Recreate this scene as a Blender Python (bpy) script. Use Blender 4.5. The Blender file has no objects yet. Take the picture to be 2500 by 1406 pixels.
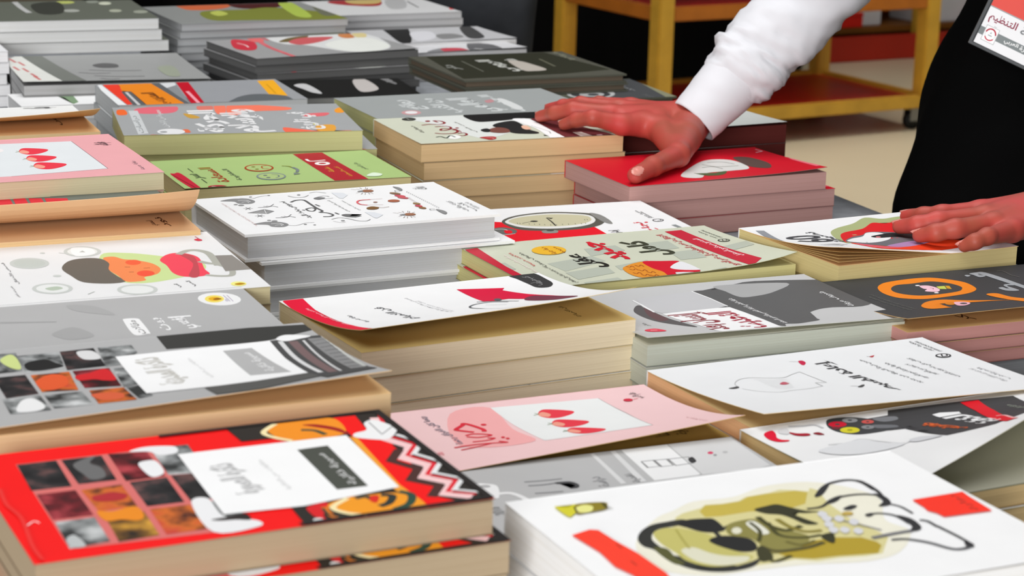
import bpy, bmesh, math, random, unicodedata
import numpy as np
from mathutils import Vector, Matrix

sc = bpy.context.scene
COL = sc.collection
TAB = 0.75                      # height of the table top, metres

# ------------------------------------------------------------------ camera
YAW, PITCH, ROLL, FPX, CAMH = math.radians(23.626), math.radians(14.561), math.radians(1.492), 5200.0, 46.88
cy_, sy_, cp_, sp_ = math.cos(YAW), math.sin(YAW), math.cos(PITCH), math.sin(PITCH)
FW = Vector((sy_*cp_, cy_*cp_, -sp_)); RT = Vector((cy_, -sy_, 0)); UP = RT.cross(FW)
cr_, sr_ = math.cos(ROLL), math.sin(ROLL)
RT, UP = RT*cr_ + UP*sr_, UP*cr_ - RT*sr_
cam = bpy.data.cameras.new('camera'); camo = bpy.data.objects.new('camera', cam); COL.objects.link(camo)
M = Matrix((RT, UP, -FW)).transposed().to_4x4(); M.translation = Vector((0, 0, TAB + CAMH/100))
camo.matrix_world = M
cam.sensor_width = 36; cam.lens = 36*FPX/2500; cam.clip_start = .05; cam.clip_end = 60
cam.dof.use_dof = True; cam.dof.focus_distance = 1.70; cam.dof.aperture_fstop = 17
sc.camera = camo

# ------------------------------------------------------------------ light and exposure
sc.view_settings.view_transform = 'Standard'; sc.view_settings.look = 'None'
sc.view_settings.gamma = 1; sc.view_settings.use_curve_mapping = False
sc.view_settings.exposure = 0.0
w = bpy.data.worlds.new('hall'); sc.world = w; w.use_nodes = True
w.node_tree.nodes['Background'].inputs[0].default_value = (1, 1, 1, 1)
w.node_tree.nodes['Background'].inputs[1].default_value = .07
def area(name, loc, target, sx, sy, power, spread=180):
    L = bpy.data.lights.new(name, 'AREA'); L.shape = 'RECTANGLE'; L.size = sx; L.size_y = sy; L.energy = power
    L.spread = math.radians(spread)
    o = bpy.data.objects.new(name, L); COL.objects.link(o); o.location = loc
    o.rotation_euler = (Vector(target)-Vector(loc)).to_track_quat('-Z', 'Y').to_euler()
    return o
area('ceiling_light_front', (-.6, .3, 3.0), (.5, 1.5, .8), 2.2, 1.4, 33)
area('front_left_fill', (-3.4, -4.2, 2.0), (.6, 1.6, .78), 3.0, 2.2, 470)  # unseen source, added at the front left to brighten the upright page edges
area('ceiling_light_middle', (.9, 2.4, 3.1), (.8, 2.3, .8), 2.4, 1.2, 50)
area('ceiling_light_far', (3.4, 5.2, 3.1), (3.4, 5.2, 0), 3.0, 2.0, 34, 100)

# ------------------------------------------------------------------ helpers
def lin(h):
    out = []
    for i in (0, 2, 4):
        c = int(h[i:i+2], 16)/255
        out.append(c/12.92 if c <= .04045 else ((c+.055)/1.055)**2.4)
    return (*out, 1)
MATS = {}
def base_mat(key, rough=.4, spec=.12):
    m = bpy.data.materials.new(key); m.use_nodes = True
    b = m.node_tree.nodes['Principled BSDF']
    b.inputs['Roughness'].default_value = rough; b.inputs['Specular IOR Level'].default_value = spec
    return m, b, m.node_tree.nodes, m.node_tree.links
def ink(h, rough=.5):
    k = 'ink_'+h+str(rough)
    if k in MATS: return MATS[k]
    if h.startswith('@'):
        m, b, n, l = base_mat(k, rough)
        pal = {'@ph_dark': ('141416', '2c2a2b', '6a4a48'), '@ph_red': ('2a1012', '6a1820', 'b04048'), '@ph_grey': ('303232', '8f9292', 'd2d4d4'),
               '@ph_orange': ('40201a', 'd06a28', 'c83c34'), '@ph_ochre': ('2a2018', '7a5420', 'd09a38')}[h]
        tc = n.new('ShaderNodeTexCoord'); no = n.new('ShaderNodeTexNoise'); r = n.new('ShaderNodeValToRGB')
        no.inputs['Scale'].default_value = 55; no.inputs['Detail'].default_value = 3
        l.new(tc.outputs['Object'], no.inputs['Vector']); l.new(no.outputs['Fac'], r.inputs[0]); l.new(r.outputs[0], b.inputs['Base Color'])
        r.color_ramp.elements[0].position = .38; r.color_ramp.elements[0].color = lin(pal[0])
        r.color_ramp.elements[1].position = .68; r.color_ramp.elements[1].color = lin(pal[2])
        e = r.color_ramp.elements.new(.52); e.color = lin(pal[1])
    else:
        m, b, n, l = base_mat(k, rough)
        tc = n.new('ShaderNodeTexCoord'); no = n.new('ShaderNodeTexNoise'); mx = n.new('ShaderNodeMixRGB')
        no.inputs['Scale'].default_value = 30; c = lin(h)
        l.new(tc.outputs['Object'], no.inputs['Vector']); l.new(no.outputs['Fac'], mx.inputs[0])
        mx.inputs[1].default_value = (c[0]*.96, c[1]*.96, c[2]*.96, 1); mx.inputs[2].default_value = (min(1, c[0]*1.03), min(1, c[1]*1.03), min(1, c[2]*1.03), 1)
        l.new(mx.outputs[0], b.inputs['Base Color'])
    MATS[k] = m; return m
def paper(h):
    """cut page edges: fine lines along the sheets"""
    k = 'pages_'+h
    if k in MATS: return MATS[k]
    m, b, n, l = base_mat(k, .75, .15)
    tc = n.new('ShaderNodeTexCoord'); mp = n.new('ShaderNodeMapping'); no = n.new('ShaderNodeTexNoise'); r = n.new('ShaderNodeValToRGB'); bp = n.new('ShaderNodeBump')
    mp.inputs['Scale'].default_value = (3, 3, 1100); no.inputs['Scale'].default_value = 1.6; no.inputs['Detail'].default_value = 4
    l.new(tc.outputs['Object'], mp.inputs[0]); l.new(mp.outputs[0], no.inputs['Vector']); l.new(no.outputs['Fac'], r.inputs[0]); l.new(r.outputs[0], b.inputs['Base Color'])
    c = lin(h)
    r.color_ramp.elements[0].position = .3; r.color_ramp.elements[0].color = (c[0]*.9, c[1]*.88, c[2]*.85, 1)
    r.color_ramp.elements[1].position = .6; r.color_ramp.elements[1].color = c
    bp.inputs['Strength'].default_value = .25; bp.inputs['Distance'].default_value = .0004
    l.new(no.outputs['Fac'], bp.inputs['Height']); l.new(bp.outputs[0], b.inputs['Normal'])
    MATS[k] = m; return m
def plain(key, h, rough=.6, spec=.3, noise=0, scale=20, metal=0):
    if key in MATS: return MATS[key]
    m, b, n, l = base_mat(key, rough, spec); c = lin(h); b.inputs['Metallic'].default_value = metal
    tc = n.new('ShaderNodeTexCoord'); no = n.new('ShaderNodeTexNoise'); r = n.new('ShaderNodeValToRGB')
    no.inputs['Scale'].default_value = scale; no.inputs['Detail'].default_value = 5
    l.new(tc.outputs['Object'], no.inputs['Vector']); l.new(no.outputs['Fac'], r.inputs[0]); l.new(r.outputs[0], b.inputs['Base Color'])
    k = noise
    r.color_ramp.elements[0].position = .3; r.color_ramp.elements[0].color = (c[0]*(1-k), c[1]*(1-k), c[2]*(1-k), 1)
    r.color_ramp.elements[1].position = .7; r.color_ramp.elements[1].color = (min(1, c[0]*(1+k)), min(1, c[1]*(1+k)), min(1, c[2]*(1+k)), 1)
    MATS[key] = m; return m
def mesh_obj(name, bm, mats, parent=None, smooth=False):
    me = bpy.data.meshes.new(name); bm.to_mesh(me); bm.free()
    for m in mats: me.materials.append(m)
    if smooth:
        for p in me.polygons: p.use_smooth = True
    o = bpy.data.objects.new(name, me); COL.objects.link(o)
    if parent: o.parent = parent
    return o
def empty(name, loc, rz, label, cat, group=None):
    o = bpy.data.objects.new(name, None); COL.objects.link(o); o.location = loc; o.rotation_euler = (0, 0, rz)
    o.empty_display_size = .05; o['label'] = label; o['category'] = cat
    if group: o['group'] = group
    return o
def tag(o, label, cat, group=None):
    o['label'] = label; o['category'] = cat
    if group: o['group'] = group
    return o
def box(bm, x0, x1, y0, y1, z0, z1, mi=0):
    v = [bm.verts.new(p) for p in ((x0,y0,z0),(x1,y0,z0),(x1,y1,z0),(x0,y1,z0),(x0,y0,z1),(x1,y0,z1),(x1,y1,z1),(x0,y1,z1))]
    fs = []
    for q in ((0,3,2,1),(4,5,6,7),(0,1,5,4),(1,2,6,5),(2,3,7,6),(3,0,4,7)):
        f = bm.faces.new([v[i] for i in q]); f.material_index = mi; fs.append(f)
    return fs
def bevel(bm, w, seg=2):
    bmesh.ops.bevel(bm, geom=bm.edges[:], offset=w, segments=seg, affect='EDGES', clamp_overlap=True)

# ------------------------------------------------------------------ lettering (joined Arabic forms, right to left)
FORMS = {}
for cp in list(range(0xFE80, 0xFEFD)):
    d = unicodedata.decomposition(chr(cp)).split()
    if d and d[0] in ('<isolated>', '<initial>', '<medial>', '<final>'):
        FORMS.setdefault(tuple(int(x, 16) for x in d[1:]), {})[d[0][1:-1]] = chr(cp)
def shape(s):
    cs = []
    i = 0
    while i < len(s):
        if s[i] == '\u0644' and i+1 < len(s) and s[i+1] in '\u0627\u0623\u0625\u0622': cs.append((0x644, ord(s[i+1]))); i += 2
        else: cs.append((ord(s[i]),)); i += 1
    out = []
    for i, c in enumerate(cs):
        f = FORMS.get(c)
        if not f: out.append(''.join(chr(x) for x in c)); continue
        pj = i > 0 and 'initial' in FORMS.get(cs[i-1], {})
        nj = i+1 < len(cs) and 'final' in FORMS.get(cs[i+1], {}) and 'initial' in f
        k = 'medial' if pj and nj else 'final' if pj else 'initial' if nj else 'isolated'
        out.append(f.get(k) or f.get('isolated'))
    return ''.join(reversed(out)) if any(ord(ch) > 0x600 for ch in s) else s
TXT = {}
def glyphs(s, wt=.016):
    key = (s, wt)
    if key in TXT: return TXT[key]
    c = bpy.data.curves.new('lettering', 'FONT'); c.body = shape(s); c.size = 1; c.resolution_u = 3; c.offset = wt
    o = bpy.data.objects.new('lettering', c); COL.objects.link(o)
    dg = bpy.context.evaluated_depsgraph_get(); e = o.evaluated_get(dg); me = e.to_mesh()
    vs = [(v.co.x, v.co.y) for v in me.vertices]; fs = [tuple(p.vertices) for p in me.polygons]
    e.to_mesh_clear(); bpy.data.objects.remove(o); bpy.data.curves.remove(c)
    x0 = min(v[0] for v in vs); x1 = max(v[0] for v in vs); y0 = min(v[1] for v in vs); y1 = max(v[1] for v in vs)
    vs = [((x-x0)/(x1-x0), (y-y0)/(y1-y0)) for x, y in vs]
    TXT[key] = (vs, fs); return TXT[key]

# ------------------------------------------------------------------ printed artwork on a sheet
def catmull(p, closed, n=5):
    N = len(p); out = []
    rng = range(N) if closed else range(N-1)
    for i in rng:
        g = (lambda k: p[k % N]) if closed else (lambda k: p[min(max(k, 0), N-1)])
        a, b, c, d = g(i-1), g(i), g(i+1), g(i+2)
        for j in range(n):
            t = j/n
            out.append(tuple(.5*((2*b[k]) + (-a[k]+c[k])*t + (2*a[k]-5*b[k]+4*c[k]-d[k])*t*t + (-a[k]+3*b[k]-3*c[k]+d[k])*t**3) for k in (0, 1)))
    if not closed: out.append(p[-1])
    return out
def ribbon(p, wd):
    """a stroke as quads, one per segment, with mitred joints"""
    q = []
    for i, (x, y) in enumerate(p):
        a = p[max(i-1, 0)]; b = p[min(i+1, len(p)-1)]
        dx, dy = b[0]-a[0], b[1]-a[1]; L = math.hypot(dx, dy) or 1
        nx, ny = -dy/L*wd/2, dx/L*wd/2
        if 0 < i < len(p)-1:
            e = (x-a[0], y-a[1]); l2 = math.hypot(*e) or 1
            cs = max(.45, abs((e[0]*dx+e[1]*dy)/(l2*L))); nx /= cs; ny /= cs
        q.append(((x+nx, y+ny), (x-nx, y-ny)))
    return [[q[i][0], q[i][1], q[i+1][1], q[i+1][0]] for i in range(len(q)-1)]
def lift_of(L, u, v, l, d):
    hl, hr, pw, hc = L
    s = min(1., max(0., 1-v/d)); t = u/l
    return max(0, hl+(hr-hl)*t)*s**pw + hc*max(0, t)**6*s*s
def clip(poly, l, d):
    def cut(p, f, g):
        o = []
        for i in range(len(p)):
            a, b = p[i], p[(i+1) % len(p)]
            fa, fb = f(a), f(b)
            if fa >= 0: o.append(a)
            if (fa >= 0) != (fb >= 0):
                t = fa/(fa-fb); o.append((a[0]+(b[0]-a[0])*t, a[1]+(b[1]-a[1])*t))
        return o
    e = .0
    for f in (lambda q: q[0]-e, lambda q: l-e-q[0], lambda q: q[1]-e, lambda q: d-e-q[1]):
        poly = cut(poly, f, None)
        if len(poly) < 3: return []
    return poly
class Sheet:
    """one printed sheet (a cover, a title page) of l x d cm with its near edge lifting; origin at the sheet's centre"""
    def __init__(s, l, d, L, thick=.035):
        s.l, s.d, s.L, s.th = l, d, L, thick; s.bm = bmesh.new(); s.mats = []; s.lay = 0
        s.flat = max(map(abs, (L[0], L[1], L[3]))) < .01
    def off(s): return .003 + s.lay*.0005 if s.flat else .012 + s.lay*.0012
    def mi(s, m):
        if m not in s.mats: s.mats.append(m)
        return s.mats.index(m)
    def pos(s, u, v, off=0):
        h = 0
        if not s.flat:                                 # faceted like the sheet itself, so that print lies on it
            i = min(max(int(u/s.l*18), 0), 17); j = min(max(int(v/s.d*22), 0), 21); f, g = u/s.l*18-i, v/s.d*22-j
            q = [[lift_of(s.L, s.l*(i+a)/18, s.d*(j+b)/22, s.l, s.d) for b in (0, 1)] for a in (0, 1)]
            h = (q[0][0]*(1-g)+q[0][1]*g)*(1-f)+(q[1][0]*(1-g)+q[1][1]*g)*f   # a lifting sheet keeps its length: its edge draws back
        return ((u-s.l/2)/100, (v-s.d/2+.67*h*h/s.d)/100, (h+off)/100)
    def body(s, top, under):
        a, b = s.mi(top), s.mi(under); nu, nv = (2, 2) if s.flat else (18, 22); g = {}
        for k, off in ((0, 0), (1, -s.th)):
            for i in range(nu+1):
                for j in range(nv+1): g[k, i, j] = s.bm.verts.new(s.pos(s.l*i/nu, s.d*j/nv, off))
        def f(q, m): s.bm.faces.new(q).material_index = m
        for i in range(nu):
            for j in range(nv):
                f([g[0,i,j], g[0,i+1,j], g[0,i+1,j+1], g[0,i,j+1]], a); f([g[1,i,j], g[1,i,j+1], g[1,i+1,j+1], g[1,i+1,j]], b)
        for i in range(nu): f([g[0,i,0], g[1,i,0], g[1,i+1,0], g[0,i+1,0]], b); f([g[0,i,nv], g[0,i+1,nv], g[1,i+1,nv], g[1,i,nv]], b)
        for j in range(nv): f([g[0,0,j], g[0,0,j+1], g[1,0,j+1], g[1,0,j]], b); f([g[0,nu,j], g[1,nu,j], g[1,nu,j+1], g[0,nu,j+1]], b)
    def add(s, polys, m):
        s.lay += 1; off = s.off(); k = s.mi(m); t = bmesh.new()
        for p in polys:
            p = clip(p, s.l, s.d)
            q = []
            for c in p:
                if not q or abs(c[0]-q[-1][0])+abs(c[1]-q[-1][1]) > 1e-3: q.append(c)
            if len(q) > 2 and abs(q[0][0]-q[-1][0])+abs(q[0][1]-q[-1][1]) < 1e-3: q.pop()
            if len(q) < 3: continue
            ar = sum(q[i][0]*q[(i+1) % len(q)][1]-q[(i+1) % len(q)][0]*q[i][1] for i in range(len(q)))
            if abs(ar) < 1e-4: continue
            if ar < 0: q.reverse()
            try: t.faces.new([t.verts.new((x, y, 0)) for x, y in q])
            except ValueError: pass
        big = [f for f in t.faces if len(f.verts) > 4]
        if big: bmesh.ops.triangulate(t, faces=big)
        if not s.flat:
            for i in range(1, 22):
                v = s.d*i/22
                bmesh.ops.bisect_plane(t, geom=t.verts[:]+t.edges[:]+t.faces[:], plane_co=(0, v, 0), plane_no=(0, 1, 0))
            for i in range(1, 18):
                bmesh.ops.bisect_plane(t, geom=t.verts[:]+t.edges[:]+t.faces[:], plane_co=(s.l*i/18, 0, 0), plane_no=(1, 0, 0))
        mp = {v: s.bm.verts.new(s.pos(v.co.x, v.co.y, off)) for v in t.verts}
        for f in t.faces:
            try: s.bm.faces.new([mp[v] for v in f.verts]).material_index = k
            except ValueError: pass
        t.free()
    def text(s, m, txt, u0, u1, vn, vf):
        s.lay += 1; off = s.off(); k = s.mi(m); vs, fs = glyphs(txt, .042 if abs(u1-u0) > 1.3 and ord(txt[0]) > 0x600 else .02)
        mp = [s.bm.verts.new(s.pos(min(max(u1+y*(u0-u1), .02), s.l-.02), min(max(vn+x*(vf-vn), .02), s.d-.02), off)) for x, y in vs]
        for f in fs:
            try: s.bm.faces.new([mp[i] for i in f]).material_index = k
            except ValueError: pass
    def draw(s, els):
        for e in els:
            if e[0] == 't': s.text(ink(e[1]), *e[2:]); continue
            f = e[-1]; pts = [(f[i], f[i+1]) for i in range(0, len(f), 2)]
            if e[0] == 'p': s.add([pts], ink(e[1]))
            elif e[0] == 'b': s.add([catmull(pts, True)], ink(e[1]))
            elif e[0] == 's': s.add(ribbon(catmull(pts, False), e[2]), ink(e[1]))
            elif e[0] == 'l': s.add(ribbon(pts, e[2]), ink(e[1]))

PILES={
 'D':dict(r=(26.282, 93.8, 0.033, 21.699, 14.704, 12.0, 7.0, 0.0),look=('f20808', 'aa977c', None),lift=(0, 0.1, 2, 0),kind='paperback', short='the red photo-grid paperback', label='red paperback with a photo grid and white title panel, top of the nearest left pile', group='red photo-grid paperbacks'),
 'M':dict(r=(26.507, 111.538, 0.02, 24.0, 15.0, 12.0, 7.0, 0.0),look=('b0b0b0', 'd8bc90', 'e2c08c'),lift=(0.3, 1.25, 2.5, 0),kind='paperback', short='the grey photo-grid paperback', label='grey paperback with a photo grid and its cover lifting, behind the red photo-grid book', group='grey photo-grid paperbacks'),
 'N':dict(r=(27.112, 128.652, -0.01, 24.0, 13.5, 10.2, 6.0, 0.0),look=('b2b2b2', 'c8b4a4', None),lift=(0, 0, 2, 0),kind='paperback', short='the grey book with an oval sticker', label='plain grey paperback with a white oval and white title, behind the grey photo-grid book', group='grey paperbacks with a white oval'),
 'P':dict(r=(29.227, 143.507, -0.01, 24.0, 16.976, 10.2, 8.0, 0.0),look=('e6e6e6', 'ccc49c', None),lift=(0, 0, 2, 0),kind='paperback', short='the cartoon-child book', label="white paperback with a cartoon child's head lying sideways and pale round icons", group='cartoon-child paperbacks'),
 'T':dict(r=(28.817, 158.483, -0.02, 24.0, 14.5, 10.6, 5.0, 0.0),look=('6a7068', 'd0ae80', 'dcb48a'),lift=(2.6, 2.8, 5, 0.2),kind='paperback', short='the book with the curled-up tan cover', label='paperback with its cover curled up showing the tan inside and a tan title page', group='curled-cover paperbacks'),
 'I':dict(r=(29.411, 174.283, 0.031, 24.0, 17.537, 12.0, 8.0, 0.0),look=('e8a8ac', 'd6cba8', None),lift=(0, 0, 2, 0),kind='paperback', short='the farther strawberry book', label='pink paperback with three strawberries on a grey panel, at the left edge', group='farther strawberry paperbacks'),
 'Z':dict(r=(33.536, 208.603, -0.03, 22.0, 15.0, 9.0, 5.0, 0.0),look=('ececea', 'e4c898', 'ecc08a'),lift=(1.3, 2.0, 3, 0.2),kind='paperback', short='the cream book at the far left', label='cream paperback with a lifted white cover at the left edge, behind the farther strawberry book', group='cream paperbacks at the left edge'),
 'J':dict(r=(59.748, 208.347, -0.154, 23.656, 15.844, 8.2, 4.0, 0.0),look=('a2a4a5', 'cac690', None),lift=(0, 0, 2, 0),kind='paperback', short='the grey and orange book', label='grey paperback with large white lettering and orange paint strokes, behind the green book', group='grey and orange paperbacks'),
 'L':dict(r=(58.751, 189.891, -0.013, 21.642, 13.672, 6.6, 4.0, 0.0),look=('aac47e', 'd2c490', None),lift=(0.15, 0.05, 2, 0),kind='paperback', short='the green smiley book', label='green paperback with two round smiley faces and a dark red band', group='green smiley paperbacks'),
 'A':dict(r=(55.82, 162.212, 0.047, 21.911, 13.3, 9.0, 4.0, 0.0),look=('ededed', 'c6c7ca', None),lift=(0, 0, 2, 0),kind='hardcover_book', short='the white doodle hardcover', label='white hardcover book with grey and red doodles and grey hand lettering', group='white doodle hardcovers'),
 'Q':dict(r=(54.495, 134.192, 0.089, 21.12, 14.073, 7.6, 4.0, 0.0),look=('f4f4f4', 'ecdcbc', 'dcc07c'),lift=(1.5, 2.0, 2.2, 0.25),kind='paperback', short='the white and red bicycle book', label='white paperback with a red left stripe and red shape, its cover lifting off the pages', group='white paperbacks with a red stripe'),
 'F':dict(r=(50.857, 111.839, 0.02, 21.5, 13.0, 6.0, 4.0, 0.0),look=('f2cccd', 'dcc08a', 'c8a456'),lift=(0.5, 1.75, 2.2, 0.1),kind='paperback', short='the nearer strawberry book', label='pink paperback with three strawberries on a white panel, right behind the red photo-grid pile', group='nearer strawberry paperbacks'),
 'g':dict(r=(49.26, 98.837, 0.0, 23.0, 13.5, 6.6, 4.0, 0.0),look=('bcbcbc', 'd8d0c0', None),lift=(0, 0, 2, 0),kind='paperback', short='the pale grey box-sketch book', label='pale grey paperback with sketched boxes, half hidden behind the large white portrait book', group='pale grey paperbacks'),
 'E':dict(r=(51.422, 83.552, 0.018, 22.796, 16.0, 10.0, 4.0, 0.0),look=('f2f2f2', 'ececec', None),lift=(0, 0.1, 2, 0),kind='paperback', short='the portrait book', label='large white paperback with an olive portrait in sunglasses and two orange tags, nearest right', group='white portrait paperbacks'),
 'K':dict(r=(73.452, 100.397, 0.067, 21.813, 14.5, 6.5, 5.0, 0.0),look=('eeeeee', 'e2c48e', 'b4b08c'),lift=(0.5, 7.4, 2.2, 0.0),kind='paperback', short='the gear-head book', label='white and charcoal paperback with a head full of coloured gears and a red smile', group='gear-head paperbacks'),
 'G':dict(r=(74.349, 114.126, 0.049, 22.496, 14.3, 6.2, 5.0, 0.0),look=('eaebec', 'f0bc8c', 'e4c890'),lift=(1.3, 0.5, 1.6, 0),kind='paperback', short='the white heart-sketch book', label='white paperback with a thin sketched shape, small red hearts and a black title', group='white heart-sketch paperbacks'),
 'R':dict(r=(75.883, 132.974, -0.007, 21.019, 14.5, 6.3, 4.0, 0.0),look=('c4c4c4', 'c4c8ba', 'cfd0c2'),lift=(0.6, 0.3, 2.5, 0),kind='paperback', short='the grey torn-paper book', label='grey paperback with a torn white strip carrying dark red lettering', group='grey torn-paper paperbacks'),
 'S':dict(r=(96.15, 130.911, 0.0, 22.0, 14.5, 6.1, 3.0, 3.1),look=('3e4042', 'c8908a', 'd8b078'),lift=(1.0, 1.1, 2.5, 0),kind='paperback', short='the charcoal book with orange rings', label='charcoal paperback with big orange rings and grey lettering at the right edge', group='charcoal paperbacks with orange rings'),
 'C':dict(r=(75.488, 149.713, 0.04, 23.257, 14.514, 6.4, 5.0, 0.0),look=('cbceba', 'cfc78c', None),lift=(0.05, 0.1, 2, 0.9),kind='paperback', short='the sage book', label='sage paperback with red and black lettering, an orange and red ball and a red band', group='sage paperbacks with a red band'),
 'W':dict(r=(97.017, 146.238, 0.078, 18.178, 14.087, 7.2, 4.0, 0.0),look=('ececec', 'd2c088', 'e8c088'),lift=(1.5, -0.9, 2, 0),kind='paperback', short='the white book under the left hand', label='white paperback with red, green and grey rings, under the hand at the right edge', group='white paperbacks at the right edge'),
 'U':dict(r=(79.788, 171.176, -0.042, 22.0, 14.725, 4.0, 3.0, 0.0),look=('f0f0f0', 'd8d4c8', None),lift=(0, 0, 2, 0),kind='paperback', short='the pocket-watch book', label='red and white paperback with a pocket watch, half under the sage book', group='pocket-watch paperbacks'),
 'V':dict(r=(100.916, 185.517, 0.039, 22.493, 13.621, 5.4, 3.0, 0.0),look=('cc0c24', 'bc928c', None),lift=(0, 0.25, 2, 0.25),kind='paperback', short='the bright red book', label='bright red paperback under the thumb, top of the pile with pink page edges', group='bright red paperbacks'),
 'B':dict(r=(85.795, 201.029, -0.018, 22.18, 14.742, 7.4, 4.0, 0.0),look=('cdd0bd', 'd8b88a', None),lift=(0.1, 0, 2, 0),kind='paperback', short='the book under the right hand', label='pale green paperback with dark red script and black figures, under the fingers at the centre', group='pale green paperbacks'),
 'X':dict(r=(88.75, 217.483, 0.019, 25.585, 14.5, 7.0, 4.0, 0.0),look=('9da1a0', 'c4c288', None),lift=(0, 0, 2, 0),kind='paperback', short='the grey book behind the centre pile', label='plain grey paperback with pale lettering, directly behind the pile under the fingers', group='plain grey paperbacks'),
 'Y':dict(r=(64.196, 238.162, -0.039, 21.664, 14.5, 6.0, 3.0, 0.0),look=('9a9c9f', 'c4c6c6', None),lift=(0, 0, 2, 0),kind='paperback', short='the striped orange book', label='grey paperback with slanted orange, red and yellow stripes, behind the grey and orange book', group='orange-striped paperbacks'),
 'a':dict(r=(87.741, 253.747, -0.119, 16.0, 13.682, 3.0, 2.0, 0.0),look=('1c1c1b', '8a8a86', None),lift=(0, 0, 2, 0),kind='paperback', short='the black book', label='black paperback with small white lettering, lying flat in the shadow of the magazines', group='black paperbacks'),
 'c':dict(r=(112.251, 239.199, -0.033, 22.0, 13.978, 4.0, 2.0, 0.0),look=('57594c', '5f584a', None),lift=(0, 0, 2, 0),kind='hardcover_book', short='the dark book with a silver emblem', label='dark grey hardcover book with a round silver emblem, behind the wrist', group='dark silver-emblem hardcovers'),
 'b':dict(r=(107.694, 246.792, -0.005, 21.798, 19.566, 6.2, 2.0, 4.0),look=('54544a', '6a5e50', None),lift=(0, 0, 2, 0),kind='hardcover_book', short='the square olive book', label='square dark olive hardcover book with a paler border and grey lettering', group='square olive hardcovers'),
 'e':dict(r=(58.856, 264.208, -0.076, 22.52, 23.524, 5.0, 4.0, 0.0),look=('9a9b9a', 'a4a4a4', None),lift=(0.5, 0.3, 2, 0),kind='magazine', short='the red-lettered grey magazine', label='grey magazine with a pale strip of red lettering, at the back left', group='grey magazines at the back left'),
 'h':dict(r=(88.473, 271.122, 0.116, 23.344, 17.054, 6.0, 6.0, 0.0),look=('9b9b9b', '5e5e5e', None),lift=(0, 0.2, 2, 0),kind='magazine', short='the magazine with a red oval', label='grey magazine with a red oval mark and white figure, on the tall magazine pile', group='magazines with a red oval'),
 'd':dict(r=(108.875, 206.565, 0.02, 22.0, 13.5, 6.2, 3.0),look=('d4d8d4', '5a2420', None),lift=(0, 0.3, 2, 0),kind='paperback', short='the maroon-edged book', label='pale book with dark maroon page edges below the shirt cuff', group='maroon-edged books'),
 'z':dict(r=(50.299, 251.581, 0.0, 10.0, 9.0, 3.6, 2.0),look=('eeeeee', 'cccccc', None),lift=(0, 0, 2, 0),kind='paperback', short='the white book in the shade', label='white book with small red and green marks, in the gap below the grey magazine', group='white books in the shade'),
 'f':dict(r=(55.681, 287.673, -0.05, 28.0, 20.0, 9.4, 3.0, 5.0),look=('62665c', 'c9caca', None),lift=(0, 0, 2, 0),kind='magazine', short='the thick catalogue', label='thick white-edged catalogue with a dark olive picture cover, at the top left corner', group='thick catalogues'),
 'y':dict(r=(96.45, 130.911, 0.0, 22.0, 14.5, 3.1, 2.0),look=('8b8d90', '8d8f92', None),lift=(0, 0, 2, 0),kind='paperback', short='the plain grey book under the charcoal pile', label='plain grey wrapped book under the charcoal books with orange rings', group='plain grey books under the charcoal pile'),
 'm':dict(r=(84.733, 290.424, 0.04, 24.0, 19.0, 8.0, 8.0),look=('8a8c8a', 'a0a2a4', None),lift=(0, 0, 2, 0),kind='magazine', short='the flower magazine', label='magazine with an orange and green flower picture, at the top edge left of centre', group='flower magazines'),
 'n':dict(r=(110.453, 308.043, 0.03, 22.0, 17.0, 6.0, 6.0),look=('d6d6d6', 'b4b4b6', None),lift=(0, 0, 2, 0),kind='magazine', short='the white magazine with a red corner', label='white magazine with a red corner strip, farthest pile at the top edge', group='white magazines with a red corner'),
 'o':dict(r=(111.919, 287.576, 0.03, 21.0, 14.0, 4.4, 4.0),look=('c4c4c6', 'cfcfd0', None),lift=(0, 0.2, 2, 0),kind='magazine', short='the black and white photo magazine', label='magazine with a black and white photo, behind the red oval magazine', group='black and white photo magazines'),
 'q':dict(r=(111.134, 278.593, 0.02, 20.0, 9.6, 4.0, 4.0),look=('dcdcde', 'b8b8ba', None),lift=(0, 0.3, 2, 0),kind='magazine', short='the shiny white magazine', label='shiny white magazine with a red lipped face, behind the square olive book', group='shiny white magazines'),
 'w':dict(r=(37.845, 275.701, -0.02, 20.0, 15.0, 7.0, 5.0),look=('e4e4e6', 'dcdcde', None),lift=(0, 0, 2, 0),kind='paperback', short='the white stack at the left edge', label='white book cut off by the left edge, beside the grey magazine', group='white books at the left edge'),
}
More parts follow.
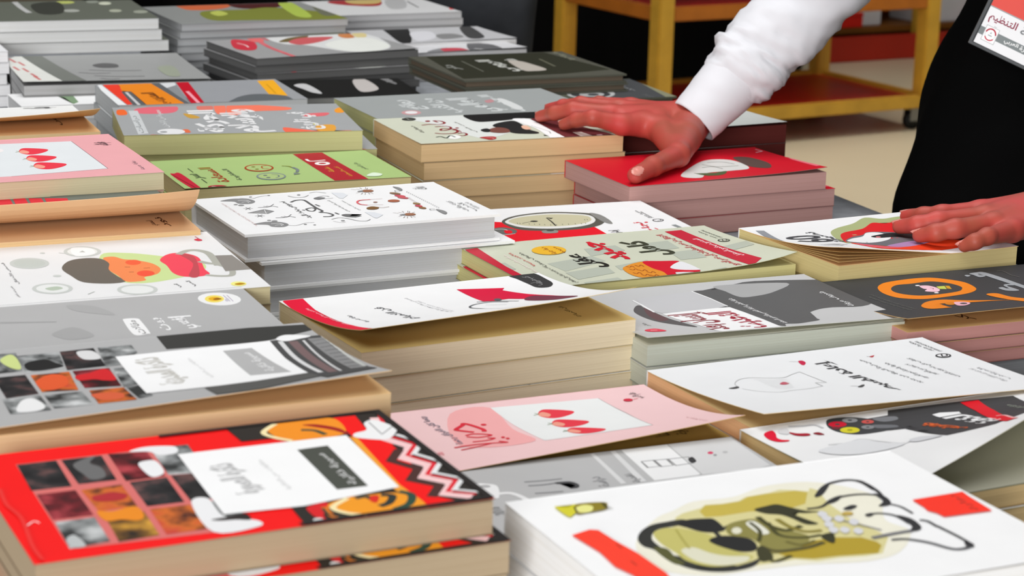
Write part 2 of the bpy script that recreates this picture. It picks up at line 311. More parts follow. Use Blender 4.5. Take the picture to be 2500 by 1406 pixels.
ART={
 'A':[
  ('b','8a8a8a',[2.03,12.13,3.25,12.71,4.32,12.34,4.74,11.58,4.61,10.82,3.96,10.32,3.17,10.72,3.03,11.57]),
  ('s','f0f0f0',0.08,[3.46,11.83,4.13,11.79,4.33,11.12]),
  ('s','f0f0f0',0.06,[3.55,11.11,4.03,11.26,4.09,10.8]),
  ('p','8a8a8a',[3.39,9.97,3.35,9.88,3.29,9.82,3.21,9.77,3.13,9.76,3.05,9.77,2.98,9.81,2.93,9.87,2.9,9.95,2.89,10.04,2.91,10.14,2.95,10.22,3.01,10.29,3.09,10.33,3.17,10.35,3.25,10.34,3.32,10.3,3.37,10.23,3.4,10.15,3.41,10.06]),
  ('p','8a8a8a',[2.99,10.39,2.95,10.32,2.91,10.27,2.86,10.24,2.8,10.23,2.75,10.23,2.7,10.26,2.66,10.31,2.64,10.37,2.64,10.44,2.65,10.5,2.68,10.57,2.73,10.62,2.78,10.65,2.84,10.67,2.89,10.66,2.94,10.63,2.98,10.58,3.0,10.52,3.0,10.46]),
  ('b','8a8a8a',[1.8,3.15,2.96,3.66,3.98,3.3,4.39,2.6,4.26,1.91,3.65,1.47,2.89,1.85,2.76,2.63]),
  ('s','f0f0f0',0.08,[3.16,2.85,3.8,2.81,3.99,2.19]),
  ('s','f0f0f0',0.06,[3.25,2.19,3.71,2.32,3.76,1.9]),
  ('p','8a8a8a',[3.99,3.6,3.95,3.53,3.89,3.46,3.81,3.42,3.73,3.41,3.66,3.42,3.59,3.46,3.54,3.52,3.51,3.6,3.5,3.68,3.52,3.77,3.56,3.85,3.62,3.91,3.69,3.95,3.77,3.96,3.85,3.95,3.92,3.91,3.97,3.85,4.0,3.78,4.0,3.69]),
  ('p','8a8a8a',[3.59,4.0,3.56,3.95,3.52,3.9,3.47,3.87,3.41,3.86,3.36,3.86,3.32,3.89,3.28,3.94,3.26,3.99,3.26,4.06,3.27,4.12,3.3,4.18,3.34,4.23,3.4,4.26,3.45,4.27,3.5,4.26,3.55,4.23,3.58,4.19,3.6,4.13,3.61,4.07]),
  ('l','6e6e6e',0.07,[3.28,8.71,2.9,8.84]),
  ('l','6e6e6e',0.07,[3.28,8.71,3.65,8.57]),
  ('l','6e6e6e',0.07,[3.28,8.71,3.23,9.19]),
  ('l','6e6e6e',0.07,[3.28,8.71,3.61,9.06]),
  ('l','6e6e6e',0.07,[3.28,8.71,2.94,8.35]),
  ('l','6e6e6e',0.07,[3.28,8.71,3.32,8.22]),
  ('l','6e6e6e',0.07,[3.27,5.81,2.9,5.94]),
  ('l','6e6e6e',0.07,[3.27,5.81,3.64,5.68]),
  ('l','6e6e6e',0.07,[3.27,5.81,3.23,6.28]),
  ('l','6e6e6e',0.07,[3.27,5.81,3.6,6.15]),
  ('l','6e6e6e',0.07,[3.27,5.81,2.94,5.47]),
  ('l','6e6e6e',0.07,[3.27,5.81,3.31,5.34]),
  ('p','8a8a8a',[2.66,7.17,4.43,8.03,4.96,7.06,4.16,6.34]),
  ('l','e8e8e8',0.05,[3.51,7.34,4.55,6.97]),
  ('l','e8e8e8',0.05,[3.24,7.05,4.28,6.68]),
  ('l','e8e8e8',0.05,[4.38,7.89,4.04,6.46]),
  ('s','6e6e6e',0.09,[4.15,8.79,4.82,8.67,5.4,8.86,5.75,8.42]),
  ('s','6e6e6e',0.07,[5.0,9.16,5.25,8.92,5.8,9.6]),
  ('s','6e6e6e',0.07,[4.72,9.1,5.0,8.69]),
  ('s','8f8f8f',0.06,[3.95,12.75,4.78,12.18,5.87,12.82,6.66,12.84]),
  ('p','777777',[5.04,12.78,5.02,12.74,4.99,12.7,4.95,12.68,4.91,12.67,4.87,12.68,4.83,12.7,4.81,12.73,4.79,12.77,4.79,12.82,4.8,12.87,4.82,12.91,4.85,12.95,4.89,12.97,4.93,12.98,4.97,12.97,5.01,12.95,5.03,12.92,5.05,12.88,5.05,12.83]),
  ('p','777777',[6.65,12.84,6.63,12.8,6.6,12.77,6.57,12.75,6.53,12.74,6.49,12.75,6.46,12.77,6.44,12.79,6.42,12.83,6.42,12.87,6.43,12.91,6.45,12.95,6.48,12.98,6.51,13.0,6.55,13.01,6.59,13.01,6.62,12.99,6.64,12.96,6.65,12.92,6.66,12.88]),
  ('s','6e6e6e',0.09,[4.21,4.72,4.87,4.6,5.44,4.78,5.78,4.35]),
  ('s','6e6e6e',0.07,[5.04,5.07,5.29,4.83,5.82,5.48]),
  ('s','6e6e6e',0.07,[4.77,5.01,5.04,4.61]),
  ('s','8f8f8f',0.06,[3.98,2.15,4.77,1.61,5.8,2.17,6.54,2.16]),
  ('p','777777',[5.74,1.7,5.72,1.66,5.69,1.63,5.65,1.61,5.61,1.61,5.57,1.61,5.54,1.63,5.51,1.66,5.5,1.7,5.5,1.74,5.51,1.78,5.53,1.82,5.56,1.85,5.59,1.87,5.63,1.88,5.67,1.87,5.7,1.85,5.73,1.82,5.75,1.78,5.75,1.74]),
  ('p','777777',[6.34,1.26,6.32,1.23,6.3,1.2,6.27,1.19,6.23,1.18,6.2,1.19,6.17,1.2,6.15,1.23,6.13,1.26,6.13,1.3,6.14,1.34,6.16,1.37,6.18,1.4,6.22,1.41,6.25,1.42,6.28,1.41,6.31,1.4,6.34,1.37,6.35,1.34,6.35,1.3]),
  ('t','777777','نصوص بخط اليد',6.46,7.11,3.74,10.32),
  ('s','5f5f5f',0.22,[7.36,9.77,7.99,10.32,8.65,10.21,8.64,8.8,8.57,7.03,8.63,5.84,8.2,5.41]),
  ('s','5f5f5f',0.2,[8.24,5.39,8.74,5.02,8.92,4.19,8.49,3.73,7.94,3.85]),
  ('s','5f5f5f',0.16,[7.58,6.91,8.22,7.24,8.36,6.71,7.92,6.01,7.6,6.28,7.62,6.9]),
  ('l','5f5f5f',0.16,[8.96,8.29,9.07,7.57]),
  ('l','5f5f5f',0.16,[9.36,4.88,9.44,4.2]),
  ('l','5f5f5f',0.16,[7.22,6.73,7.39,6.51]),
  ('b','6e6e6e',[9.53,3.9,10.0,4.11,10.37,3.75,10.03,3.34,10.58,3.22,11.16,3.59,10.42,2.82,9.7,3.15]),
  ('s','6e6e6e',0.08,[10.23,2.77,10.93,3.02]),
  ('b','7c7c7c',[9.62,10.48,10.27,10.79,10.65,10.41,10.17,10.09,9.86,9.95]),
  ('s','8a8a8a',0.08,[9.73,10.65,10.77,11.19,11.14,10.77]),
  ('s','8a8a8a',0.06,[9.95,9.96,10.7,10.1,11.27,10.19]),
  ('s','a5a5a5',0.09,[7.98,12.17,8.33,11.47,9.06,11.3,9.72,11.89]),
  ('p','8a8a8a',[9.11,12.19,9.08,12.13,9.04,12.09,9.0,12.06,8.95,12.05,8.9,12.05,8.86,12.08,8.83,12.12,8.82,12.17,8.81,12.23,8.83,12.29,8.86,12.34,8.9,12.38,8.94,12.41,8.99,12.43,9.04,12.42,9.08,12.4,9.11,12.36,9.12,12.31,9.12,12.25]),
  ('s','9a9a9a',0.08,[10.1,12.68,10.79,12.86,11.4,12.14]),
  ('s','9a9a9a',0.09,[8.22,2.72,8.97,3.02,9.54,2.52,9.99,1.53,10.62,1.23,11.15,1.68]),
  ('p','8a8a8a',[9.03,1.88,9.0,1.83,8.96,1.79,8.91,1.76,8.86,1.76,8.81,1.76,8.77,1.79,8.74,1.83,8.72,1.87,8.72,1.93,8.73,1.98,8.76,2.03,8.8,2.07,8.85,2.09,8.9,2.1,8.94,2.09,8.99,2.07,9.02,2.03,9.04,1.98,9.04,1.93]),
  ('s','b5b5b5',0.06,[8.08,2.03,8.5,1.39,8.94,1.46]),
  ('p','dcdfe3',[11.87,12.19,12.76,11.75,12.83,10.81,11.94,9.67,11.7,9.96]),
  ('p','dcdfe3',[11.7,4.29,12.41,3.92,12.74,2.84,11.81,1.83,11.65,2.07]),
  ('t','8d8d8d','قصص قصيرة ونصوص',10.39,10.68,4.82,9.39),
  ('t','8d8d8d','كتابات للقلب والروح',11.47,11.69,5.04,8.94),
  ('l','8a7a72',0.05,[14.3,12.53,13.95,12.94]),
  ('l','8a7a72',0.05,[14.61,12.53,14.45,12.94]),
  ('l','8a7a72',0.05,[14.87,12.7,14.88,13.22]),
  ('l','8a7a72',0.05,[15.21,12.69,15.42,13.21]),
  ('l','8a7a72',0.05,[15.25,12.52,15.48,12.93]),
  ('l','8a7a72',0.05,[15.44,12.3,15.79,12.56]),
  ('l','8a7a72',0.05,[15.0,11.08,15.07,10.61]),
  ('l','8a7a72',0.05,[14.79,11.05,14.74,10.56]),
  ('l','8a7a72',0.05,[14.51,11.04,14.29,10.55]),
  ('l','8a7a72',0.05,[14.33,11.16,14.0,10.73]),
  ('l','8a7a72',0.05,[14.2,11.52,13.79,11.31]),
  ('b','8c8c8c',[14.12,11.91,14.94,12.26,15.26,12.15,14.95,11.41,14.48,11.57]),
  ('b','9a6a50',[14.86,12.29,15.43,12.13,15.52,11.64,15.1,11.32,14.54,11.51]),
  ('l','8a7a72',0.05,[14.12,2.89,13.78,3.28]),
  ('l','8a7a72',0.05,[14.41,2.89,14.26,3.26]),
  ('l','8a7a72',0.05,[14.66,3.04,14.67,3.51]),
  ('l','8a7a72',0.05,[14.98,3.02,15.18,3.48]),
  ('l','8a7a72',0.05,[15.02,2.86,15.24,3.23]),
  ('l','8a7a72',0.05,[15.2,2.65,15.53,2.89]),
  ('l','8a7a72',0.05,[14.78,1.56,14.86,1.13]),
  ('l','8a7a72',0.05,[14.58,1.53,14.54,1.09]),
  ('l','8a7a72',0.05,[14.31,1.53,14.11,1.09]),
  ('l','8a7a72',0.05,[14.15,1.64,13.84,1.26]),
  ('l','8a7a72',0.05,[14.02,1.97,13.63,1.79]),
  ('b','8c8c8c',[13.95,2.33,14.73,2.63,15.03,2.53,14.74,1.86,14.29,2.02]),
  ('b','9a6a50',[14.65,2.66,15.19,2.51,15.27,2.05,14.88,1.77,14.35,1.96]),
  ('s','e0636b',0.16,[13.96,8.55,12.97,8.49,12.49,7.85,12.47,7.05,12.91,6.62]),
  ('s','b9a0a0',0.07,[13.96,8.55,15.0,8.48]),
  ('s','b9a0a0',0.07,[12.91,6.62,14.19,6.33]),
  ('p','a98a80',[14.11,7.36,14.07,7.3,14.03,7.25,13.97,7.21,13.91,7.2,13.85,7.21,13.8,7.24,13.77,7.28,13.75,7.34,13.75,7.41,13.77,7.48,13.81,7.54,13.85,7.59,13.91,7.63,13.97,7.64,14.03,7.63,14.08,7.6,14.11,7.56,14.13,7.5,14.13,7.43]),
  ('p','a8664c',[16.06,7.21,15.97,7.07,15.85,6.97,15.7,6.9,15.54,6.89,15.38,6.92,15.24,6.99,15.14,7.1,15.07,7.24,15.06,7.39,15.1,7.54,15.18,7.68,15.3,7.78,15.45,7.85,15.61,7.87,15.77,7.84,15.91,7.76,16.02,7.65,16.08,7.51,16.09,7.36]),
  ('b','7d5a34',[12.41,5.6,12.99,5.95,13.42,5.52,13.23,5.07,12.8,4.87,12.36,5.07]),
  ('s','7d5a34',0.07,[13.19,5.8,13.68,5.31,14.33,5.4]),
  ('b','8a8a8a',[17.72,12.71,18.08,12.16,18.04,11.31,17.71,10.87,17.68,11.65]),
  ('s','9a9a9a',0.07,[17.75,10.95,17.3,11.18,17.16,10.64,17.51,10.6]),
  ('b','8a8a8a',[17.59,3.26,17.96,2.62,17.93,1.77,17.55,1.32,17.47,2.12]),
  ('s','9a9a9a',0.07,[17.55,3.39,17.17,3.53,17.09,3.04,17.51,3.09]),
  ('p','8a6a50',[17.18,9.66,17.12,9.58,17.02,9.54,16.91,9.56,16.79,9.62,16.67,9.72,16.57,9.85,16.49,10.0,16.44,10.16,16.43,10.3,16.46,10.42,16.52,10.5,16.61,10.54,16.73,10.53,16.85,10.47,16.97,10.37,17.07,10.23,17.15,10.08,17.2,9.93,17.21,9.78]),
  ('p','cc5560',[17.18,8.62,17.12,8.54,17.03,8.5,16.92,8.51,16.8,8.57,16.68,8.67,16.58,8.81,16.5,8.96,16.45,9.11,16.44,9.25,16.47,9.37,16.53,9.45,16.62,9.49,16.73,9.48,16.85,9.42,16.97,9.32,17.07,9.18,17.15,9.03,17.2,8.88,17.21,8.74]),
  ('p','c86066',[17.14,7.89,17.08,7.81,16.99,7.77,16.88,7.79,16.76,7.85,16.64,7.95,16.54,8.08,16.46,8.23,16.41,8.38,16.4,8.52,16.43,8.64,16.49,8.72,16.58,8.76,16.69,8.74,16.81,8.68,16.93,8.58,17.03,8.45,17.11,8.3,17.16,8.15,17.17,8.01]),
  ('p','9a7a50',[17.2,5.5,17.14,5.42,17.07,5.37,16.98,5.36,16.89,5.38,16.81,5.45,16.74,5.54,16.7,5.66,16.67,5.78,16.68,5.9,16.71,6.01,16.77,6.09,16.84,6.15,16.93,6.16,17.02,6.13,17.1,6.07,17.17,5.97,17.21,5.86,17.24,5.73,17.23,5.61]),
  ('p','c9505c',[16.99,4.62,16.93,4.53,16.86,4.48,16.77,4.47,16.68,4.5,16.6,4.56,16.53,4.65,16.49,4.77,16.47,4.89,16.47,5.01,16.5,5.12,16.56,5.2,16.63,5.25,16.72,5.27,16.81,5.24,16.89,5.18,16.95,5.08,17.0,4.97,17.02,4.84,17.02,4.72]),
  ('p','8f6540',[16.99,3.82,16.94,3.74,16.86,3.69,16.78,3.68,16.69,3.7,16.61,3.77,16.54,3.86,16.49,3.97,16.47,4.09,16.48,4.21,16.51,4.32,16.56,4.4,16.64,4.45,16.72,4.46,16.81,4.44,16.89,4.38,16.96,4.28,17.01,4.17,17.03,4.05,17.02,3.93]),
  ('l','a09090',0.06,[17.1,8.28,17.31,7.92]),
  ('l','a09090',0.06,[17.07,7.92,17.28,7.56]),
  ('l','a09090',0.06,[17.04,7.56,17.25,7.2]),
  ('l','a09090',0.06,[17.02,7.2,17.22,6.84]),
  ('l','a09090',0.06,[16.99,6.84,17.19,6.48]),
  ('l','a09090',0.06,[16.96,6.48,17.16,6.13]),
  ('l','a09090',0.06,[16.93,6.13,17.13,5.78]),
  ('p','a5a5a5',[18.09,10.32,18.07,10.29,18.05,10.27,18.03,10.25,18.01,10.24,17.99,10.24,17.98,10.26,17.97,10.27,17.96,10.3,17.97,10.33,17.98,10.36,17.99,10.38,18.01,10.41,18.03,10.42,18.05,10.43,18.07,10.43,18.09,10.42,18.1,10.4,18.1,10.38,18.1,10.35]),
  ('p','a5a5a5',[18.09,9.92,18.07,9.89,18.05,9.87,18.03,9.85,18.01,9.84,17.99,9.84,17.98,9.85,17.97,9.87,17.96,9.9,17.97,9.93,17.98,9.95,17.99,9.98,18.01,10.0,18.03,10.02,18.05,10.03,18.07,10.03,18.09,10.02,18.1,10.0,18.1,9.97,18.1,9.95]),
  ('p','a5a5a5',[18.09,9.52,18.07,9.49,18.05,9.47,18.03,9.45,18.01,9.44,17.99,9.44,17.98,9.45,17.97,9.47,17.96,9.5,17.97,9.53,17.98,9.55,17.99,9.58,18.01,9.6,18.03,9.62,18.05,9.63,18.07,9.63,18.09,9.62,18.1,9.6,18.1,9.57,18.1,9.55]),
  ('p','a5a5a5',[18.09,9.12,18.07,9.09,18.05,9.07,18.03,9.05,18.01,9.04,17.99,9.05,17.98,9.06,17.97,9.07,17.96,9.1,17.97,9.13,17.98,9.16,17.99,9.18,18.01,9.21,18.03,9.22,18.05,9.23,18.07,9.23,18.09,9.22,18.1,9.2,18.1,9.17,18.1,9.15]),
  ('p','a5a5a5',[18.09,8.72,18.07,8.69,18.05,8.67,18.03,8.66,18.01,8.65,17.99,8.65,17.98,8.66,17.97,8.68,17.97,8.7,17.97,8.73,17.98,8.76,17.99,8.79,18.01,8.81,18.03,8.82,18.05,8.83,18.07,8.83,18.09,8.82,18.1,8.8,18.1,8.78,18.1,8.75]),
  ('p','a5a5a5',[18.09,8.33,18.07,8.3,18.05,8.28,18.03,8.26,18.01,8.25,17.99,8.25,17.98,8.27,17.97,8.28,17.97,8.31,17.97,8.34,17.98,8.36,17.99,8.39,18.01,8.41,18.03,8.43,18.05,8.44,18.07,8.44,18.09,8.42,18.1,8.41,18.1,8.38,18.1,8.35]),
  ('p','a5a5a5',[18.09,7.93,18.07,7.91,18.05,7.88,18.03,7.87,18.01,7.86,17.99,7.86,17.98,7.87,17.97,7.89,17.97,7.91,17.97,7.94,17.98,7.97,17.99,8.0,18.01,8.02,18.03,8.04,18.05,8.04,18.07,8.04,18.09,8.03,18.1,8.01,18.1,7.99,18.1,7.96]),
  ('p','a5a5a5',[18.09,7.54,18.07,7.51,18.05,7.49,18.03,7.48,18.01,7.47,17.99,7.47,17.98,7.48,17.97,7.5,17.97,7.52,17.97,7.55,17.98,7.58,17.99,7.6,18.01,7.63,18.03,7.64,18.05,7.65,18.07,7.65,18.09,7.64,18.1,7.62,18.1,7.6,18.1,7.57]),
  ('p','a5a5a5',[18.09,7.15,18.07,7.12,18.05,7.1,18.03,7.08,18.01,7.08,17.99,7.08,17.98,7.09,17.97,7.11,17.97,7.13,17.97,7.16,17.98,7.19,17.99,7.21,18.01,7.24,18.03,7.25,18.05,7.26,18.07,7.26,18.09,7.25,18.1,7.23,18.1,7.2,18.1,7.18]),
  ('p','a5a5a5',[18.09,6.76,18.07,6.73,18.05,6.71,18.03,6.7,18.01,6.69,17.99,6.69,17.98,6.7,17.97,6.72,17.97,6.74,17.97,6.77,17.98,6.8,17.99,6.82,18.01,6.85,18.03,6.86,18.05,6.87,18.07,6.87,18.09,6.86,18.1,6.84,18.1,6.82,18.1,6.79]),
  ('p','a5a5a5',[18.09,6.37,18.07,6.35,18.06,6.32,18.03,6.31,18.01,6.3,18.0,6.3,17.98,6.31,17.97,6.33,17.97,6.35,17.97,6.38,17.98,6.41,17.99,6.44,18.01,6.46,18.03,6.47,18.05,6.48,18.07,6.48,18.09,6.47,18.1,6.45,18.1,6.43,18.1,6.4]),
  ('p','a5a5a5',[18.09,5.99,18.07,5.96,18.06,5.94,18.03,5.92,18.01,5.92,18.0,5.92,17.98,5.93,17.97,5.94,17.97,5.97,17.97,6.0,17.98,6.02,17.99,6.05,18.01,6.07,18.03,6.09,18.05,6.09,18.07,6.09,18.09,6.08,18.1,6.06,18.1,6.04,18.1,6.01]),
  ('p','a5a5a5',[18.09,5.6,18.07,5.57,18.06,5.55,18.03,5.54,18.01,5.53,18.0,5.53,17.98,5.54,17.97,5.56,17.97,5.58,17.97,5.61,17.98,5.64,17.99,5.66,18.01,5.69,18.03,5.7,18.05,5.71,18.07,5.71,18.09,5.7,18.1,5.68,18.1,5.66,18.1,5.63]),
  ('p','a5a5a5',[18.09,5.22,18.07,5.19,18.06,5.17,18.04,5.15,18.01,5.15,18.0,5.15,17.98,5.16,17.97,5.18,17.97,5.2,17.97,5.23,17.98,5.25,18.0,5.28,18.01,5.3,18.03,5.32,18.05,5.32,18.07,5.32,18.09,5.31,18.1,5.3,18.1,5.27,18.1,5.24]),
  ('p','a5a5a5',[18.09,4.83,18.07,4.81,18.06,4.79,18.04,4.77,18.01,4.77,18.0,4.77,17.98,4.78,17.97,4.79,17.97,4.82,17.97,4.85,17.98,4.87,18.0,4.9,18.01,4.92,18.03,4.94,18.05,4.94,18.07,4.94,18.09,4.93,18.1,4.91,18.1,4.89,18.1,4.86]),
  ('p','a5a5a5',[18.09,4.45,18.07,4.43,18.06,4.41,18.04,4.39,18.02,4.39,18.0,4.39,17.98,4.4,17.97,4.41,17.97,4.44,17.97,4.46,17.98,4.49,18.0,4.52,18.01,4.54,18.03,4.55,18.05,4.56,18.07,4.56,18.09,4.55,18.1,4.53,18.1,4.51,18.1,4.48]),
  ('p','a5a5a5',[18.09,4.08,18.07,4.05,18.06,4.03,18.04,4.01,18.02,4.01,18.0,4.01,17.98,4.02,17.97,4.04,17.97,4.06,17.97,4.09,17.98,4.11,18.0,4.14,18.01,4.16,18.03,4.17,18.05,4.18,18.07,4.18,18.09,4.17,18.1,4.15,18.1,4.13,18.1,4.1]),
  ('p','a5a5a5',[18.09,3.7,18.07,3.67,18.06,3.65,18.04,3.64,18.02,3.63,18.0,3.63,17.98,3.64,17.97,3.66,17.97,3.68,17.97,3.71,17.98,3.74,18.0,3.76,18.01,3.78,18.03,3.8,18.06,3.8,18.07,3.8,18.09,3.79,18.1,3.77,18.1,3.75,18.1,3.72]),
  ('t','8a8a8a','رواق',19.03,20.25,10.84,11.98),
  ('t','8a8a8a','كتابة وتأليف',19.48,20.07,1.82,5.76),
  ('t','b98a86','نصوص تشبهك جدا حين تكون وحيدا',1.75,1.93,2.5,11.05),
  ('t','9a9a9a','أدب',20.19,20.72,1.59,5.01),
  ('t','8a8a8a','الطبعة الثانية',20.88,21.22,2.32,4.8),
 ],
 'B':[
  ('b','dde0dc',[2.81,16.49,9.94,15.31,19.71,15.94,17.61,10.99,7.7,1.39,5.55,9.35]),
  ('p','3a3a36',[4.37,13.62,4.23,13.35,4.04,13.12,3.8,12.96,3.55,12.88,3.3,12.89,3.09,13.0,2.93,13.18,2.84,13.42,2.83,13.7,2.89,13.99,3.02,14.27,3.22,14.5,3.46,14.66,3.71,14.74,3.95,14.73,4.17,14.62,4.33,14.44,4.42,14.2,4.43,13.91]),
  ('s','b5b8ae',0.07,[3.58,14.41,3.56,13.47,3.82,13.29]),
  ('s','8c2a2e',0.3,[3.73,10.11,4.78,10.41,5.84,10.14,6.53,10.84,6.5,11.91,5.9,12.29,5.95,11.28]),
  ('p','8c2a2e',[5.41,12.12,5.35,11.99,5.27,11.88,5.17,11.81,5.07,11.76,4.98,11.76,4.91,11.81,4.85,11.89,4.83,12.0,4.83,12.13,4.87,12.26,4.93,12.39,5.01,12.5,5.1,12.58,5.2,12.62,5.29,12.62,5.37,12.58,5.42,12.5,5.45,12.39,5.45,12.26]),
  ('s','8c2a2e',0.27,[4.74,8.86,5.83,8.99,6.21,8.31,5.82,7.26,4.95,6.62,4.61,6.82,5.11,7.61,6.2,7.16,6.18,5.73]),
  ('s','8c2a2e',0.3,[3.46,5.4,4.08,4.85,5.31,4.82,6.18,6.02,5.91,6.95]),
  ('s','8c2a2e',0.25,[5.11,3.73,5.76,3.28,6.39,3.97,6.35,4.83,5.65,4.61]),
  ('p','8c2a2e',[6.89,7.56,6.85,7.46,6.79,7.38,6.72,7.32,6.65,7.29,6.58,7.29,6.53,7.32,6.49,7.38,6.48,7.46,6.48,7.56,6.51,7.66,6.56,7.75,6.62,7.83,6.69,7.89,6.76,7.92,6.82,7.92,6.88,7.89,6.91,7.83,6.93,7.75,6.92,7.66]),
  ('l','8c2a2e',0.12,[6.42,6.24,6.26,5.26]),
  ('p','f2f2ee',[5.23,2.57,5.06,2.23,4.84,1.94,4.59,1.73,4.34,1.62,4.1,1.62,3.91,1.73,3.77,1.94,3.71,2.23,3.73,2.57,3.83,2.93,3.99,3.27,4.21,3.56,4.46,3.77,4.72,3.88,4.96,3.88,5.15,3.77,5.29,3.56,5.35,3.27,5.33,2.93]),
  ('s','2f4030',0.2,[2.72,3.1,3.32,3.34,3.59,2.42,4.45,3.62,4.63,2.61]),
  ('t','6d6d62','رواية',2.24,2.71,5.92,9.91),
  ('t','6d6d62','الجزء الثاني',7.6,7.99,4.77,10.96),
  ('b','1d1d1d',[9.87,14.13,11.04,15.34,12.25,15.64,14.15,14.87,16.33,16.16,18.91,15.64,17.41,11.04,17.07,12.33,14.3,10.93,11.25,10.35,9.95,10.85]),
  ('b','f4f4f4',[14.19,10.66,15.32,11.27,16.14,9.58,15.41,-1.56,13.9,-1.2,14.57,5.33]),
  ('l','333333',0.06,[14.74,7.02,15.26,3.45,14.91,2.13,15.25,3.17]),
  ('p','262626',[13.93,1.81,14.28,1.16,13.74,1.13]),
  ('b','262626',[10.81,8.01,12.07,9.43,13.97,10.13,14.09,8.05,13.67,4.98,13.99,3.2,13.38,2.51,11.53,3.13,11.04,4.5,10.81,6.56]),
  ('b','e8b9a0',[13.66,7.0,14.25,7.14,13.98,5.19,13.34,4.95,13.26,5.77]),
  ('b','7a4a40',[9.44,5.76,10.72,6.87,11.57,6.08,11.22,4.17,10.18,3.69,9.21,4.39]),
  ('b','242424',[8.67,5.96,9.55,6.59,9.63,5.71,9.06,4.55,8.55,4.84]),
  ('b','b23a3a',[6.96,1.85,8.0,2.15,8.6,1.83,8.4,0.93,7.58,0.3,7.22,0.95]),
  ('s','e8c8c0',0.07,[7.68,1.84,8.08,1.29,8.06,0.74]),
  ('p','6a2c30',[16.2,10.75,17.84,11.53,19.37,6.44,20.97,0.4,21.38,-1.61,15.41,-1.56]),
  ('p','f0e2d8',[17.41,2.36,18.37,2.24,18.73,-0.99,17.23,-1.02]),
  ('p','e2bfc4',[19.19,0.38,19.81,0.45,19.79,-1.24,19.14,-1.25]),
  ('p','e2bfc4',[20.69,0.02,21.12,0.03,21.2,-1.19,20.63,-1.27]),
  ('p','e07a80',[13.91,-0.93,14.78,-0.6,15.32,-1.53]),
 ],
 'C':[
  ('p','b4baac',[4.28,6.84,8.81,7.98,9.11,6.03,4.48,4.02]),
  ('p','b4baac',[4.19,0.36,7.4,0.85,7.37,-0.84,3.75,-1.7]),
  ('p','b4baac',[9.36,10.33,12.41,10.61,12.33,8.72,8.74,7.84]),
  ('p','b4baac',[8.99,4.26,12.37,5.12,11.85,2.98,8.75,2.89]),
  ('p','b4baac',[14.88,10.4,17.32,10.55,16.89,7.81,14.07,7.54]),
  ('p','b4baac',[4.27,3.62,8.31,4.52,7.91,2.24,4.2,1.29]),
  ('p','b4baac',[15.37,6.67,17.74,6.88,17.24,4.0,14.9,4.07]),
  ('p','b4baac',[15.32,0.05,16.73,0.3,16.91,-0.79,15.6,-1.03]),
  ('p','b4baac',[19.6,6.5,23.16,7.57,22.87,5.81,19.66,4.86]),
  ('p','b4baac',[-2.23,7.62,1.25,8.27,1.16,6.05,-2.28,5.13]),
  ('p','c21f35',[18.79,13.61,20.43,13.65,20.34,6.87,20.58,1.04,18.75,-0.54,18.62,2.01,18.61,7.78]),
  ('p','c21f35',[0.08,13.36,1.26,13.54,0.78,7.1,0.77,0.56,-0.56,0.66,-0.72,6.93]),
  ('t','f6e9ea','المبدعون سيحكمون المستقبل',19.55,20.19,2.94,10.27),
  ('t','c8404a','الانتقال من عصر المعلومات إلى عصر التصور',17.4,18.34,0.25,12.73),
  ('t','44463c','JARIR BOOKSTORE',21.97,22.23,9.77,13.0),
  ('t','44463c','مكتبة جرير',21.38,21.69,9.58,12.67),
  ('p','44463c',[22.12,8.44,22.0,8.3,21.86,8.2,21.69,8.15,21.52,8.15,21.37,8.21,21.25,8.31,21.17,8.45,21.13,8.62,21.15,8.79,21.22,8.96,21.34,9.1,21.48,9.21,21.65,9.26,21.82,9.27,21.98,9.22,22.11,9.11,22.19,8.97,22.22,8.8,22.19,8.62]),
  ('p','c9ccb9',[22.02,8.51,21.94,8.42,21.84,8.36,21.72,8.34,21.6,8.35,21.49,8.39,21.39,8.47,21.32,8.57,21.28,8.68,21.29,8.79,21.33,8.9,21.4,8.99,21.51,9.05,21.62,9.08,21.75,9.07,21.87,9.02,21.96,8.95,22.03,8.85,22.06,8.73,22.06,8.62]),
  ('s','44463c',0.1,[21.47,9.11,21.94,9.07,21.91,8.57,21.49,8.48,21.71,8.99]),
  ('t','22221c','عقل',6.51,8.71,4.15,8.99),
  ('t','d01c2e','جديد',9.91,11.89,5.78,12.41),
  ('t','3a3c2c','كامل',13.06,15.82,6.07,11.45),
  ('b','e0902c',[9.06,3.09,9.88,3.92,10.95,4.5,11.83,4.59,12.15,3.53,12.14,1.87,11.6,-0.8,10.37,-0.68,9.13,0.01,8.76,1.27]),
  ('b','d0102a',[11.69,4.65,13.17,4.29,14.46,3.74,13.63,2.74,12.69,1.97,13.18,1.09,14.36,0.54,14.19,-0.04,13.0,-0.08,12.41,0.6,12.13,-1.01,11.62,-1.05,11.35,-0.09,11.55,1.13,11.34,2.52]),
  ('b','e4e4e6',[14.42,3.52,14.72,2.59,14.67,1.07,14.49,0.48,13.18,1.09,12.77,2.1]),
  ('b','e4e4e6',[12.33,0.47,13.94,-0.18,13.08,-0.8,12.3,-1.02]),
  ('s','a4541c',0.1,[9.68,3.77,9.81,3.33,10.15,3.65,10.15,3.13]),
  ('s','a4541c',0.1,[9.51,2.85,9.64,2.41,9.98,2.74,9.98,2.22]),
  ('s','a4541c',0.1,[9.19,1.68,9.32,1.25,9.66,1.56,9.66,1.05]),
  ('s','a4541c',0.1,[10.04,2.32,10.16,1.88,10.51,2.2,10.5,1.68]),
  ('s','a4541c',0.1,[9.51,0.92,9.63,0.48,9.97,0.8,9.97,0.28]),
  ('s','a4541c',0.1,[10.35,1.55,10.47,1.11,10.81,1.43,10.81,0.91]),
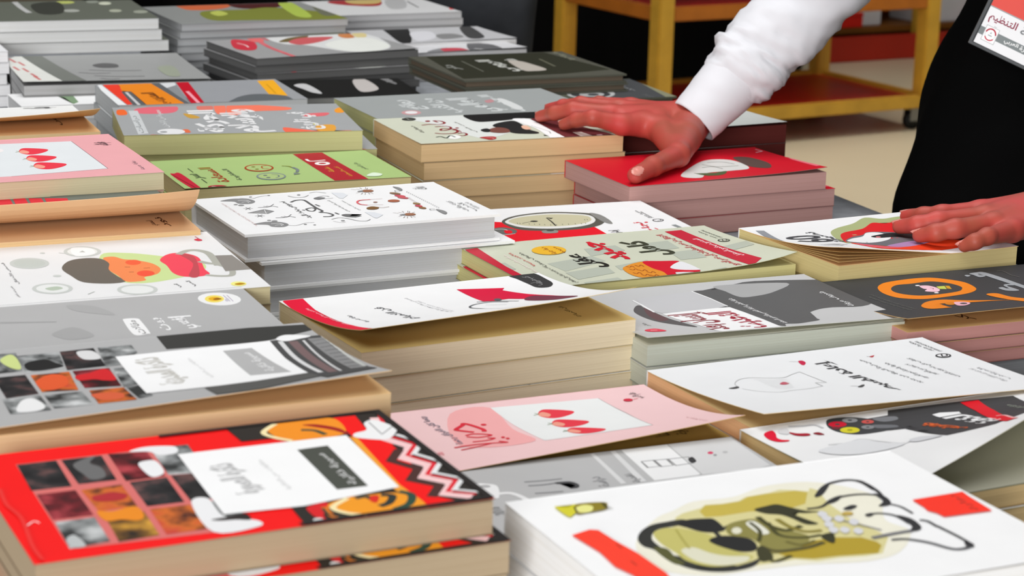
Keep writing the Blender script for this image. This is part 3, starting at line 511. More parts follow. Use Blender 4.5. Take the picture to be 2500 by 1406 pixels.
  ('s','a4541c',0.1,[10.51,3.78,10.64,3.33,10.98,3.66,10.98,3.13]),
  ('s','a4541c',0.1,[10.1,0.52,10.22,0.08,10.56,0.4,10.56,-0.11]),
  ('p','e8b432',[7.71,10.27,7.43,9.87,7.04,9.55,6.6,9.36,6.13,9.3,5.69,9.38,5.32,9.59,5.04,9.92,4.9,10.33,4.9,10.78,5.04,11.23,5.32,11.63,5.7,11.95,6.15,12.15,6.62,12.22,7.07,12.14,7.45,11.92,7.72,11.59,7.87,11.17,7.86,10.72]),
  ('t','8a3014','طبعة جديدة',5.97,6.62,9.44,11.84),
  ('t','8a3014','مزيدة',7.03,7.44,9.61,11.61),
  ('t','3f3f38','دانيال بينك',3.6,3.92,5.97,10.82),
  ('t','3f3f38','كتاب يغير نظرتك إلى العالم',3.43,3.82,0.44,6.08),
  ('t','c83a3c','الأكثر مبيعا',2.76,3.12,6.37,10.93),
  ('t','f0dada','من أفضل الكتب مبيعا في العالم',1.98,2.37,4.18,10.44),
 ],
 'D':[
  ('p','d6706c',[2.07,12.99,10.67,12.9,10.03,4.98,8.21,0.75,1.81,1.15]),
  ('p','@ph_dark',[2.11,12.92,4.02,12.89,3.84,8.99,1.94,9.07]),
  ('p','@ph_dark',[4.26,12.85,6.24,12.81,6.03,9.1,4.2,9.14]),
  ('p','@ph_red',[6.6,12.93,8.48,12.53,8.31,8.78,6.38,8.76]),
  ('p','@ph_grey',[8.75,13.08,10.67,12.9,10.38,8.58,8.51,8.87]),
  ('p','@ph_red',[2.04,8.46,3.86,8.41,3.82,4.89,1.97,4.93]),
  ('p','@ph_orange',[4.1,8.31,6.06,8.38,5.97,5.3,4.16,5.23]),
  ('p','@ph_dark',[6.49,8.55,8.32,8.6,8.13,5.0,6.38,5.06]),
  ('p','@ph_dark',[8.58,8.76,10.38,8.58,10.03,4.98,8.44,4.96]),
  ('p','@ph_grey',[2.0,4.62,3.79,4.59,3.68,1.41,1.83,1.22]),
  ('p','@ph_ochre',[4.25,4.57,6.06,4.47,5.89,1.32,4.02,1.2]),
  ('p','@ph_orange',[6.38,4.66,8.26,4.55,8.06,1.27,6.19,1.28]),
  ('p','@ph_grey',[8.45,4.63,9.98,4.67,10.31,0.73,8.21,0.75]),
  ('b','e9e9ea',[7.57,10.9,8.06,11.25,8.5,10.99,8.42,9.34,7.82,8.8,7.58,9.32]),
  ('b','e9e9ea',[7.66,12.85,8.34,13.24,9.19,13.19,9.99,12.79,9.78,11.86,8.91,11.82,8.54,12.52]),
  ('b','e9e9ea',[8.4,4.82,9.28,5.04,9.25,2.56,10.49,1.43,10.29,0.66,8.21,0.75]),
  ('b','2a2422',[8.58,2.29,9.35,2.36,10.25,2.47,10.23,1.62,9.62,1.87,8.92,2.0]),
  ('b','6a6a6a',[4.6,11.87,5.4,12.63,5.95,12.78,5.44,11.9,5.78,11.06,5.65,9.73,4.94,9.49,4.74,10.42]),
  ('b','b22a30',[4.36,7.23,4.82,7.37,5.39,7.48,5.94,6.93,5.63,6.4,5.07,6.3,4.35,6.58]),
  ('b','e88a1c',[4.07,5.26,4.73,5.0,5.85,5.27,5.94,4.05,5.56,3.43,4.83,3.8,4.13,3.92]),
  ('b','b8bcbc',[1.95,2.33,2.36,2.75,2.54,2.09,2.53,1.22,1.95,1.31]),
  ('s','ffffff',0.06,[0.72,4.59,1.13,5.04,1.31,4.74]),
  ('p','2a2622',[13.14,15.92,22.15,14.76,22.0,13.58,21.46,-0.0,17.56,-0.04,12.26,-0.67,12.44,2.39,18.75,11.04,15.71,12.21,13.31,12.36]),
  ('p','f20808',[18.94,14.33,20.17,14.27,19.91,11.97,20.25,9.11,18.93,7.94,18.78,10.64]),
  ('b','f0901e',[15.33,14.1,16.29,14.73,17.84,14.75,18.98,14.11,18.8,11.99,17.84,11.39,15.63,11.47,15.04,13.24]),
  ('s','f4e4b0',0.3,[15.81,14.42,14.8,13.33,15.04,12.37,15.71,11.54]),
  ('b','a01818',[17.05,13.75,17.78,13.57,18.64,12.55,18.71,11.44,18.22,12.41,17.44,13.3]),
  ('s','3a4a38',0.3,[16.71,12.99,17.33,12.66,17.64,11.85]),
  ('s','f0901e',0.15,[16.67,12.52,17.11,12.06,17.24,11.43]),
  ('p','f20808',[18.82,10.44,19.56,10.15,20.19,8.95,19.18,6.91,19.93,5.53,19.09,4.08,19.93,2.86,19.06,1.5,19.87,0.32,18.32,-0.11,18.26,1.66,18.03,2.77]),
  ('p','f0a030',[18.64,11.08,18.95,10.77,18.27,3.36,18.41,0.93,18.34,-0.04,18.06,0.08,17.78,2.87]),
  ('l','f2c8c8',0.62,[21.03,13.54,20.21,10.09,20.96,8.46,19.93,6.99,20.71,5.4,19.73,3.99,20.69,2.73,19.71,1.4,20.77,0.54]),
  ('l','dc2030',0.22,[21.4,13.91,20.57,10.44,21.32,8.79,20.28,7.31,21.05,5.71,20.07,4.3,21.03,3.03,20.03,1.69,21.11,0.82]),
  ('l','e4e4e4',0.26,[20.99,10.56,21.74,8.92,20.69,7.43,21.46,5.83,20.47,4.41,21.43,3.13,20.43,1.79,21.5,0.92]),
  ('l','4a2c28',0.5,[20.22,8.27,19.2,6.82,19.98,5.23,19.02,3.84,19.98,2.58,19.01,1.26]),
  ('b','ececec',[20.13,12.87,20.78,13.23,21.27,12.24,21.49,11.56,20.37,10.03,19.31,10.44,18.85,11.0,19.1,11.49,19.84,11.79]),
  ('l','6a6a6a',0.06,[20.42,12.96,20.32,10.82]),
  ('l','6a6a6a',0.06,[20.32,10.82,21.29,11.83]),
  ('b','f09a20',[13.97,1.92,15.12,2.61,16.26,2.64,17.7,2.39,18.26,1.66,18.25,-0.0,16.92,0.06,15.27,0.1,14.62,0.85]),
  ('s','f4e4b0',0.3,[15.27,2.55,14.21,1.66,14.52,0.73,15.32,0.08]),
  ('b','d81e24',[13.11,2.11,13.94,2.43,14.18,2.17,13.42,0.71,13.59,0.0,13.08,0.69,13.0,1.36]),
  ('s','3a4038',0.35,[15.61,2.41,16.18,2.43,16.37,1.76]),
  ('s','2c3430',0.4,[16.9,2.38,17.33,2.04,16.84,1.24,16.28,0.98]),
  ('s','2c4a3c',0.4,[17.86,2.5,18.22,1.84,17.65,0.74,16.74,0.3]),
  ('b','d82a1c',[16.4,2.42,16.75,2.28,16.31,1.46,16.13,1.86]),
  ('s','e07a20',0.3,[13.83,1.82,13.8,0.55,14.4,-0.02]),
  ('s','3a4030',0.16,[13.73,1.7,13.75,0.73,14.53,0.17]),
  ('p','e8e8e8',[13.26,0.22,13.22,0.15,13.16,0.09,13.09,0.06,13.01,0.05,12.94,0.07,12.87,0.11,12.82,0.17,12.78,0.25,12.78,0.33,12.79,0.41,12.83,0.48,12.89,0.54,12.96,0.57,13.04,0.58,13.12,0.56,13.19,0.52,13.24,0.46,13.27,0.38,13.28,0.3]),
  ('p','f3f3f3',[9.73,11.51,15.08,11.4,18.55,11.31,18.11,3.08,13.02,2.31,9.28,2.63]),
  ('p','4a4d46',[15.45,10.04,17.09,10.11,16.79,3.76,15.24,3.82]),
  ('t','cfcfcd','سيرة ذاتية',16.05,16.61,4.27,9.06),
  ('t','c2c2c2','حكايات من الذاكرة',13.04,13.35,4.71,9.26),
  ('t','b4b4b4','ذاكرة الصورة',10.52,12.15,4.81,9.36),
  ('s','e8302c',0.2,[0.6,9.67,0.44,7.48,0.68,5.52,0.37,1.95,0.42,0.25]),
  ('p','24201e',[12.15,0.0,21.7,0.0,21.7,0.32,12.05,0.32]),
  ('p','24201e',[21.28,0.0,21.7,0.0,21.7,14.7,21.28,14.7]),
  ('p','24201e',[9.65,14.4,21.7,14.4,21.7,14.7,9.65,14.7]),
 ],
 'M':[
  ('p','3a3a38',[14.95,15.65,24.47,14.54,24.57,13.49,20.38,11.74,14.75,12.14]),
  ('p','@ph_grey',[4.74,14.37,6.51,14.3,6.13,10.51,4.4,10.5]),
  ('p','@ph_grey',[6.43,13.65,8.81,13.6,8.42,10.31,6.17,10.16]),
  ('p','@ph_dark',[8.89,13.68,10.86,13.79,10.63,9.9,8.43,9.84]),
  ('p','@ph_grey',[11.11,13.81,13.06,13.7,13.0,12.07,11.45,9.81,10.58,9.69]),
  ('p','@ph_dark',[4.36,9.74,6.08,9.74,5.95,5.68,4.19,5.48]),
  ('p','@ph_orange',[6.33,9.53,8.46,9.48,8.06,5.51,6.18,5.93]),
  ('p','@ph_red',[8.65,9.52,10.69,9.4,10.37,5.35,8.47,5.79]),
  ('p','@ph_grey',[10.9,9.32,11.47,9.2,11.31,5.39,10.41,5.07]),
  ('p','@ph_grey',[3.94,5.37,5.94,5.34,5.82,2.05,3.76,2.28]),
  ('p','@ph_grey',[6.14,5.24,8.13,5.1,8.04,2.1,6.04,2.29]),
  ('p','@ph_orange',[8.54,5.14,10.38,4.96,10.32,1.85,8.31,2.06]),
  ('p','@ph_grey',[10.52,5.02,11.27,5.02,11.31,2.35,10.48,2.03]),
  ('b','c9d68a',[5.36,13.03,6.09,14.0,6.32,13.13,6.11,10.97,5.61,11.38]),
  ('b','e05a2c',[6.28,7.96,6.97,9.04,7.6,9.25,8.03,8.61,7.85,7.05,7.14,6.19,6.37,6.3]),
  ('b','d02026',[8.56,8.39,9.4,8.74,10.47,9.25,10.45,6.83,9.82,6.87,9.36,7.33,8.57,7.44]),
  ('b','e8e8e8',[4.76,4.52,5.4,4.9,5.72,3.56,5.53,2.46,4.81,2.15,4.16,2.64]),
  ('b','1f1f1f',[6.54,11.93,7.71,12.4,8.12,11.57,8.36,10.56,6.56,10.34]),
  ('b','d8d8d8',[9.76,13.26,10.65,13.17,10.73,11.51,9.8,11.63]),
  ('b','d8603c',[8.4,4.09,8.96,4.29,9.96,3.74,9.71,2.53,8.67,2.64]),
  ('p','f4f4f4',[11.58,11.54,20.38,11.74,21.71,11.87,20.92,2.25,17.35,2.35,11.11,2.91]),
  ('p','b4b4b4',[17.62,10.54,19.36,10.56,19.51,3.8,17.26,4.14]),
  ('t','e6e6e6','سيرة ذاتية',18.36,19.08,4.73,9.64),
  ('t','c4c2bc','ذاكرة المدينة',12.27,14.21,4.26,10.67),
  ('t','cccccc','حكايات من الذاكرة',15.19,15.44,4.81,9.71),
  ('p','5a5a58',[14.17,2.52,17.11,2.54,21.75,3.21,21.67,1.96,16.6,0.02,14.19,0.25]),
  ('p','4c4c4c',[20.83,11.7,23.96,11.92,24.18,11.05,23.83,6.86,23.57,2.42,23.78,1.66,20.53,0.75,20.19,2.9,20.37,7.44]),
  ('s','d8d8d8',0.3,[21.36,11.37,20.91,7.17,20.8,2.57]),
  ('s','7a6464',0.55,[22.05,11.1,21.72,7.36,21.41,2.22]),
  ('s','cfcfcf',0.16,[22.7,11.1,22.33,7.65,21.85,2.25]),
  ('s','8a8a8a',0.9,[23.49,11.32,23.27,7.78,22.99,2.53]),
  ('s','c2c4c0',0.2,[24.06,11.62,23.94,8.93,23.46,2.78]),
  ('b','f0f0f0',[21.28,11.91,22.1,12.62,23.43,11.91,22.49,11.45,21.65,11.26]),
  ('l','5a5a5a',0.07,[23.02,10.71,24.02,10.97]),
  ('l','5a5a5a',0.07,[23.03,9.9,23.98,10.13]),
  ('l','5a5a5a',0.07,[23.02,9.06,23.93,9.25]),
  ('l','5a5a5a',0.07,[23.01,8.21,23.86,8.36]),
  ('l','5a5a5a',0.07,[22.98,7.32,23.78,7.43]),
  ('l','5a5a5a',0.07,[22.93,6.39,23.69,6.45]),
  ('l','5a5a5a',0.07,[22.87,5.42,23.56,5.43]),
  ('l','5a5a5a',0.07,[22.78,4.39,23.42,4.34]),
  ('l','5a5a5a',0.07,[22.65,3.28,23.23,3.17]),
 ],
 'E':[
  ('b','ebe8d6',[5.89,11.29,7.37,12.06,8.94,12.84,11.14,12.72,13.62,13.57,16.35,13.09,18.07,10.3,16.56,7.25,16.81,5.5,14.85,3.39,12.67,2.86,9.74,3.56,7.18,3.81,4.66,4.06,2.94,5.74,3.49,8.69]),
  ('p','d6ce94',[7.02,11.19,7.6,11.56,8.79,11.87,9.24,12.22,10.11,12.06,11.11,12.12,11.73,12.5,13.25,12.63,13.91,12.83,14.62,12.48,15.18,12.09,15.51,12.5,15.71,12.07,15.17,10.16,14.99,7.85,15.33,5.9,15.31,5.11,14.48,4.16,13.88,3.46,12.93,3.44,11.67,3.71,10.45,3.73,9.58,4.29,8.34,4.25,6.59,4.33,5.2,5.02,5.17,7.13,5.94,9.65]),
  ('p','c4b04c',[8.5,11.47,9.2,12.14,10.12,11.97,11.13,12.02,11.83,12.46,13.04,12.5,14.58,12.4,15.04,11.96,14.05,10.58,12.53,10.13,10.86,10.58,9.23,10.53,8.38,10.68]),
  ('p','b0982c',[10.31,6.08,11.61,6.06,12.92,6.03,14.09,5.58,14.46,4.8,14.41,4.34,13.68,3.54,12.91,3.68,11.69,3.93,10.46,4.03,9.4,4.59,9.2,5.27]),
  ('b','30312e',[3.86,9.17,4.47,10.04,5.37,10.67,6.31,10.8,7.19,10.8,7.27,10.28,6.43,10.11,5.53,10.04,4.98,9.69,4.51,8.92,4.43,7.87,4.44,7.1,4.42,5.76,5.09,4.84,6.1,4.52,7.43,4.75,8.21,5.05,7.29,4.21,5.96,4.07,4.83,4.58,4.19,5.55,4.04,6.8,3.95,7.75,3.7,8.3]),
  ('b','57582f',[4.08,8.0,4.61,7.64,4.46,6.49,4.52,5.72,4.06,5.75,3.94,6.84]),
  ('b','c2bb6c',[4.98,9.69,5.91,10.06,6.56,9.65,7.28,8.74,7.41,7.98,7.12,7.15,7.59,6.05,7.9,5.24,6.8,4.7,5.44,4.93,4.75,5.93,4.74,6.99,4.66,8.4]),
  ('b','dcdac2',[5.19,7.27,5.88,7.32,6.27,6.4,6.84,5.8,7.74,5.38,7.18,4.84,6.0,4.86,5.22,5.6,5.04,6.57]),
  ('s','a8a050',0.12,[6.21,9.7,5.87,8.41,5.61,7.26]),
  ('b','222323',[6.59,10.29,7.35,10.66,8.28,10.51,8.64,10.25,8.55,9.22,8.34,8.74,7.74,8.68,7.19,9.01,6.83,9.71]),
  ('b','222323',[7.02,7.89,7.71,8.18,8.42,7.91,8.94,7.32,8.83,6.5,8.36,5.91,7.73,5.99,7.32,6.53,7.01,7.27]),
  ('s','30312e',0.25,[7.82,8.7,7.72,8.1]),
  ('s','30312e',0.22,[8.4,8.96,9.03,9.29,9.78,9.49]),
  ('b','8a8446',[8.74,9.23,9.66,9.62,10.56,9.53,10.83,8.6,11.36,7.59,11.75,6.48,10.33,5.3,8.83,5.26,8.43,5.72,8.98,6.44,8.98,7.38,8.29,8.12]),
  ('p','dedcc6',[9.12,8.41,9.03,8.29,8.94,8.2,8.83,8.13,8.74,8.1,8.66,8.11,8.6,8.15,8.57,8.23,8.56,8.34,8.6,8.46,8.65,8.59,8.74,8.7,8.83,8.8,8.94,8.87,9.03,8.9,9.12,8.9,9.18,8.85,9.21,8.77,9.21,8.66,9.18,8.54]),
  ('b','e2e2d4',[9.82,9.23,10.35,9.28,10.27,7.76,9.75,7.64,9.69,8.38]),
  ('b','33341f',[11.18,10.72,11.96,10.94,12.63,10.98,13.04,10.36,13.52,9.67,14.15,9.31,13.35,9.39,12.67,9.65,12.89,8.65,13.12,7.9,12.51,8.05,12.29,9.04,12.02,9.64,11.42,10.04]),
  ('s','45441f',0.32,[10.81,9.77,10.74,8.48,11.14,7.67,12.18,7.93]),
  ('s','45441f',0.25,[10.87,8.91,10.51,7.27,11.33,6.56,12.45,6.53]),
  ('s','8a7f35',0.3,[11.53,9.16,11.58,7.99,11.98,7.19,12.78,7.05]),
  ('b','33341f',[12.36,6.48,13.09,6.53,12.47,5.41,12.23,5.74]),
  ('s','55502a',0.3,[8.89,6.32,9.3,5.47,10.83,5.34,12.03,5.66]),
  ('s','45441f',0.25,[8.74,5.76,8.48,4.42,9.64,4.72]),
  ('b','3c3c22',[8.55,6.06,9.06,6.1,8.7,4.78,7.94,4.63]),
  ('s','45441f',0.2,[10.05,9.23,9.88,7.99,9.14,6.85]),
  ('s','6a6430',0.2,[10.35,6.38,10.82,5.73,11.74,6.0]),
  ('s','2c2d2f',0.2,[15.1,11.24,16.0,12.14,16.9,12.71,18.0,12.81,18.52,12.25,18.53,11.02,18.28,10.04]),
  ('b','2c2d2f',[15.04,11.26,16.06,12.33,16.83,12.7,16.01,11.78,15.36,11.23]),
  ('b','2c2d2f',[18.16,12.75,18.62,12.4,18.6,11.13,18.36,11.08,18.39,12.15]),
  ('s','2c2d2f',0.18,[13.7,9.85,14.57,9.87,15.71,10.62,16.89,10.79,17.71,10.61,18.16,10.26]),
  ('b','2c2d2f',[14.97,10.15,15.8,10.76,16.41,10.88,15.83,10.35,15.31,10.11]),
  ('b','2c2d2f',[18.08,10.56,18.39,10.0,18.21,9.19,17.84,8.84,17.3,8.92,17.93,9.47]),
  ('s','2c2d2f',0.14,[17.94,9.03,18.29,8.46,18.31,7.42]),
  ('s','2c2d2f',0.16,[15.92,8.0,16.68,8.05,17.29,7.48,17.33,6.29]),
  ('b','2c2d2f',[17.39,7.44,17.8,6.77,17.6,5.68,17.15,5.32,16.79,5.46,17.25,5.98]),
  ('s','77777a',0.3,[16.85,5.4,15.86,5.38,14.5,5.26]),
  ('b','2c2d2f',[15.38,9.19,16.06,9.51,16.26,9.27,15.67,8.97]),
  ('b','2c2d2f',[15.96,8.11,16.38,8.19,16.28,7.89,15.94,7.82]),
  ('s','2c2d2f',0.16,[18.07,6.5,18.35,6.23,18.35,5.39]),
  ('s','4a4c50',0.2,[15.22,4.71,15.94,4.54,16.69,3.77,17.22,2.7,17.77,2.48,18.4,2.63]),
  ('s','2c2d2f',0.16,[18.39,5.54,18.5,4.03,18.49,2.75]),
  ('b','2c2d2f',[18.45,3.32,18.58,2.87,18.4,2.5,18.1,2.71]),
  ('s','8a8a8c',0.12,[13.79,8.64,14.49,7.71,15.51,6.0]),
  ('b','d5d5d8',[13.75,8.99,14.15,9.31,14.28,8.96,14.0,8.56,13.7,8.5]),
  ('b','d5d5d8',[13.3,7.66,13.69,7.98,13.82,7.63,13.55,7.24,13.25,7.19]),
  ('b','d5d5d8',[14.19,8.15,14.59,8.47,14.72,8.12,14.44,7.73,14.14,7.67]),
  ('b','d5d5d8',[13.6,6.73,13.99,7.04,14.12,6.69,13.85,6.31,13.56,6.26]),
  ('b','d5d5d8',[14.61,7.49,15.01,7.81,15.14,7.46,14.85,7.07,14.56,7.02]),
  ('b','d5d5d8',[14.13,6.37,14.53,6.67,14.66,6.33,14.38,5.95,14.09,5.9]),
  ('b','d5d5d8',[13.09,6.93,13.48,7.24,13.61,6.89,13.33,6.51,13.05,6.46]),
  ('b','d5d5d8',[13.62,8.37,14.01,8.69,14.15,8.34,13.86,7.94,13.57,7.89]),
  ('p','c2a650',[15.47,8.42,15.42,8.36,15.34,8.31,15.25,8.29,15.16,8.28,15.07,8.3,15.0,8.34,14.94,8.4,14.92,8.47,14.92,8.55,14.95,8.62,15.0,8.68,15.08,8.73,15.17,8.75,15.26,8.76,15.35,8.74,15.43,8.7,15.48,8.64,15.51,8.57,15.51,8.49]),
  ('p','f8321c',[19.37,9.01,22.51,9.12,22.4,8.39,22.24,6.26,20.7,6.34,19.46,6.39,19.42,7.0,19.19,7.43,19.31,7.9]),
  ('t','b82a1a','رواية',21.36,21.85,6.58,8.87),
  ('p','f8402a',[1.11,10.68,2.22,11.05,2.59,10.83,2.72,9.29,2.99,7.5,3.09,4.81,2.8,3.64,1.63,3.82,1.53,5.27,1.24,6.39,1.38,8.27]),
  ('s','c8301c',0.12,[2.57,8.88,2.56,8.27]),
  ('s','c8301c',0.12,[2.24,6.74,2.23,6.16]),
  ('b','d2cb30',[2.0,14.49,2.35,14.19,2.7,14.15,3.08,14.42,3.68,14.12,2.5,13.22,2.1,12.91,1.98,13.41]),
  ('b','8a7c20',[2.91,14.07,3.33,14.42,4.57,14.16,4.5,13.64,4.18,13.26,3.14,13.15,2.6,13.18]),
  ('b','e4e28a',[2.89,13.91,3.45,14.17,3.78,13.83,3.39,13.22,2.82,13.26]),
  ('s','4a4420',0.1,[2.88,14.08,2.67,13.32]),
  ('p','4a4420',[4.4,14.19,4.54,13.97,4.43,13.5,4.65,13.21,4.26,13.43]),
 ],
 'F':[
  ('b','f5b0b0',[7.11,11.57,9.98,11.9,9.36,7.06,9.36,3.8,6.4,3.81,5.05,5.8]),
  ('p','eceeed',[10.01,11.89,17.29,11.32,17.19,7.39,16.81,3.06,9.81,3.47,9.8,8.03]),
  ('l','b9a9a9',0.06,[17.29,11.32,17.26,7.53,16.81,3.06]),
  ('b','e8394a',[12.14,9.4,12.8,10.28,13.56,10.07,14.45,9.36,14.33,8.85,13.61,8.39,12.8,8.21,12.25,8.59]),
  ('b','f0a08c',[12.14,9.4,12.64,9.83,12.89,9.18,12.53,8.68,12.18,8.95]),
  ('l','7f8f6a',0.09,[11.82,9.33,12.22,9.47]),
  ('l','7f8f6a',0.08,[12.06,9.75,12.24,9.46]),
  ('b','e8394a',[11.94,6.99,12.58,7.81,13.32,7.53,14.18,6.72,14.05,6.22,13.36,5.82,12.57,5.74,12.04,6.17]),
  ('b','f0a08c',[11.94,6.99,12.42,7.37,12.67,6.7,12.32,6.23,11.97,6.54]),
  ('l','7f8f6a',0.09,[11.62,6.95,12.02,7.05]),
  ('l','7f8f6a',0.08,[11.86,7.35,12.04,7.04]),
  ('b','e8394a',[11.96,4.87,12.53,5.53,13.24,5.15,14.05,4.22,13.94,3.75,13.31,3.5,12.58,3.57,12.08,4.08]),
  ('b','f0a08c',[11.96,4.87,12.4,5.14,12.65,4.47,12.34,4.09,12.0,4.45]),
  ('l','7f8f6a',0.09,[11.66,4.88,12.03,4.91]),
  ('l','7f8f6a',0.08,[11.87,5.21,12.05,4.9]),
  ('s','dc2a3e',0.3,[6.93,7.4,6.26,8.12,6.2,8.42,6.89,9.06,7.1,9.37,7.4,8.84,7.68,7.74,7.54,7.24]),
  ('s','dc2a3e',0.2,[6.19,6.91,6.78,7.05,7.52,6.52,7.48,6.25,6.71,6.21,6.15,6.65]),
  ('s','dc2a3e',0.18,[6.0,5.43,6.93,5.35,7.48,5.59,7.14,5.83]),
  ('s','dc2a3e',0.18,[4.55,4.78,5.8,4.8,6.9,4.6,7.73,4.3,7.43,4.81]),
  ('s','dc2a3e',0.15,[4.7,4.11,5.88,4.3,6.9,4.6]),
  ('p','dc2a3e',[8.29,8.58,8.26,8.53,8.21,8.49,8.15,8.46,8.1,8.46,8.04,8.47,7.99,8.51,7.96,8.55,7.94,8.61,7.94,8.67,7.96,8.73,7.99,8.79,8.04,8.83,8.09,8.85,8.15,8.86,8.2,8.84,8.25,8.81,8.29,8.76,8.3,8.71,8.31,8.65]),
  ('p','dc2a3e',[8.11,5.44,8.08,5.39,8.05,5.35,8.01,5.33,7.97,5.32,7.93,5.33,7.9,5.36,7.88,5.4,7.87,5.45,7.88,5.51,7.9,5.56,7.93,5.61,7.97,5.65,8.01,5.68,8.05,5.69,8.09,5.68,8.11,5.65,8.13,5.61,8.14,5.55,8.13,5.5]),
  ('p','dc2a3e',[8.24,5.05,8.21,5.0,8.17,4.96,8.13,4.93,8.09,4.93,8.05,4.94,8.02,4.97,8.01,5.01,8.0,5.06,8.01,5.12,8.03,5.18,8.06,5.23,8.09,5.27,8.13,5.29,8.17,5.3,8.21,5.29,8.24,5.26,8.26,5.22,8.26,5.17,8.26,5.11]),
  ('t','8f8592','ربما كان الفراق رحمة',4.96,5.56,5.32,11.64),
  ('t','4a3c40','عالم الأدب',19.43,20.27,10.25,11.64),
  ('p','d02c44',[19.11,10.04,19.05,9.95,18.97,9.89,18.87,9.85,18.77,9.84,18.68,9.87,18.6,9.92,18.54,10.0,18.52,10.09,18.52,10.19,18.55,10.29,18.61,10.37,18.69,10.43,18.79,10.47,18.89,10.48,18.99,10.46,19.07,10.41,19.12,10.33,19.15,10.24,19.15,10.14]),
  ('s','d02c44',0.06,[19.2,10.16,19.6,10.28]),
  ('t','c89a9c','رواية',19.42,19.6,1.09,3.82),
  ('t','e0808a','روايات',3.03,3.57,3.6,4.28),
 ],
 'F_page':[
  ('t','5a4420','خذلتنا',17.12,18.17,3.24,4.82),
  ('t','5a4420','رواية',18.57,19.59,3.14,4.45),
 ],
 'I':[
  ('p','e0e4e6',[10.47,16.04,20.13,15.26,20.1,2.82,12.13,2.09,9.19,2.19]),
  ('l','a07a80',0.07,[20.13,15.26,20.1,2.82]),
  ('l','a07a80',0.07,[20.1,2.82,12.13,2.09]),
  ('b','e8394a',[14.86,11.82,15.42,13.25,16.24,13.13,17.29,12.36,17.24,11.64,16.57,10.84,15.74,10.38,15.1,10.73]),
  ('b','f0a08c',[14.86,11.82,15.31,12.55,15.68,11.7,15.38,10.93,14.96,11.21]),
  ('l','7f8f6a',0.09,[14.53,11.63,14.93,11.94]),
  ('l','7f8f6a',0.08,[14.72,12.3,14.95,11.93]),
  ('b','e8394a',[14.76,8.62,15.31,10.0,16.16,9.87,17.23,9.1,17.19,8.41,16.51,7.64,15.67,7.21,15.01,7.56]),
  ('b','f0a08c',[14.76,8.62,15.21,9.32,15.59,8.49,15.3,7.75,14.87,8.03]),
  ('l','7f8f6a',0.09,[14.42,8.45,14.83,8.74]),
  ('l','7f8f6a',0.08,[14.62,9.09,14.86,8.73]),
  ('b','e8394a',[14.64,5.42,15.23,6.84,16.13,6.7,17.27,5.89,17.24,5.17,16.51,4.38,15.62,3.95,14.92,4.33]),
  ('b','f0a08c',[14.64,5.42,15.12,6.14,15.53,5.28,15.22,4.51,14.76,4.81]),
  ('l','7f8f6a',0.09,[14.28,5.25,14.72,5.54]),
  ('l','7f8f6a',0.08,[14.48,5.91,14.74,5.53]),
  ('p','f0eaea',[13.79,12.78,13.72,12.54,13.61,12.33,13.47,12.18,13.32,12.11,13.17,12.11,13.04,12.19,12.94,12.35,12.88,12.56,12.86,12.81,12.89,13.07,12.97,13.31,13.08,13.52,13.22,13.67,13.37,13.75,13.52,13.75,13.65,13.66,13.75,13.51,13.81,13.29,13.83,13.04]),
  ('t','6a4e54','عالم الأدب',21.56,23.2,12.5,14.18),
  ('t','9a7880','رواية جديدة',22.52,22.96,1.59,5.18),
 ],
 'G':[
  ('t','3a3a3c','إعادة الضبط',11.34,12.66,2.86,12.1),
  ('b','c81c48',[10.67,12.37,11.04,12.42,10.94,11.85,10.48,11.36,10.38,11.57]),
  ('l','b5b5b5',0.05,[10.08,12.56,10.64,12.25]),
  ('b','c81c48',[6.05,7.54,6.6,8.03,6.73,7.74,6.73,7.47,6.3,7.3]),
  ('b','c04a50',[15.91,11.49,16.42,11.65,15.97,11.23]),
  ('l','5a5a5a',0.05,[15.73,11.57,15.99,11.46]),
  ('b','4a4a4a',[10.16,4.7,10.85,5.15,10.88,4.95,10.34,4.5]),
  ('l','5a5a5a',0.05,[9.88,5.1,10.37,4.87]),
  ('s','c4c4c4',0.07,[3.13,7.9,3.46,8.88,4.3,9.76,5.23,9.94,6.31,9.35,7.3,9.03,8.27,9.53,9.16,9.95]),
  ('l','c4c4c4',0.07,[9.16,9.95,9.08,6.66]),
  ('l','c4c4c4',0.07,[9.08,6.66,8.36,6.89]),
  ('l','c4c4c4',0.07,[8.36,6.89,8.25,5.86]),
  ('s','c8c8c8',0.06,[8.25,5.86,6.96,5.62,5.71,5.64,4.6,5.59,3.58,6.5,3.15,7.51]),
  ('b','4a4a4a',[2.41,7.96,2.79,8.07,3.21,8.17,3.13,7.83,2.64,7.69]),
  ('s','dadada',0.05,[5.29,9.47,6.13,8.78,7.25,8.54]),
  ('s','dadada',0.05,[5.27,9.0,6.04,8.37,7.12,8.19]),
  ('s','dadada',0.05,[5.24,8.53,5.96,7.96,6.98,7.85]),
  ('s','dadada',0.05,[5.21,8.06,5.87,7.55,6.84,7.5]),
  ('s','dadada',0.05,[5.17,7.58,5.78,7.13,6.7,7.15]),
  ('s','dadada',0.05,[5.13,7.1,5.69,6.71,6.56,6.79]),
  ('s','dadada',0.05,[5.09,6.62,5.59,6.29,6.41,6.44]),
  ('t','77787a','حين تبدأ الحياة من جديد',14.45,14.94,3.94,11.01),
  ('t','77787a','خطوة واحدة نحو الضوء',15.61,16.1,4.92,9.63),
  ('t','77787a','لا تخف من التغيير',16.82,17.31,5.54,8.76),
  ('t','77787a','كتاب في تطوير الذات',17.92,18.41,4.46,10.05),
  ('t','4a4a4c','مكتبة جرير',20.69,21.04,11.0,13.7),
  ('t','6a6a6c','JARIR BOOKSTORE',21.22,21.5,10.68,13.59),
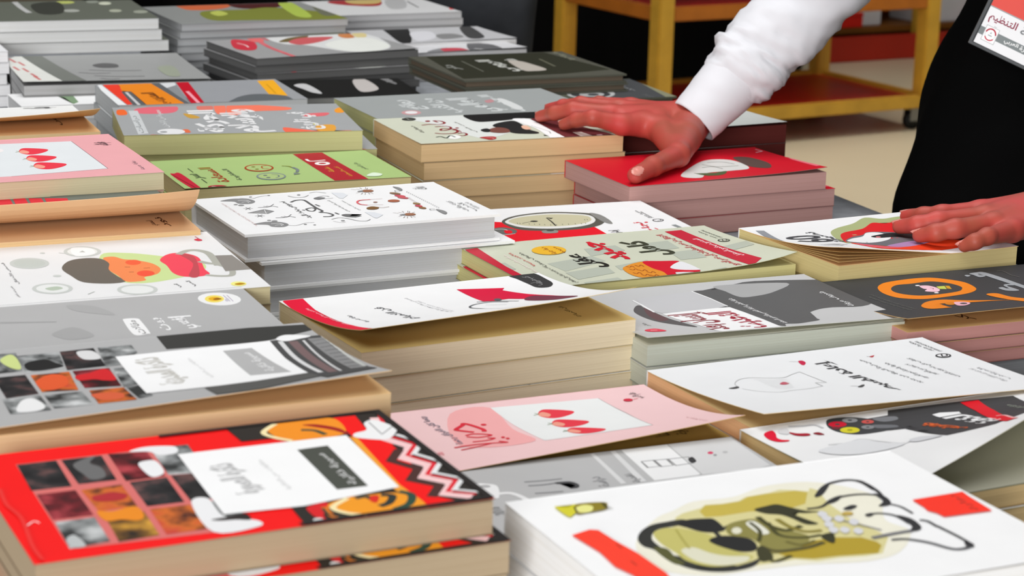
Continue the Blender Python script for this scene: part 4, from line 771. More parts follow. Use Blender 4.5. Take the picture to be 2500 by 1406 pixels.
  ('p','3a3a3c',[21.28,9.45,21.14,9.32,20.97,9.22,20.78,9.17,20.59,9.17,20.42,9.21,20.27,9.3,20.18,9.42,20.14,9.57,20.16,9.73,20.24,9.88,20.37,10.0,20.54,10.1,20.73,10.15,20.92,10.15,21.1,10.11,21.24,10.02,21.34,9.9,21.38,9.75,21.36,9.6]),
  ('p','ececed',[21.15,9.5,21.07,9.42,20.95,9.36,20.81,9.33,20.67,9.33,20.54,9.37,20.43,9.43,20.35,9.52,20.31,9.62,20.31,9.73,20.36,9.82,20.45,9.91,20.57,9.96,20.7,9.99,20.85,9.99,20.98,9.95,21.09,9.89,21.17,9.8,21.21,9.7,21.2,9.59]),
  ('s','3a3a3c',0.12,[20.48,10.02,21.08,10.01,21.02,9.55,20.56,9.46,20.84,9.97]),
  ('t','9a9a9c','كيف تعيد ترتيب أفكارك وحياتك',19.98,20.43,2.26,6.05),
  ('t','b5b5b7','المؤلف',20.75,21.12,2.72,6.07),
 ],
 'J':[
  ('b','e06a78',[2.59,15.13,6.56,16.14,5.97,12.22,2.52,12.04]),
  ('b','f07a60',[10.65,16.0,11.77,16.29,11.27,11.37,10.38,11.18]),
  ('b','f07a60',[12.07,16.26,13.25,16.26,12.82,10.64,11.49,10.78]),
  ('b','f07a60',[13.54,16.23,18.14,14.34,18.08,12.62,15.87,12.28,13.36,12.55]),
  ('b','d8786a',[8.88,15.9,10.36,16.03,10.16,13.46,8.79,13.33]),
  ('b','ef6a50',[15.97,2.45,17.19,1.79,19.71,-0.05,22.39,0.16,22.3,-1.37,17.17,-1.29,15.92,-0.38]),
  ('b','e0a040',[19.48,3.11,21.25,3.44,20.77,0.09,19.2,0.27]),
  ('b','ee6a30',[0.41,14.22,1.19,14.42,1.25,11.62,0.3,11.45]),
  ('b','c89a40',[6.96,11.55,7.91,10.62,8.39,8.91,7.33,8.76]),
  ('b','ee9a30',[22.85,12.11,23.68,13.46,23.58,10.6,22.75,10.41]),
  ('b','e06a70',[19.23,9.94,21.88,10.5,21.17,8.62,19.21,8.55]),
  ('b','d86a70',[2.69,0.14,4.01,-0.26,4.13,-0.87,2.7,-0.71]),
  ('b','e0704a',[5.91,2.31,6.48,2.5,6.59,0.95,6.11,0.75]),
  ('b','c0b840',[19.28,4.19,19.66,4.79,19.8,3.87,19.34,3.39]),
  ('t','e4e4e4','الحركة',7.4,11.03,0.61,13.42),
  ('t','e4e4e4','والإسلام',10.64,15.07,0.25,13.52),
  ('t','e4e4e4','في تاريخ',17.49,20.32,1.28,11.25),
  ('p','c9cccd',[1.52,13.82,2.47,13.72,2.47,0.67,1.44,0.29]),
  ('t','8f9394','دراسات',1.54,2.24,1.02,10.72),
  ('t','dadcdc','مجموعة من الباحثين',4.11,4.9,3.77,13.93),
  ('p','e2e2e2',[6.07,1.27,5.95,0.78,5.72,0.35,5.38,0.04,4.98,-0.15,4.56,-0.18,4.15,-0.05,3.8,0.22,3.54,0.61,3.39,1.07,3.36,1.58,3.48,2.07,3.71,2.5,4.05,2.82,4.45,3.01,4.88,3.04,5.29,2.91,5.65,2.64,5.91,2.25,6.06,1.77]),
  ('p','9fa1a2',[4.34,1.31,4.31,1.16,4.24,1.03,4.15,0.92,4.05,0.86,3.93,0.85,3.83,0.89,3.73,0.97,3.66,1.09,3.62,1.24,3.62,1.4,3.65,1.55,3.72,1.68,3.81,1.79,3.92,1.85,4.03,1.86,4.14,1.82,4.23,1.74,4.3,1.62,4.34,1.47]),
 ],
 'L':[
  ('p','b02430',[14.18,13.6,17.19,13.76,17.38,-0.24,14.11,-0.83]),
  ('b','c8203a',[0.42,6.8,0.8,7.29,1.42,6.98,1.45,-1.0,1.11,-1.32,0.62,0.04]),
  ('l','8a1420',0.12,[0.53,6.54,1.13,-1.25]),
  ('p','f4f0ec',[16.26,8.13,16.14,7.88,15.96,7.68,15.75,7.54,15.51,7.48,15.28,7.5,15.08,7.6,14.92,7.77,14.82,7.99,14.79,8.25,14.83,8.52,14.95,8.77,15.12,8.97,15.34,9.11,15.57,9.18,15.81,9.16,16.02,9.06,16.18,8.88,16.28,8.66,16.3,8.4]),
  ('p','b02430',[15.9,8.23,15.85,8.12,15.77,8.04,15.66,7.98,15.55,7.96,15.43,7.97,15.33,8.02,15.25,8.1,15.19,8.2,15.17,8.31,15.19,8.42,15.24,8.53,15.32,8.61,15.42,8.67,15.54,8.69,15.66,8.68,15.76,8.63,15.84,8.55,15.9,8.45,15.92,8.34]),
  ('s','f4f0ec',0.28,[14.68,10.81,14.79,9.68,16.33,9.88]),
  ('t','d8a83c','سلسلة',14.95,15.51,4.15,6.56),
  ('t','d8a83c','كتب السعادة',16.07,16.53,1.7,6.48),
  ('t','a83a1c','السعادة',3.62,4.77,2.03,9.36),
  ('s','8a9a20',0.16,[3.58,9.3,4.73,9.3]),
  ('s','8a9a20',0.16,[3.57,8.55,4.7,8.51]),
  ('t','6a7a58','المفقودة',5.57,6.21,2.58,8.16),
  ('t','5a6a48','سر',2.07,3.12,4.16,6.64),
  ('l','4a5a3a',0.1,[2.61,9.29,2.64,7.33]),
  ('l','4a5a3a',0.1,[2.57,4.01,2.57,2.02]),
  ('p','a8401a',[10.43,7.38,10.2,6.86,9.87,6.43,9.47,6.13,9.03,5.99,8.6,6.01,8.22,6.21,7.92,6.56,7.74,7.03,7.68,7.57,7.77,8.12,7.98,8.64,8.31,9.08,8.71,9.38,9.16,9.53,9.6,9.5,9.98,9.3,10.29,8.94,10.47,8.47,10.52,7.94]),
  ('p','adc380',[10.27,7.47,10.09,7.07,9.82,6.74,9.48,6.51,9.1,6.41,8.72,6.45,8.39,6.61,8.12,6.9,7.95,7.26,7.89,7.69,7.95,8.12,8.12,8.52,8.39,8.85,8.73,9.08,9.11,9.18,9.5,9.15,9.84,8.98,10.11,8.7,10.28,8.32,10.34,7.9]),
  ('p','7a7a2a',[8.89,8.28,8.86,8.2,8.81,8.13,8.75,8.09,8.69,8.07,8.63,8.07,8.58,8.1,8.54,8.15,8.51,8.22,8.51,8.3,8.52,8.38,8.55,8.46,8.6,8.53,8.66,8.57,8.72,8.59,8.78,8.59,8.83,8.56,8.87,8.51,8.9,8.44,8.9,8.36]),
  ('p','7a7a2a',[8.91,7.1,8.88,7.02,8.83,6.96,8.77,6.91,8.71,6.89,8.65,6.89,8.6,6.92,8.56,6.97,8.54,7.04,8.53,7.12,8.55,7.2,8.58,7.28,8.62,7.34,8.68,7.39,8.74,7.41,8.8,7.41,8.85,7.38,8.9,7.33,8.92,7.26,8.92,7.18]),
  ('s','a8501a',0.14,[10.21,8.71,9.58,8.41,9.38,7.39,9.91,7.05]),
  ('p','7f8a8a',[10.36,3.1,10.14,2.59,9.81,2.16,9.41,1.87,8.97,1.73,8.54,1.76,8.16,1.95,7.87,2.3,7.69,2.76,7.64,3.29,7.72,3.84,7.94,4.35,8.26,4.78,8.67,5.08,9.11,5.22,9.54,5.19,9.93,4.99,10.23,4.64,10.41,4.18,10.46,3.65]),
  ('p','adc380',[10.22,3.18,10.04,2.79,9.77,2.47,9.42,2.24,9.04,2.15,8.67,2.18,8.33,2.35,8.06,2.63,7.89,2.99,7.83,3.41,7.89,3.84,8.07,4.23,8.34,4.56,8.68,4.78,9.06,4.88,9.44,4.84,9.79,4.68,10.06,4.4,10.23,4.03,10.29,3.61]),
  ('p','66706e',[8.82,3.95,8.79,3.87,8.74,3.81,8.68,3.76,8.61,3.74,8.55,3.75,8.49,3.77,8.45,3.83,8.42,3.9,8.42,3.98,8.43,4.06,8.46,4.14,8.51,4.2,8.57,4.24,8.63,4.27,8.7,4.26,8.76,4.23,8.8,4.18,8.83,4.11,8.83,4.03]),
  ('p','66706e',[8.82,2.88,8.79,2.8,8.74,2.74,8.68,2.7,8.61,2.67,8.55,2.68,8.49,2.71,8.45,2.76,8.42,2.83,8.42,2.91,8.43,2.99,8.46,3.07,8.51,3.13,8.57,3.18,8.63,3.2,8.7,3.19,8.75,3.16,8.8,3.11,8.82,3.04,8.83,2.96]),
  ('s','6f7a7a',0.14,[9.32,4.27,9.79,3.91,9.68,3.1,9.25,2.67]),
  ('s','8a8a2a',0.16,[11.44,8.13,12.0,7.74,12.24,6.73]),
  ('s','7a8484',0.3,[12.21,7.21,12.34,6.0,11.9,4.72]),
  ('p','7a8484',[11.55,4.58,12.07,3.97,11.31,3.67]),
  ('p','b83040',[3.92,-0.4,3.81,-0.62,3.63,-0.79,3.39,-0.9,3.12,-0.94,2.83,-0.91,2.57,-0.8,2.35,-0.63,2.2,-0.42,2.13,-0.18,2.14,0.06,2.25,0.3,2.44,0.49,2.68,0.62,2.96,0.66,3.24,0.62,3.51,0.51,3.72,0.32,3.87,0.08,3.94,-0.16]),
  ('s','f0d0d0',0.14,[2.51,0.19,3.01,-0.17,2.99,-0.58]),
  ('s','f0d0d0',0.12,[3.25,-0.23,3.63,-0.41]),
  ('t','6f7f60','دار النشر',18.38,18.89,4.36,7.81),
  ('b','e0f0d8',[17.63,1.29,18.71,2.61,19.33,1.75,18.68,0.91]),
 ],
 'Q':[
  ('p','ea0c38',[0.21,13.89,0.73,14.65,1.9,14.55,1.33,10.64,0.42,4.94,0.18,1.37,0.96,-0.26,-0.04,-0.59,-0.77,0.71,-0.8,5.01,-0.2,10.06]),
  ('t','f4c8d0','الأكثر مبيعا في معرض الكتاب',0.81,1.2,3.46,11.32),
  ('t','55565a','فن اللامبالاة',5.08,5.95,2.83,9.29),
  ('t','6a6a6e','رواية قصيرة',2.29,2.66,4.27,7.77),
  ('t','c0c0c2','لعيش حياة تخالف المألوف',8.35,8.68,3.92,11.14),
  ('t','c8c8ca','كتاب مترجم إلى العربية',8.76,9.04,4.18,9.94),
  ('p','dc1440',[13.07,12.03,16.41,10.87,15.89,10.2,16.7,7.82,17.57,5.91,18.2,3.23,16.6,2.67,15.53,5.68,14.56,6.82,13.77,6.74,13.07,6.59,12.65,6.99]),
  ('b','7a3a4c',[16.76,6.75,18.2,3.23,16.24,2.77,15.04,5.18]),
  ('s','5c5f62',0.16,[13.81,5.43,12.91,6.31,11.72,6.22,10.88,5.58,10.51,4.66,10.78,3.41]),
  ('s','4a4c4e',0.14,[12.15,7.05,13.43,6.48,14.5,5.15]),
  ('s','8a8c8e',0.07,[10.78,3.41,11.57,1.03,12.88,-0.31]),
  ('p','5c5f62',[14.0,6.77,13.91,6.63,13.8,6.51,13.7,6.45,13.6,6.43,13.53,6.47,13.48,6.56,13.46,6.69,13.47,6.85,13.51,7.01,13.58,7.17,13.67,7.31,13.77,7.41,13.87,7.48,13.97,7.49,14.05,7.45,14.1,7.37,14.13,7.25,14.12,7.1,14.07,6.94]),
  ('s','a0a2a4',0.06,[11.95,5.27,12.99,4.09]),
  ('b','3b3b3b',[18.65,14.22,20.59,14.27,20.6,11.86,20.24,10.43,19.37,9.47,18.57,9.82,18.64,11.34,18.67,13.02]),
  ('t','9a9a9a','كتب مترجمة',19.24,19.94,11.0,13.47),
  ('s','9a9a9a',0.06,[18.81,11.25,19.34,11.39,19.46,10.62,18.97,10.34]),
 ],
 'Q_page':[
  ('t','5a4a1c','فن اللامبالاة',17.54,17.99,2.11,5.02),
 ],
 'R':[
  ('b','5d5d5d',[9.87,12.32,12.81,12.3,16.09,13.74,25.62,11.07,24.83,8.46,20.57,4.41,17.57,4.6,16.08,4.29,14.68,3.29,14.36,2.22,14.53,1.3,13.6,0.93,12.35,0.67,11.43,0.83,10.76,0.35,8.93,5.16,9.47,10.63]),
  ('b','a9a9a9',[12.53,13.31,18.23,12.45,15.81,10.26,13.75,9.54,12.6,9.67,12.38,11.52]),
  ('b','5f5c5c',[3.23,8.74,4.2,9.78,4.29,7.44,4.43,5.14,5.03,2.18,4.12,3.06,3.06,4.99,2.84,7.32]),
  ('b','6a5052',[4.22,9.02,4.22,7.15,4.3,5.19,3.38,4.87,3.43,6.8]),
  ('p','c4c4c6',[4.83,11.53,6.51,11.89,9.87,12.32,10.16,10.4,10.39,7.54,8.2,6.71,4.68,6.99,4.22,8.09,4.21,9.32]),
  ('l','f2f2f2',0.16,[4.37,11.23,4.4,9.87,4.29,7.44]),
  ('l','f2f2f2',0.12,[9.9,12.37,10.23,10.07,10.31,7.4]),
  ('p','f4f4f4',[4.61,6.86,9.22,7.15,10.3,7.09,10.55,5.24,10.69,2.68,10.59,-0.75,9.53,-0.73,5.97,-0.29,5.63,0.47,5.34,2.77,4.82,5.0]),
  ('t','a01c34','التحديث',7.6,10.28,0.25,6.0),
  ('t','8a3038','إنسان بعد',4.71,7.73,0.57,6.84),
  ('t','f2f2f2','دليلك العلمي للارتقاء النفسي والشعور بالسعادة',11.35,11.94,1.06,9.45),
  ('t','eaeaea','شريف عرفة',18.98,19.63,4.48,9.19),
  ('b','e0485a',[1.05,2.48,1.87,2.63,2.29,1.99,2.21,1.54,1.36,1.62,0.95,1.98]),
  ('l','f4d0d4',0.1,[1.35,2.18,1.83,2.1]),
  ('t','8a8a8a','دار',1.75,2.11,3.57,4.63),
 ],
 'S':[
  ('b','f0861a',[4.9,11.52,6.02,12.63,7.32,13.05,9.21,13.28,10.82,13.08,11.9,12.08,12.52,10.86,12.31,9.31,11.76,8.3,10.58,7.52,9.05,7.13,7.19,6.89,5.87,7.01,4.58,8.0,4.32,9.75]),
  ('b','3e4042',[5.78,11.0,6.81,11.84,8.28,11.88,10.11,12.02,11.16,11.0,11.36,9.79,10.95,8.99,10.12,8.34,8.23,7.99,6.61,8.11,5.71,8.87,5.39,9.92]),
  ('b','f2c4d2',[8.39,11.01,9.07,10.91,9.33,10.19,9.14,9.33,8.57,8.83,8.08,9.02,7.8,9.37,8.31,9.87,8.16,10.15]),
  ('p','f4ecec',[8.51,11.12,8.47,11.08,8.41,11.04,8.35,11.02,8.29,11.01,8.23,11.03,8.18,11.05,8.14,11.09,8.13,11.14,8.13,11.19,8.16,11.25,8.2,11.29,8.25,11.33,8.32,11.35,8.38,11.36,8.44,11.35,8.49,11.32,8.52,11.28,8.54,11.23,8.54,11.18]),
  ('p','f4ecec',[8.45,8.47,8.41,8.42,8.35,8.38,8.29,8.35,8.22,8.35,8.17,8.36,8.12,8.39,8.09,8.43,8.08,8.49,8.09,8.54,8.11,8.6,8.16,8.65,8.22,8.69,8.28,8.71,8.34,8.72,8.4,8.71,8.45,8.68,8.48,8.63,8.49,8.58,8.48,8.52]),
  ('p','c8d45a',[9.52,10.39,10.25,10.35,9.8,9.36,9.29,9.62]),
  ('p','d8a020',[10.33,10.39,10.62,10.22,10.16,9.22,9.94,9.49]),
  ('s','7a3a4a',0.05,[8.76,10.16,8.95,9.98,8.74,9.66]),
  ('b','f0861a',[4.42,4.86,5.71,5.95,7.22,6.12,8.71,5.03,12.38,3.23,10.69,3.86,8.43,4.24,6.78,4.67,5.85,4.77,5.27,4.41,5.22,3.62,5.9,3.02,4.34,3.13,4.0,3.84]),
  ('p','d8801c',[7.09,4.28,6.96,4.13,6.81,4.02,6.66,3.94,6.52,3.93,6.4,3.96,6.31,4.05,6.27,4.17,6.27,4.33,6.32,4.49,6.41,4.66,6.53,4.8,6.67,4.91,6.83,4.98,6.97,5.0,7.09,4.97,7.18,4.89,7.23,4.76,7.23,4.61,7.18,4.45]),
  ('b','f2b8c8',[7.34,4.84,8.11,4.58,8.14,3.91,7.23,3.25,6.72,3.56]),
  ('p','3e4042',[7.86,3.9,7.78,3.82,7.69,3.76,7.59,3.73,7.5,3.73,7.42,3.76,7.36,3.82,7.32,3.89,7.31,3.99,7.33,4.09,7.38,4.18,7.45,4.26,7.54,4.32,7.64,4.35,7.73,4.35,7.82,4.32,7.88,4.27,7.92,4.19,7.93,4.1,7.91,4.0]),
  ('b','f0861a',[11.35,6.36,12.38,6.5,12.47,4.75,13.02,3.18,12.22,2.11,11.6,3.72]),
  ('b','a2a6aa',[13.87,12.84,14.18,12.89,14.27,12.6,13.82,12.38]),
  ('b','a2a6aa',[14.54,13.16,15.28,13.36,16.06,13.11,16.3,9.97,15.87,4.67,15.11,4.43,15.56,8.15,15.42,12.55,15.16,12.85,15.04,12.35,15.55,12.4,15.21,12.0,14.65,11.97,14.64,12.7]),
  ('b','a2a6aa',[13.73,8.13,14.22,8.32,14.24,7.79,14.37,7.34,14.64,8.65,15.03,9.12,15.56,9.04,15.51,8.56,15.1,8.72,14.84,8.45,14.75,6.9,14.21,6.72,13.68,7.18]),
  ('t','6a6c66','كيف تفكر خارج الصندوق وتغير حياتك',2.99,3.29,3.67,9.73),
  ('t','6a6c66','وتجعل عقلك يعمل لصالحك',2.44,2.7,3.4,9.15),
  ('s','6a6a66',0.08,[17.19,13.18,17.7,13.13,17.55,11.84,17.62,11.36,17.74,10.86]),
 ],
 'S_page':[
  ('t','4a2410','فكر',5.95,7.05,1.43,3.66),
 ],
 'U':[
  ('p','e81428',[1.88,9.93,5.2,9.79,13.33,5.54,13.29,1.39,8.88,-0.96,0.1,-1.22,-0.89,0.33]),
  ('b','585850',[5.94,9.78,8.19,11.75,11.81,12.31,15.09,10.91,15.67,9.46,15.35,7.71,13.91,5.92,11.79,5.06,8.92,5.11,6.75,5.85,5.92,7.11]),
  ('b','8a8a86',[15.09,10.91,15.8,10.17,15.8,7.96,15.4,6.25,14.92,7.1]),
  ('b','e6e6e2',[6.24,9.7,8.29,11.36,11.6,11.8,14.49,10.5,14.67,8.61,13.64,6.89,11.74,5.95,9.23,5.9,7.12,6.8,6.29,8.08]),
  ('b','c9c4a4',[6.61,9.79,8.32,10.98,11.43,11.36,14.19,10.21,14.33,8.7,13.47,7.47,11.63,6.69,9.55,6.7,7.59,7.39,6.75,8.42]),
  ('s','3a3a34',0.16,[10.06,6.82,10.33,8.64,10.44,10.07]),
  ('p','3a3a34',[10.47,10.24,11.05,9.91,10.66,9.46]),
  ('s','3a3a34',0.1,[7.44,8.49,8.16,8.84,9.18,9.12]),
  ('p','3a3a34',[9.16,8.95,9.1,8.86,9.02,8.79,8.92,8.74,8.81,8.73,8.7,8.74,8.6,8.78,8.52,8.85,8.47,8.93,8.46,9.03,8.48,9.12,8.53,9.21,8.61,9.28,8.71,9.33,8.82,9.34,8.93,9.33,9.03,9.29,9.11,9.22,9.16,9.14,9.18,9.04]),
  ('l','6a685a',0.06,[8.04,8.34,7.95,7.93]),
  ('l','6a685a',0.06,[8.46,8.12,8.37,7.72]),
  ('l','6a685a',0.06,[8.87,7.91,8.78,7.5]),
  ('l','6a685a',0.06,[9.29,7.69,9.19,7.29]),
  ('l','6a685a',0.06,[9.77,7.44,9.67,7.04]),
  ('l','6a685a',0.06,[10.33,7.39,10.23,6.98]),
  ('l','6a685a',0.06,[10.9,7.36,10.81,6.96]),
  ('l','6a685a',0.06,[11.48,7.34,11.38,6.94]),
  ('l','6a685a',0.06,[12.14,7.31,12.04,6.91]),
  ('l','6a685a',0.06,[12.72,7.29,12.62,6.88]),
  ('l','6a685a',0.06,[13.13,7.27,13.03,6.87]),
  ('l','6a685a',0.06,[13.87,8.64,13.77,8.23]),
  ('l','6a685a',0.06,[13.62,8.65,13.52,8.24]),
  ('l','6a685a',0.06,[7.28,8.73,7.19,8.32]),
  ('l','6a685a',0.06,[7.08,8.84,6.99,8.43]),
  ('b','8f8f88',[8.17,5.31,9.43,5.15,9.12,4.19,7.95,4.33]),
  ('p','4a4a44',[9.2,5.11,9.15,5.01,9.06,4.94,8.96,4.89,8.85,4.87,8.74,4.88,8.64,4.92,8.57,4.99,8.52,5.08,8.51,5.18,8.53,5.28,8.59,5.37,8.67,5.45,8.77,5.5,8.88,5.52,8.99,5.51,9.09,5.47,9.17,5.4,9.21,5.31,9.23,5.21]),
  ('b','6a6a66',[4.11,7.06,5.21,7.4,5.92,6.24,5.57,5.12,4.67,4.67,3.7,5.09]),
  ('s','e0e0dc',0.12,[4.19,6.86,5.01,6.65,5.26,5.37]),
  ('s','e4e4e0',0.1,[3.48,5.15,4.24,4.61,5.38,4.83]),
  ('b','e81428',[4.83,6.18,5.43,6.02,5.14,5.06,4.6,5.13]),
  ('t','2c2c2c','إدارة الوقت',13.91,15.02,0.25,3.96),
  ('t','dc2038','نجاح',17.29,18.58,2.38,6.31),
  ('p','dc2038',[18.84,6.01,18.8,5.95,18.75,5.9,18.7,5.87,18.64,5.85,18.58,5.86,18.53,5.88,18.5,5.92,18.48,5.97,18.48,6.03,18.5,6.1,18.54,6.15,18.58,6.2,18.64,6.23,18.7,6.25,18.76,6.25,18.8,6.22,18.84,6.18,18.86,6.13,18.86,6.07]),
  ('t','4a4a4c','JARIR BOOKSTORE',19.91,20.18,7.6,10.3),
  ('t','4a4a4c','مكتبة جرير',19.54,19.87,7.5,10.86),
  ('p','4a4a4c',[20.62,6.42,20.52,6.25,20.37,6.12,20.2,6.03,20.02,5.99,19.85,6.0,19.7,6.07,19.59,6.19,19.53,6.34,19.52,6.51,19.58,6.69,19.68,6.85,19.82,6.99,20.0,7.08,20.18,7.12,20.35,7.11,20.5,7.04,20.61,6.92,20.67,6.77,20.68,6.6]),
  ('p','f2f2f2',[20.5,6.45,20.43,6.34,20.33,6.26,20.2,6.2,20.07,6.18,19.94,6.2,19.82,6.24,19.73,6.32,19.68,6.43,19.67,6.54,19.7,6.66,19.77,6.76,19.87,6.85,20.0,6.9,20.13,6.93,20.26,6.91,20.38,6.86,20.47,6.78,20.52,6.68,20.53,6.57]),
  ('s','4a4a4c',0.1,[19.8,6.85,20.33,6.97,20.37,6.48,19.94,6.3]),
  ('p','8a9090',[20.44,4.41,20.92,4.53,21.06,2.65,20.68,2.57]),
  ('s','f4c0c0',0.3,[3.19,2.03,3.39,1.31,3.8,0.71]),
  ('p','f4c0c0',[4.06,1.63,4.03,1.58,3.99,1.53,3.95,1.5,3.9,1.48,3.86,1.49,3.82,1.51,3.8,1.54,3.78,1.59,3.78,1.64,3.8,1.7,3.82,1.75,3.86,1.8,3.91,1.83,3.95,1.85,4.0,1.85,4.03,1.83,4.06,1.79,4.07,1.74,4.07,1.69]),
 ],
 'V':[
  ('b','8a1420',[13.94,22.32,27.15,18.09,26.53,8.94,23.16,7.71,22.34,14.58,16.81,13.92]),
  ('b','d6d6d2',[7.14,2.59,10.59,6.47,13.63,8.95,15.76,8.79,16.42,7.0,15.57,3.6,12.89,3.2,10.38,3.04,8.57,1.17]),
  ('b','5a4640',[17.3,9.47,18.84,8.9,19.02,5.57,17.62,2.95,16.22,4.25,16.57,7.25]),
  ('s','8a8a80',0.2,[12.16,7.08,13.08,5.54,15.35,5.25]),
  ('b','4a5a30',[9.12,3.53,10.1,2.56,12.69,3.28,11.4,1.73,9.69,1.86]),
  ('l','e8a8b0',0.2,[21.87,12.57,22.01,11.45,20.95,10.99]),
  ('s','3a3a38',0.12,[11.3,5.62,12.58,5.73,12.98,4.37]),
  ('s','3a3a38',0.1,[13.24,7.89,14.81,7.61,15.41,6.15]),
  ('p','f06a7c',[23.13,9.83,23.19,7.32,23.28,2.42,23.18,1.15,21.94,1.16,22.13,6.07]),
 ],
 'W':[
  ('b','aab27e',[5.88,9.11,7.56,10.82,10.28,11.99,12.62,13.49,13.84,12.57,16.15,12.78,21.01,12.23,20.02,8.19,16.53,5.32,12.21,8.27,5.37,4.97,4.3,5.23]),
  ('b','d81418',[6.06,8.04,7.39,9.26,9.78,9.99,11.96,11.57,12.86,11.0,13.98,10.99,17.42,9.21,17.83,6.91,15.68,5.65,11.8,8.02,8.79,8.09,5.56,6.08,4.47,5.18]),
  ('b','6d6d72',[4.85,5.7,6.7,7.32,8.16,7.83,9.2,8.64,10.48,8.45,11.72,7.63,12.08,5.84,13.25,5.38,11.25,4.51,6.87,2.76,5.23,4.09]),
  ('b','f0f0f0',[5.03,5.65,6.23,6.69,7.72,7.25,9.06,8.46,10.21,8.1,9.87,6.23,8.05,4.98,6.11,4.54]),
  ('b','1e1e20',[8.43,7.04,9.8,7.56,11.29,7.79,13.4,6.97,18.74,5.28,15.84,3.13,11.75,5.15,10.66,6.27,8.77,6.35]),
  ('p','d87a80',[9.14,6.63,9.08,6.56,8.99,6.5,8.9,6.46,8.82,6.45,8.74,6.45,8.68,6.48,8.64,6.53,8.63,6.59,8.64,6.67,8.69,6.74,8.75,6.81,8.83,6.87,8.92,6.9,9.01,6.92,9.09,6.91,9.15,6.88,9.19,6.83,9.2,6.77,9.18,6.7]),
  ('b','b08ab8',[7.08,3.03,11.1,4.73,12.84,4.32,10.04,2.72,7.39,1.67]),
  ('b','f0421c',[4.72,4.81,6.05,3.08,8.05,2.23,12.59,4.01,15.0,3.46,14.84,1.91,12.1,1.23,8.01,0.83,4.97,0.99,4.64,3.17]),
  ('b','e2607a',[4.98,4.44,6.11,2.47,7.84,1.97,5.49,1.66,4.84,3.15]),
  ('t','3c3c40','60',0.95,4.3,5.92,9.38),
  ('t','4a4a4e','نصيحة',3.92,5.1,5.47,10.4),
  ('p','8e9196',[0.77,12.72,1.42,12.44,0.14,8.16,-0.54,3.99,-2.83,1.01,-2.09,4.67,0.24,11.02]),
  ('t','9a9a9c','من القلب إلى القلب',1.12,3.79,3.36,4.64),
 ],
 'K':[
  ('p','404042',[10.76,14.15,17.0,13.84,20.2,13.46,19.6,11.12,17.09,8.21,12.26,5.63,9.22,6.36,9.87,9.12,9.7,11.22,9.1,10.97,9.04,10.14,8.12,10.32,7.11,10.69,8.09,13.22,9.61,13.28,10.12,13.3]),
  ('b','3c3e40',[5.66,13.57,6.3,14.13,7.46,14.04,8.29,13.5,9.03,12.5,8.94,11.07,8.15,10.46,6.83,10.42,5.82,10.68,5.24,11.51,5.19,12.56]),
  ('b','7a7c80',[8.84,13.12,10.34,12.93,10.06,12.24,9.0,12.24]),
  ('b','6e7074',[7.97,11.95,9.1,11.29,8.93,10.75,7.8,11.17]),
  ('p','c8102e',[6.62,12.76,6.49,12.63,6.32,12.53,6.13,12.47,5.94,12.47,5.76,12.53,5.62,12.63,5.53,12.76,5.49,12.92,5.51,13.08,5.59,13.24,5.72,13.37,5.88,13.47,6.07,13.52,6.27,13.53,6.44,13.48,6.59,13.38,6.69,13.25,6.72,13.09,6.7,12.92]),
  ('p','3c3e40',[6.25,12.94,6.21,12.9,6.16,12.87,6.11,12.85,6.05,12.85,6.0,12.86,5.96,12.89,5.94,12.93,5.93,12.97,5.94,13.02,5.96,13.07,6.0,13.11,6.05,13.14,6.1,13.16,6.16,13.16,6.21,13.15,6.25,13.12,6.27,13.08,6.28,13.03,6.27,12.99]),
  ('p','d8cf2c',[6.58,11.37,6.44,11.21,6.25,11.1,6.05,11.05,5.85,11.05,5.67,11.12,5.53,11.24,5.44,11.39,5.4,11.57,5.44,11.76,5.53,11.94,5.67,12.09,5.85,12.19,6.05,12.25,6.26,12.25,6.45,12.19,6.59,12.08,6.69,11.93,6.72,11.74,6.68,11.55]),
  ('p','a09a1c',[6.21,11.58,6.16,11.53,6.11,11.5,6.05,11.48,5.99,11.48,5.94,11.5,5.9,11.53,5.88,11.57,5.87,11.63,5.88,11.68,5.91,11.74,5.95,11.78,6.01,11.82,6.07,11.83,6.12,11.84,6.18,11.82,6.22,11.79,6.24,11.74,6.25,11.69,6.24,11.63]),
  ('p','8a8c8e',[7.74,13.17,7.63,13.06,7.49,12.97,7.32,12.93,7.16,12.93,7.01,12.97,6.89,13.05,6.81,13.17,6.78,13.3,6.79,13.44,6.86,13.57,6.97,13.69,7.11,13.77,7.28,13.81,7.44,13.82,7.59,13.78,7.72,13.7,7.8,13.58,7.83,13.45,7.81,13.31]),
  ('p','3c3e40',[7.43,13.32,7.39,13.28,7.35,13.26,7.31,13.24,7.26,13.24,7.22,13.25,7.18,13.28,7.16,13.31,7.15,13.35,7.16,13.39,7.18,13.43,7.21,13.47,7.25,13.49,7.3,13.51,7.35,13.51,7.39,13.5,7.42,13.47,7.45,13.44,7.46,13.4,7.45,13.36]),
  ('p','cc5550',[8.45,12.46,8.36,12.37,8.24,12.3,8.11,12.26,7.98,12.26,7.86,12.3,7.77,12.37,7.71,12.47,7.68,12.58,7.7,12.7,7.76,12.81,7.85,12.9,7.97,12.97,8.1,13.01,8.24,13.01,8.36,12.97,8.45,12.91,8.52,12.81,8.54,12.7,8.52,12.58]),
  ('p','3c3e40',[8.21,12.59,8.18,12.56,8.14,12.54,8.11,12.53,8.07,12.53,8.03,12.54,8.01,12.56,7.99,12.58,7.99,12.62,7.99,12.65,8.01,12.69,8.04,12.71,8.07,12.74,8.11,12.75,8.15,12.75,8.18,12.74,8.21,12.72,8.23,12.69,8.23,12.66,8.22,12.62]),
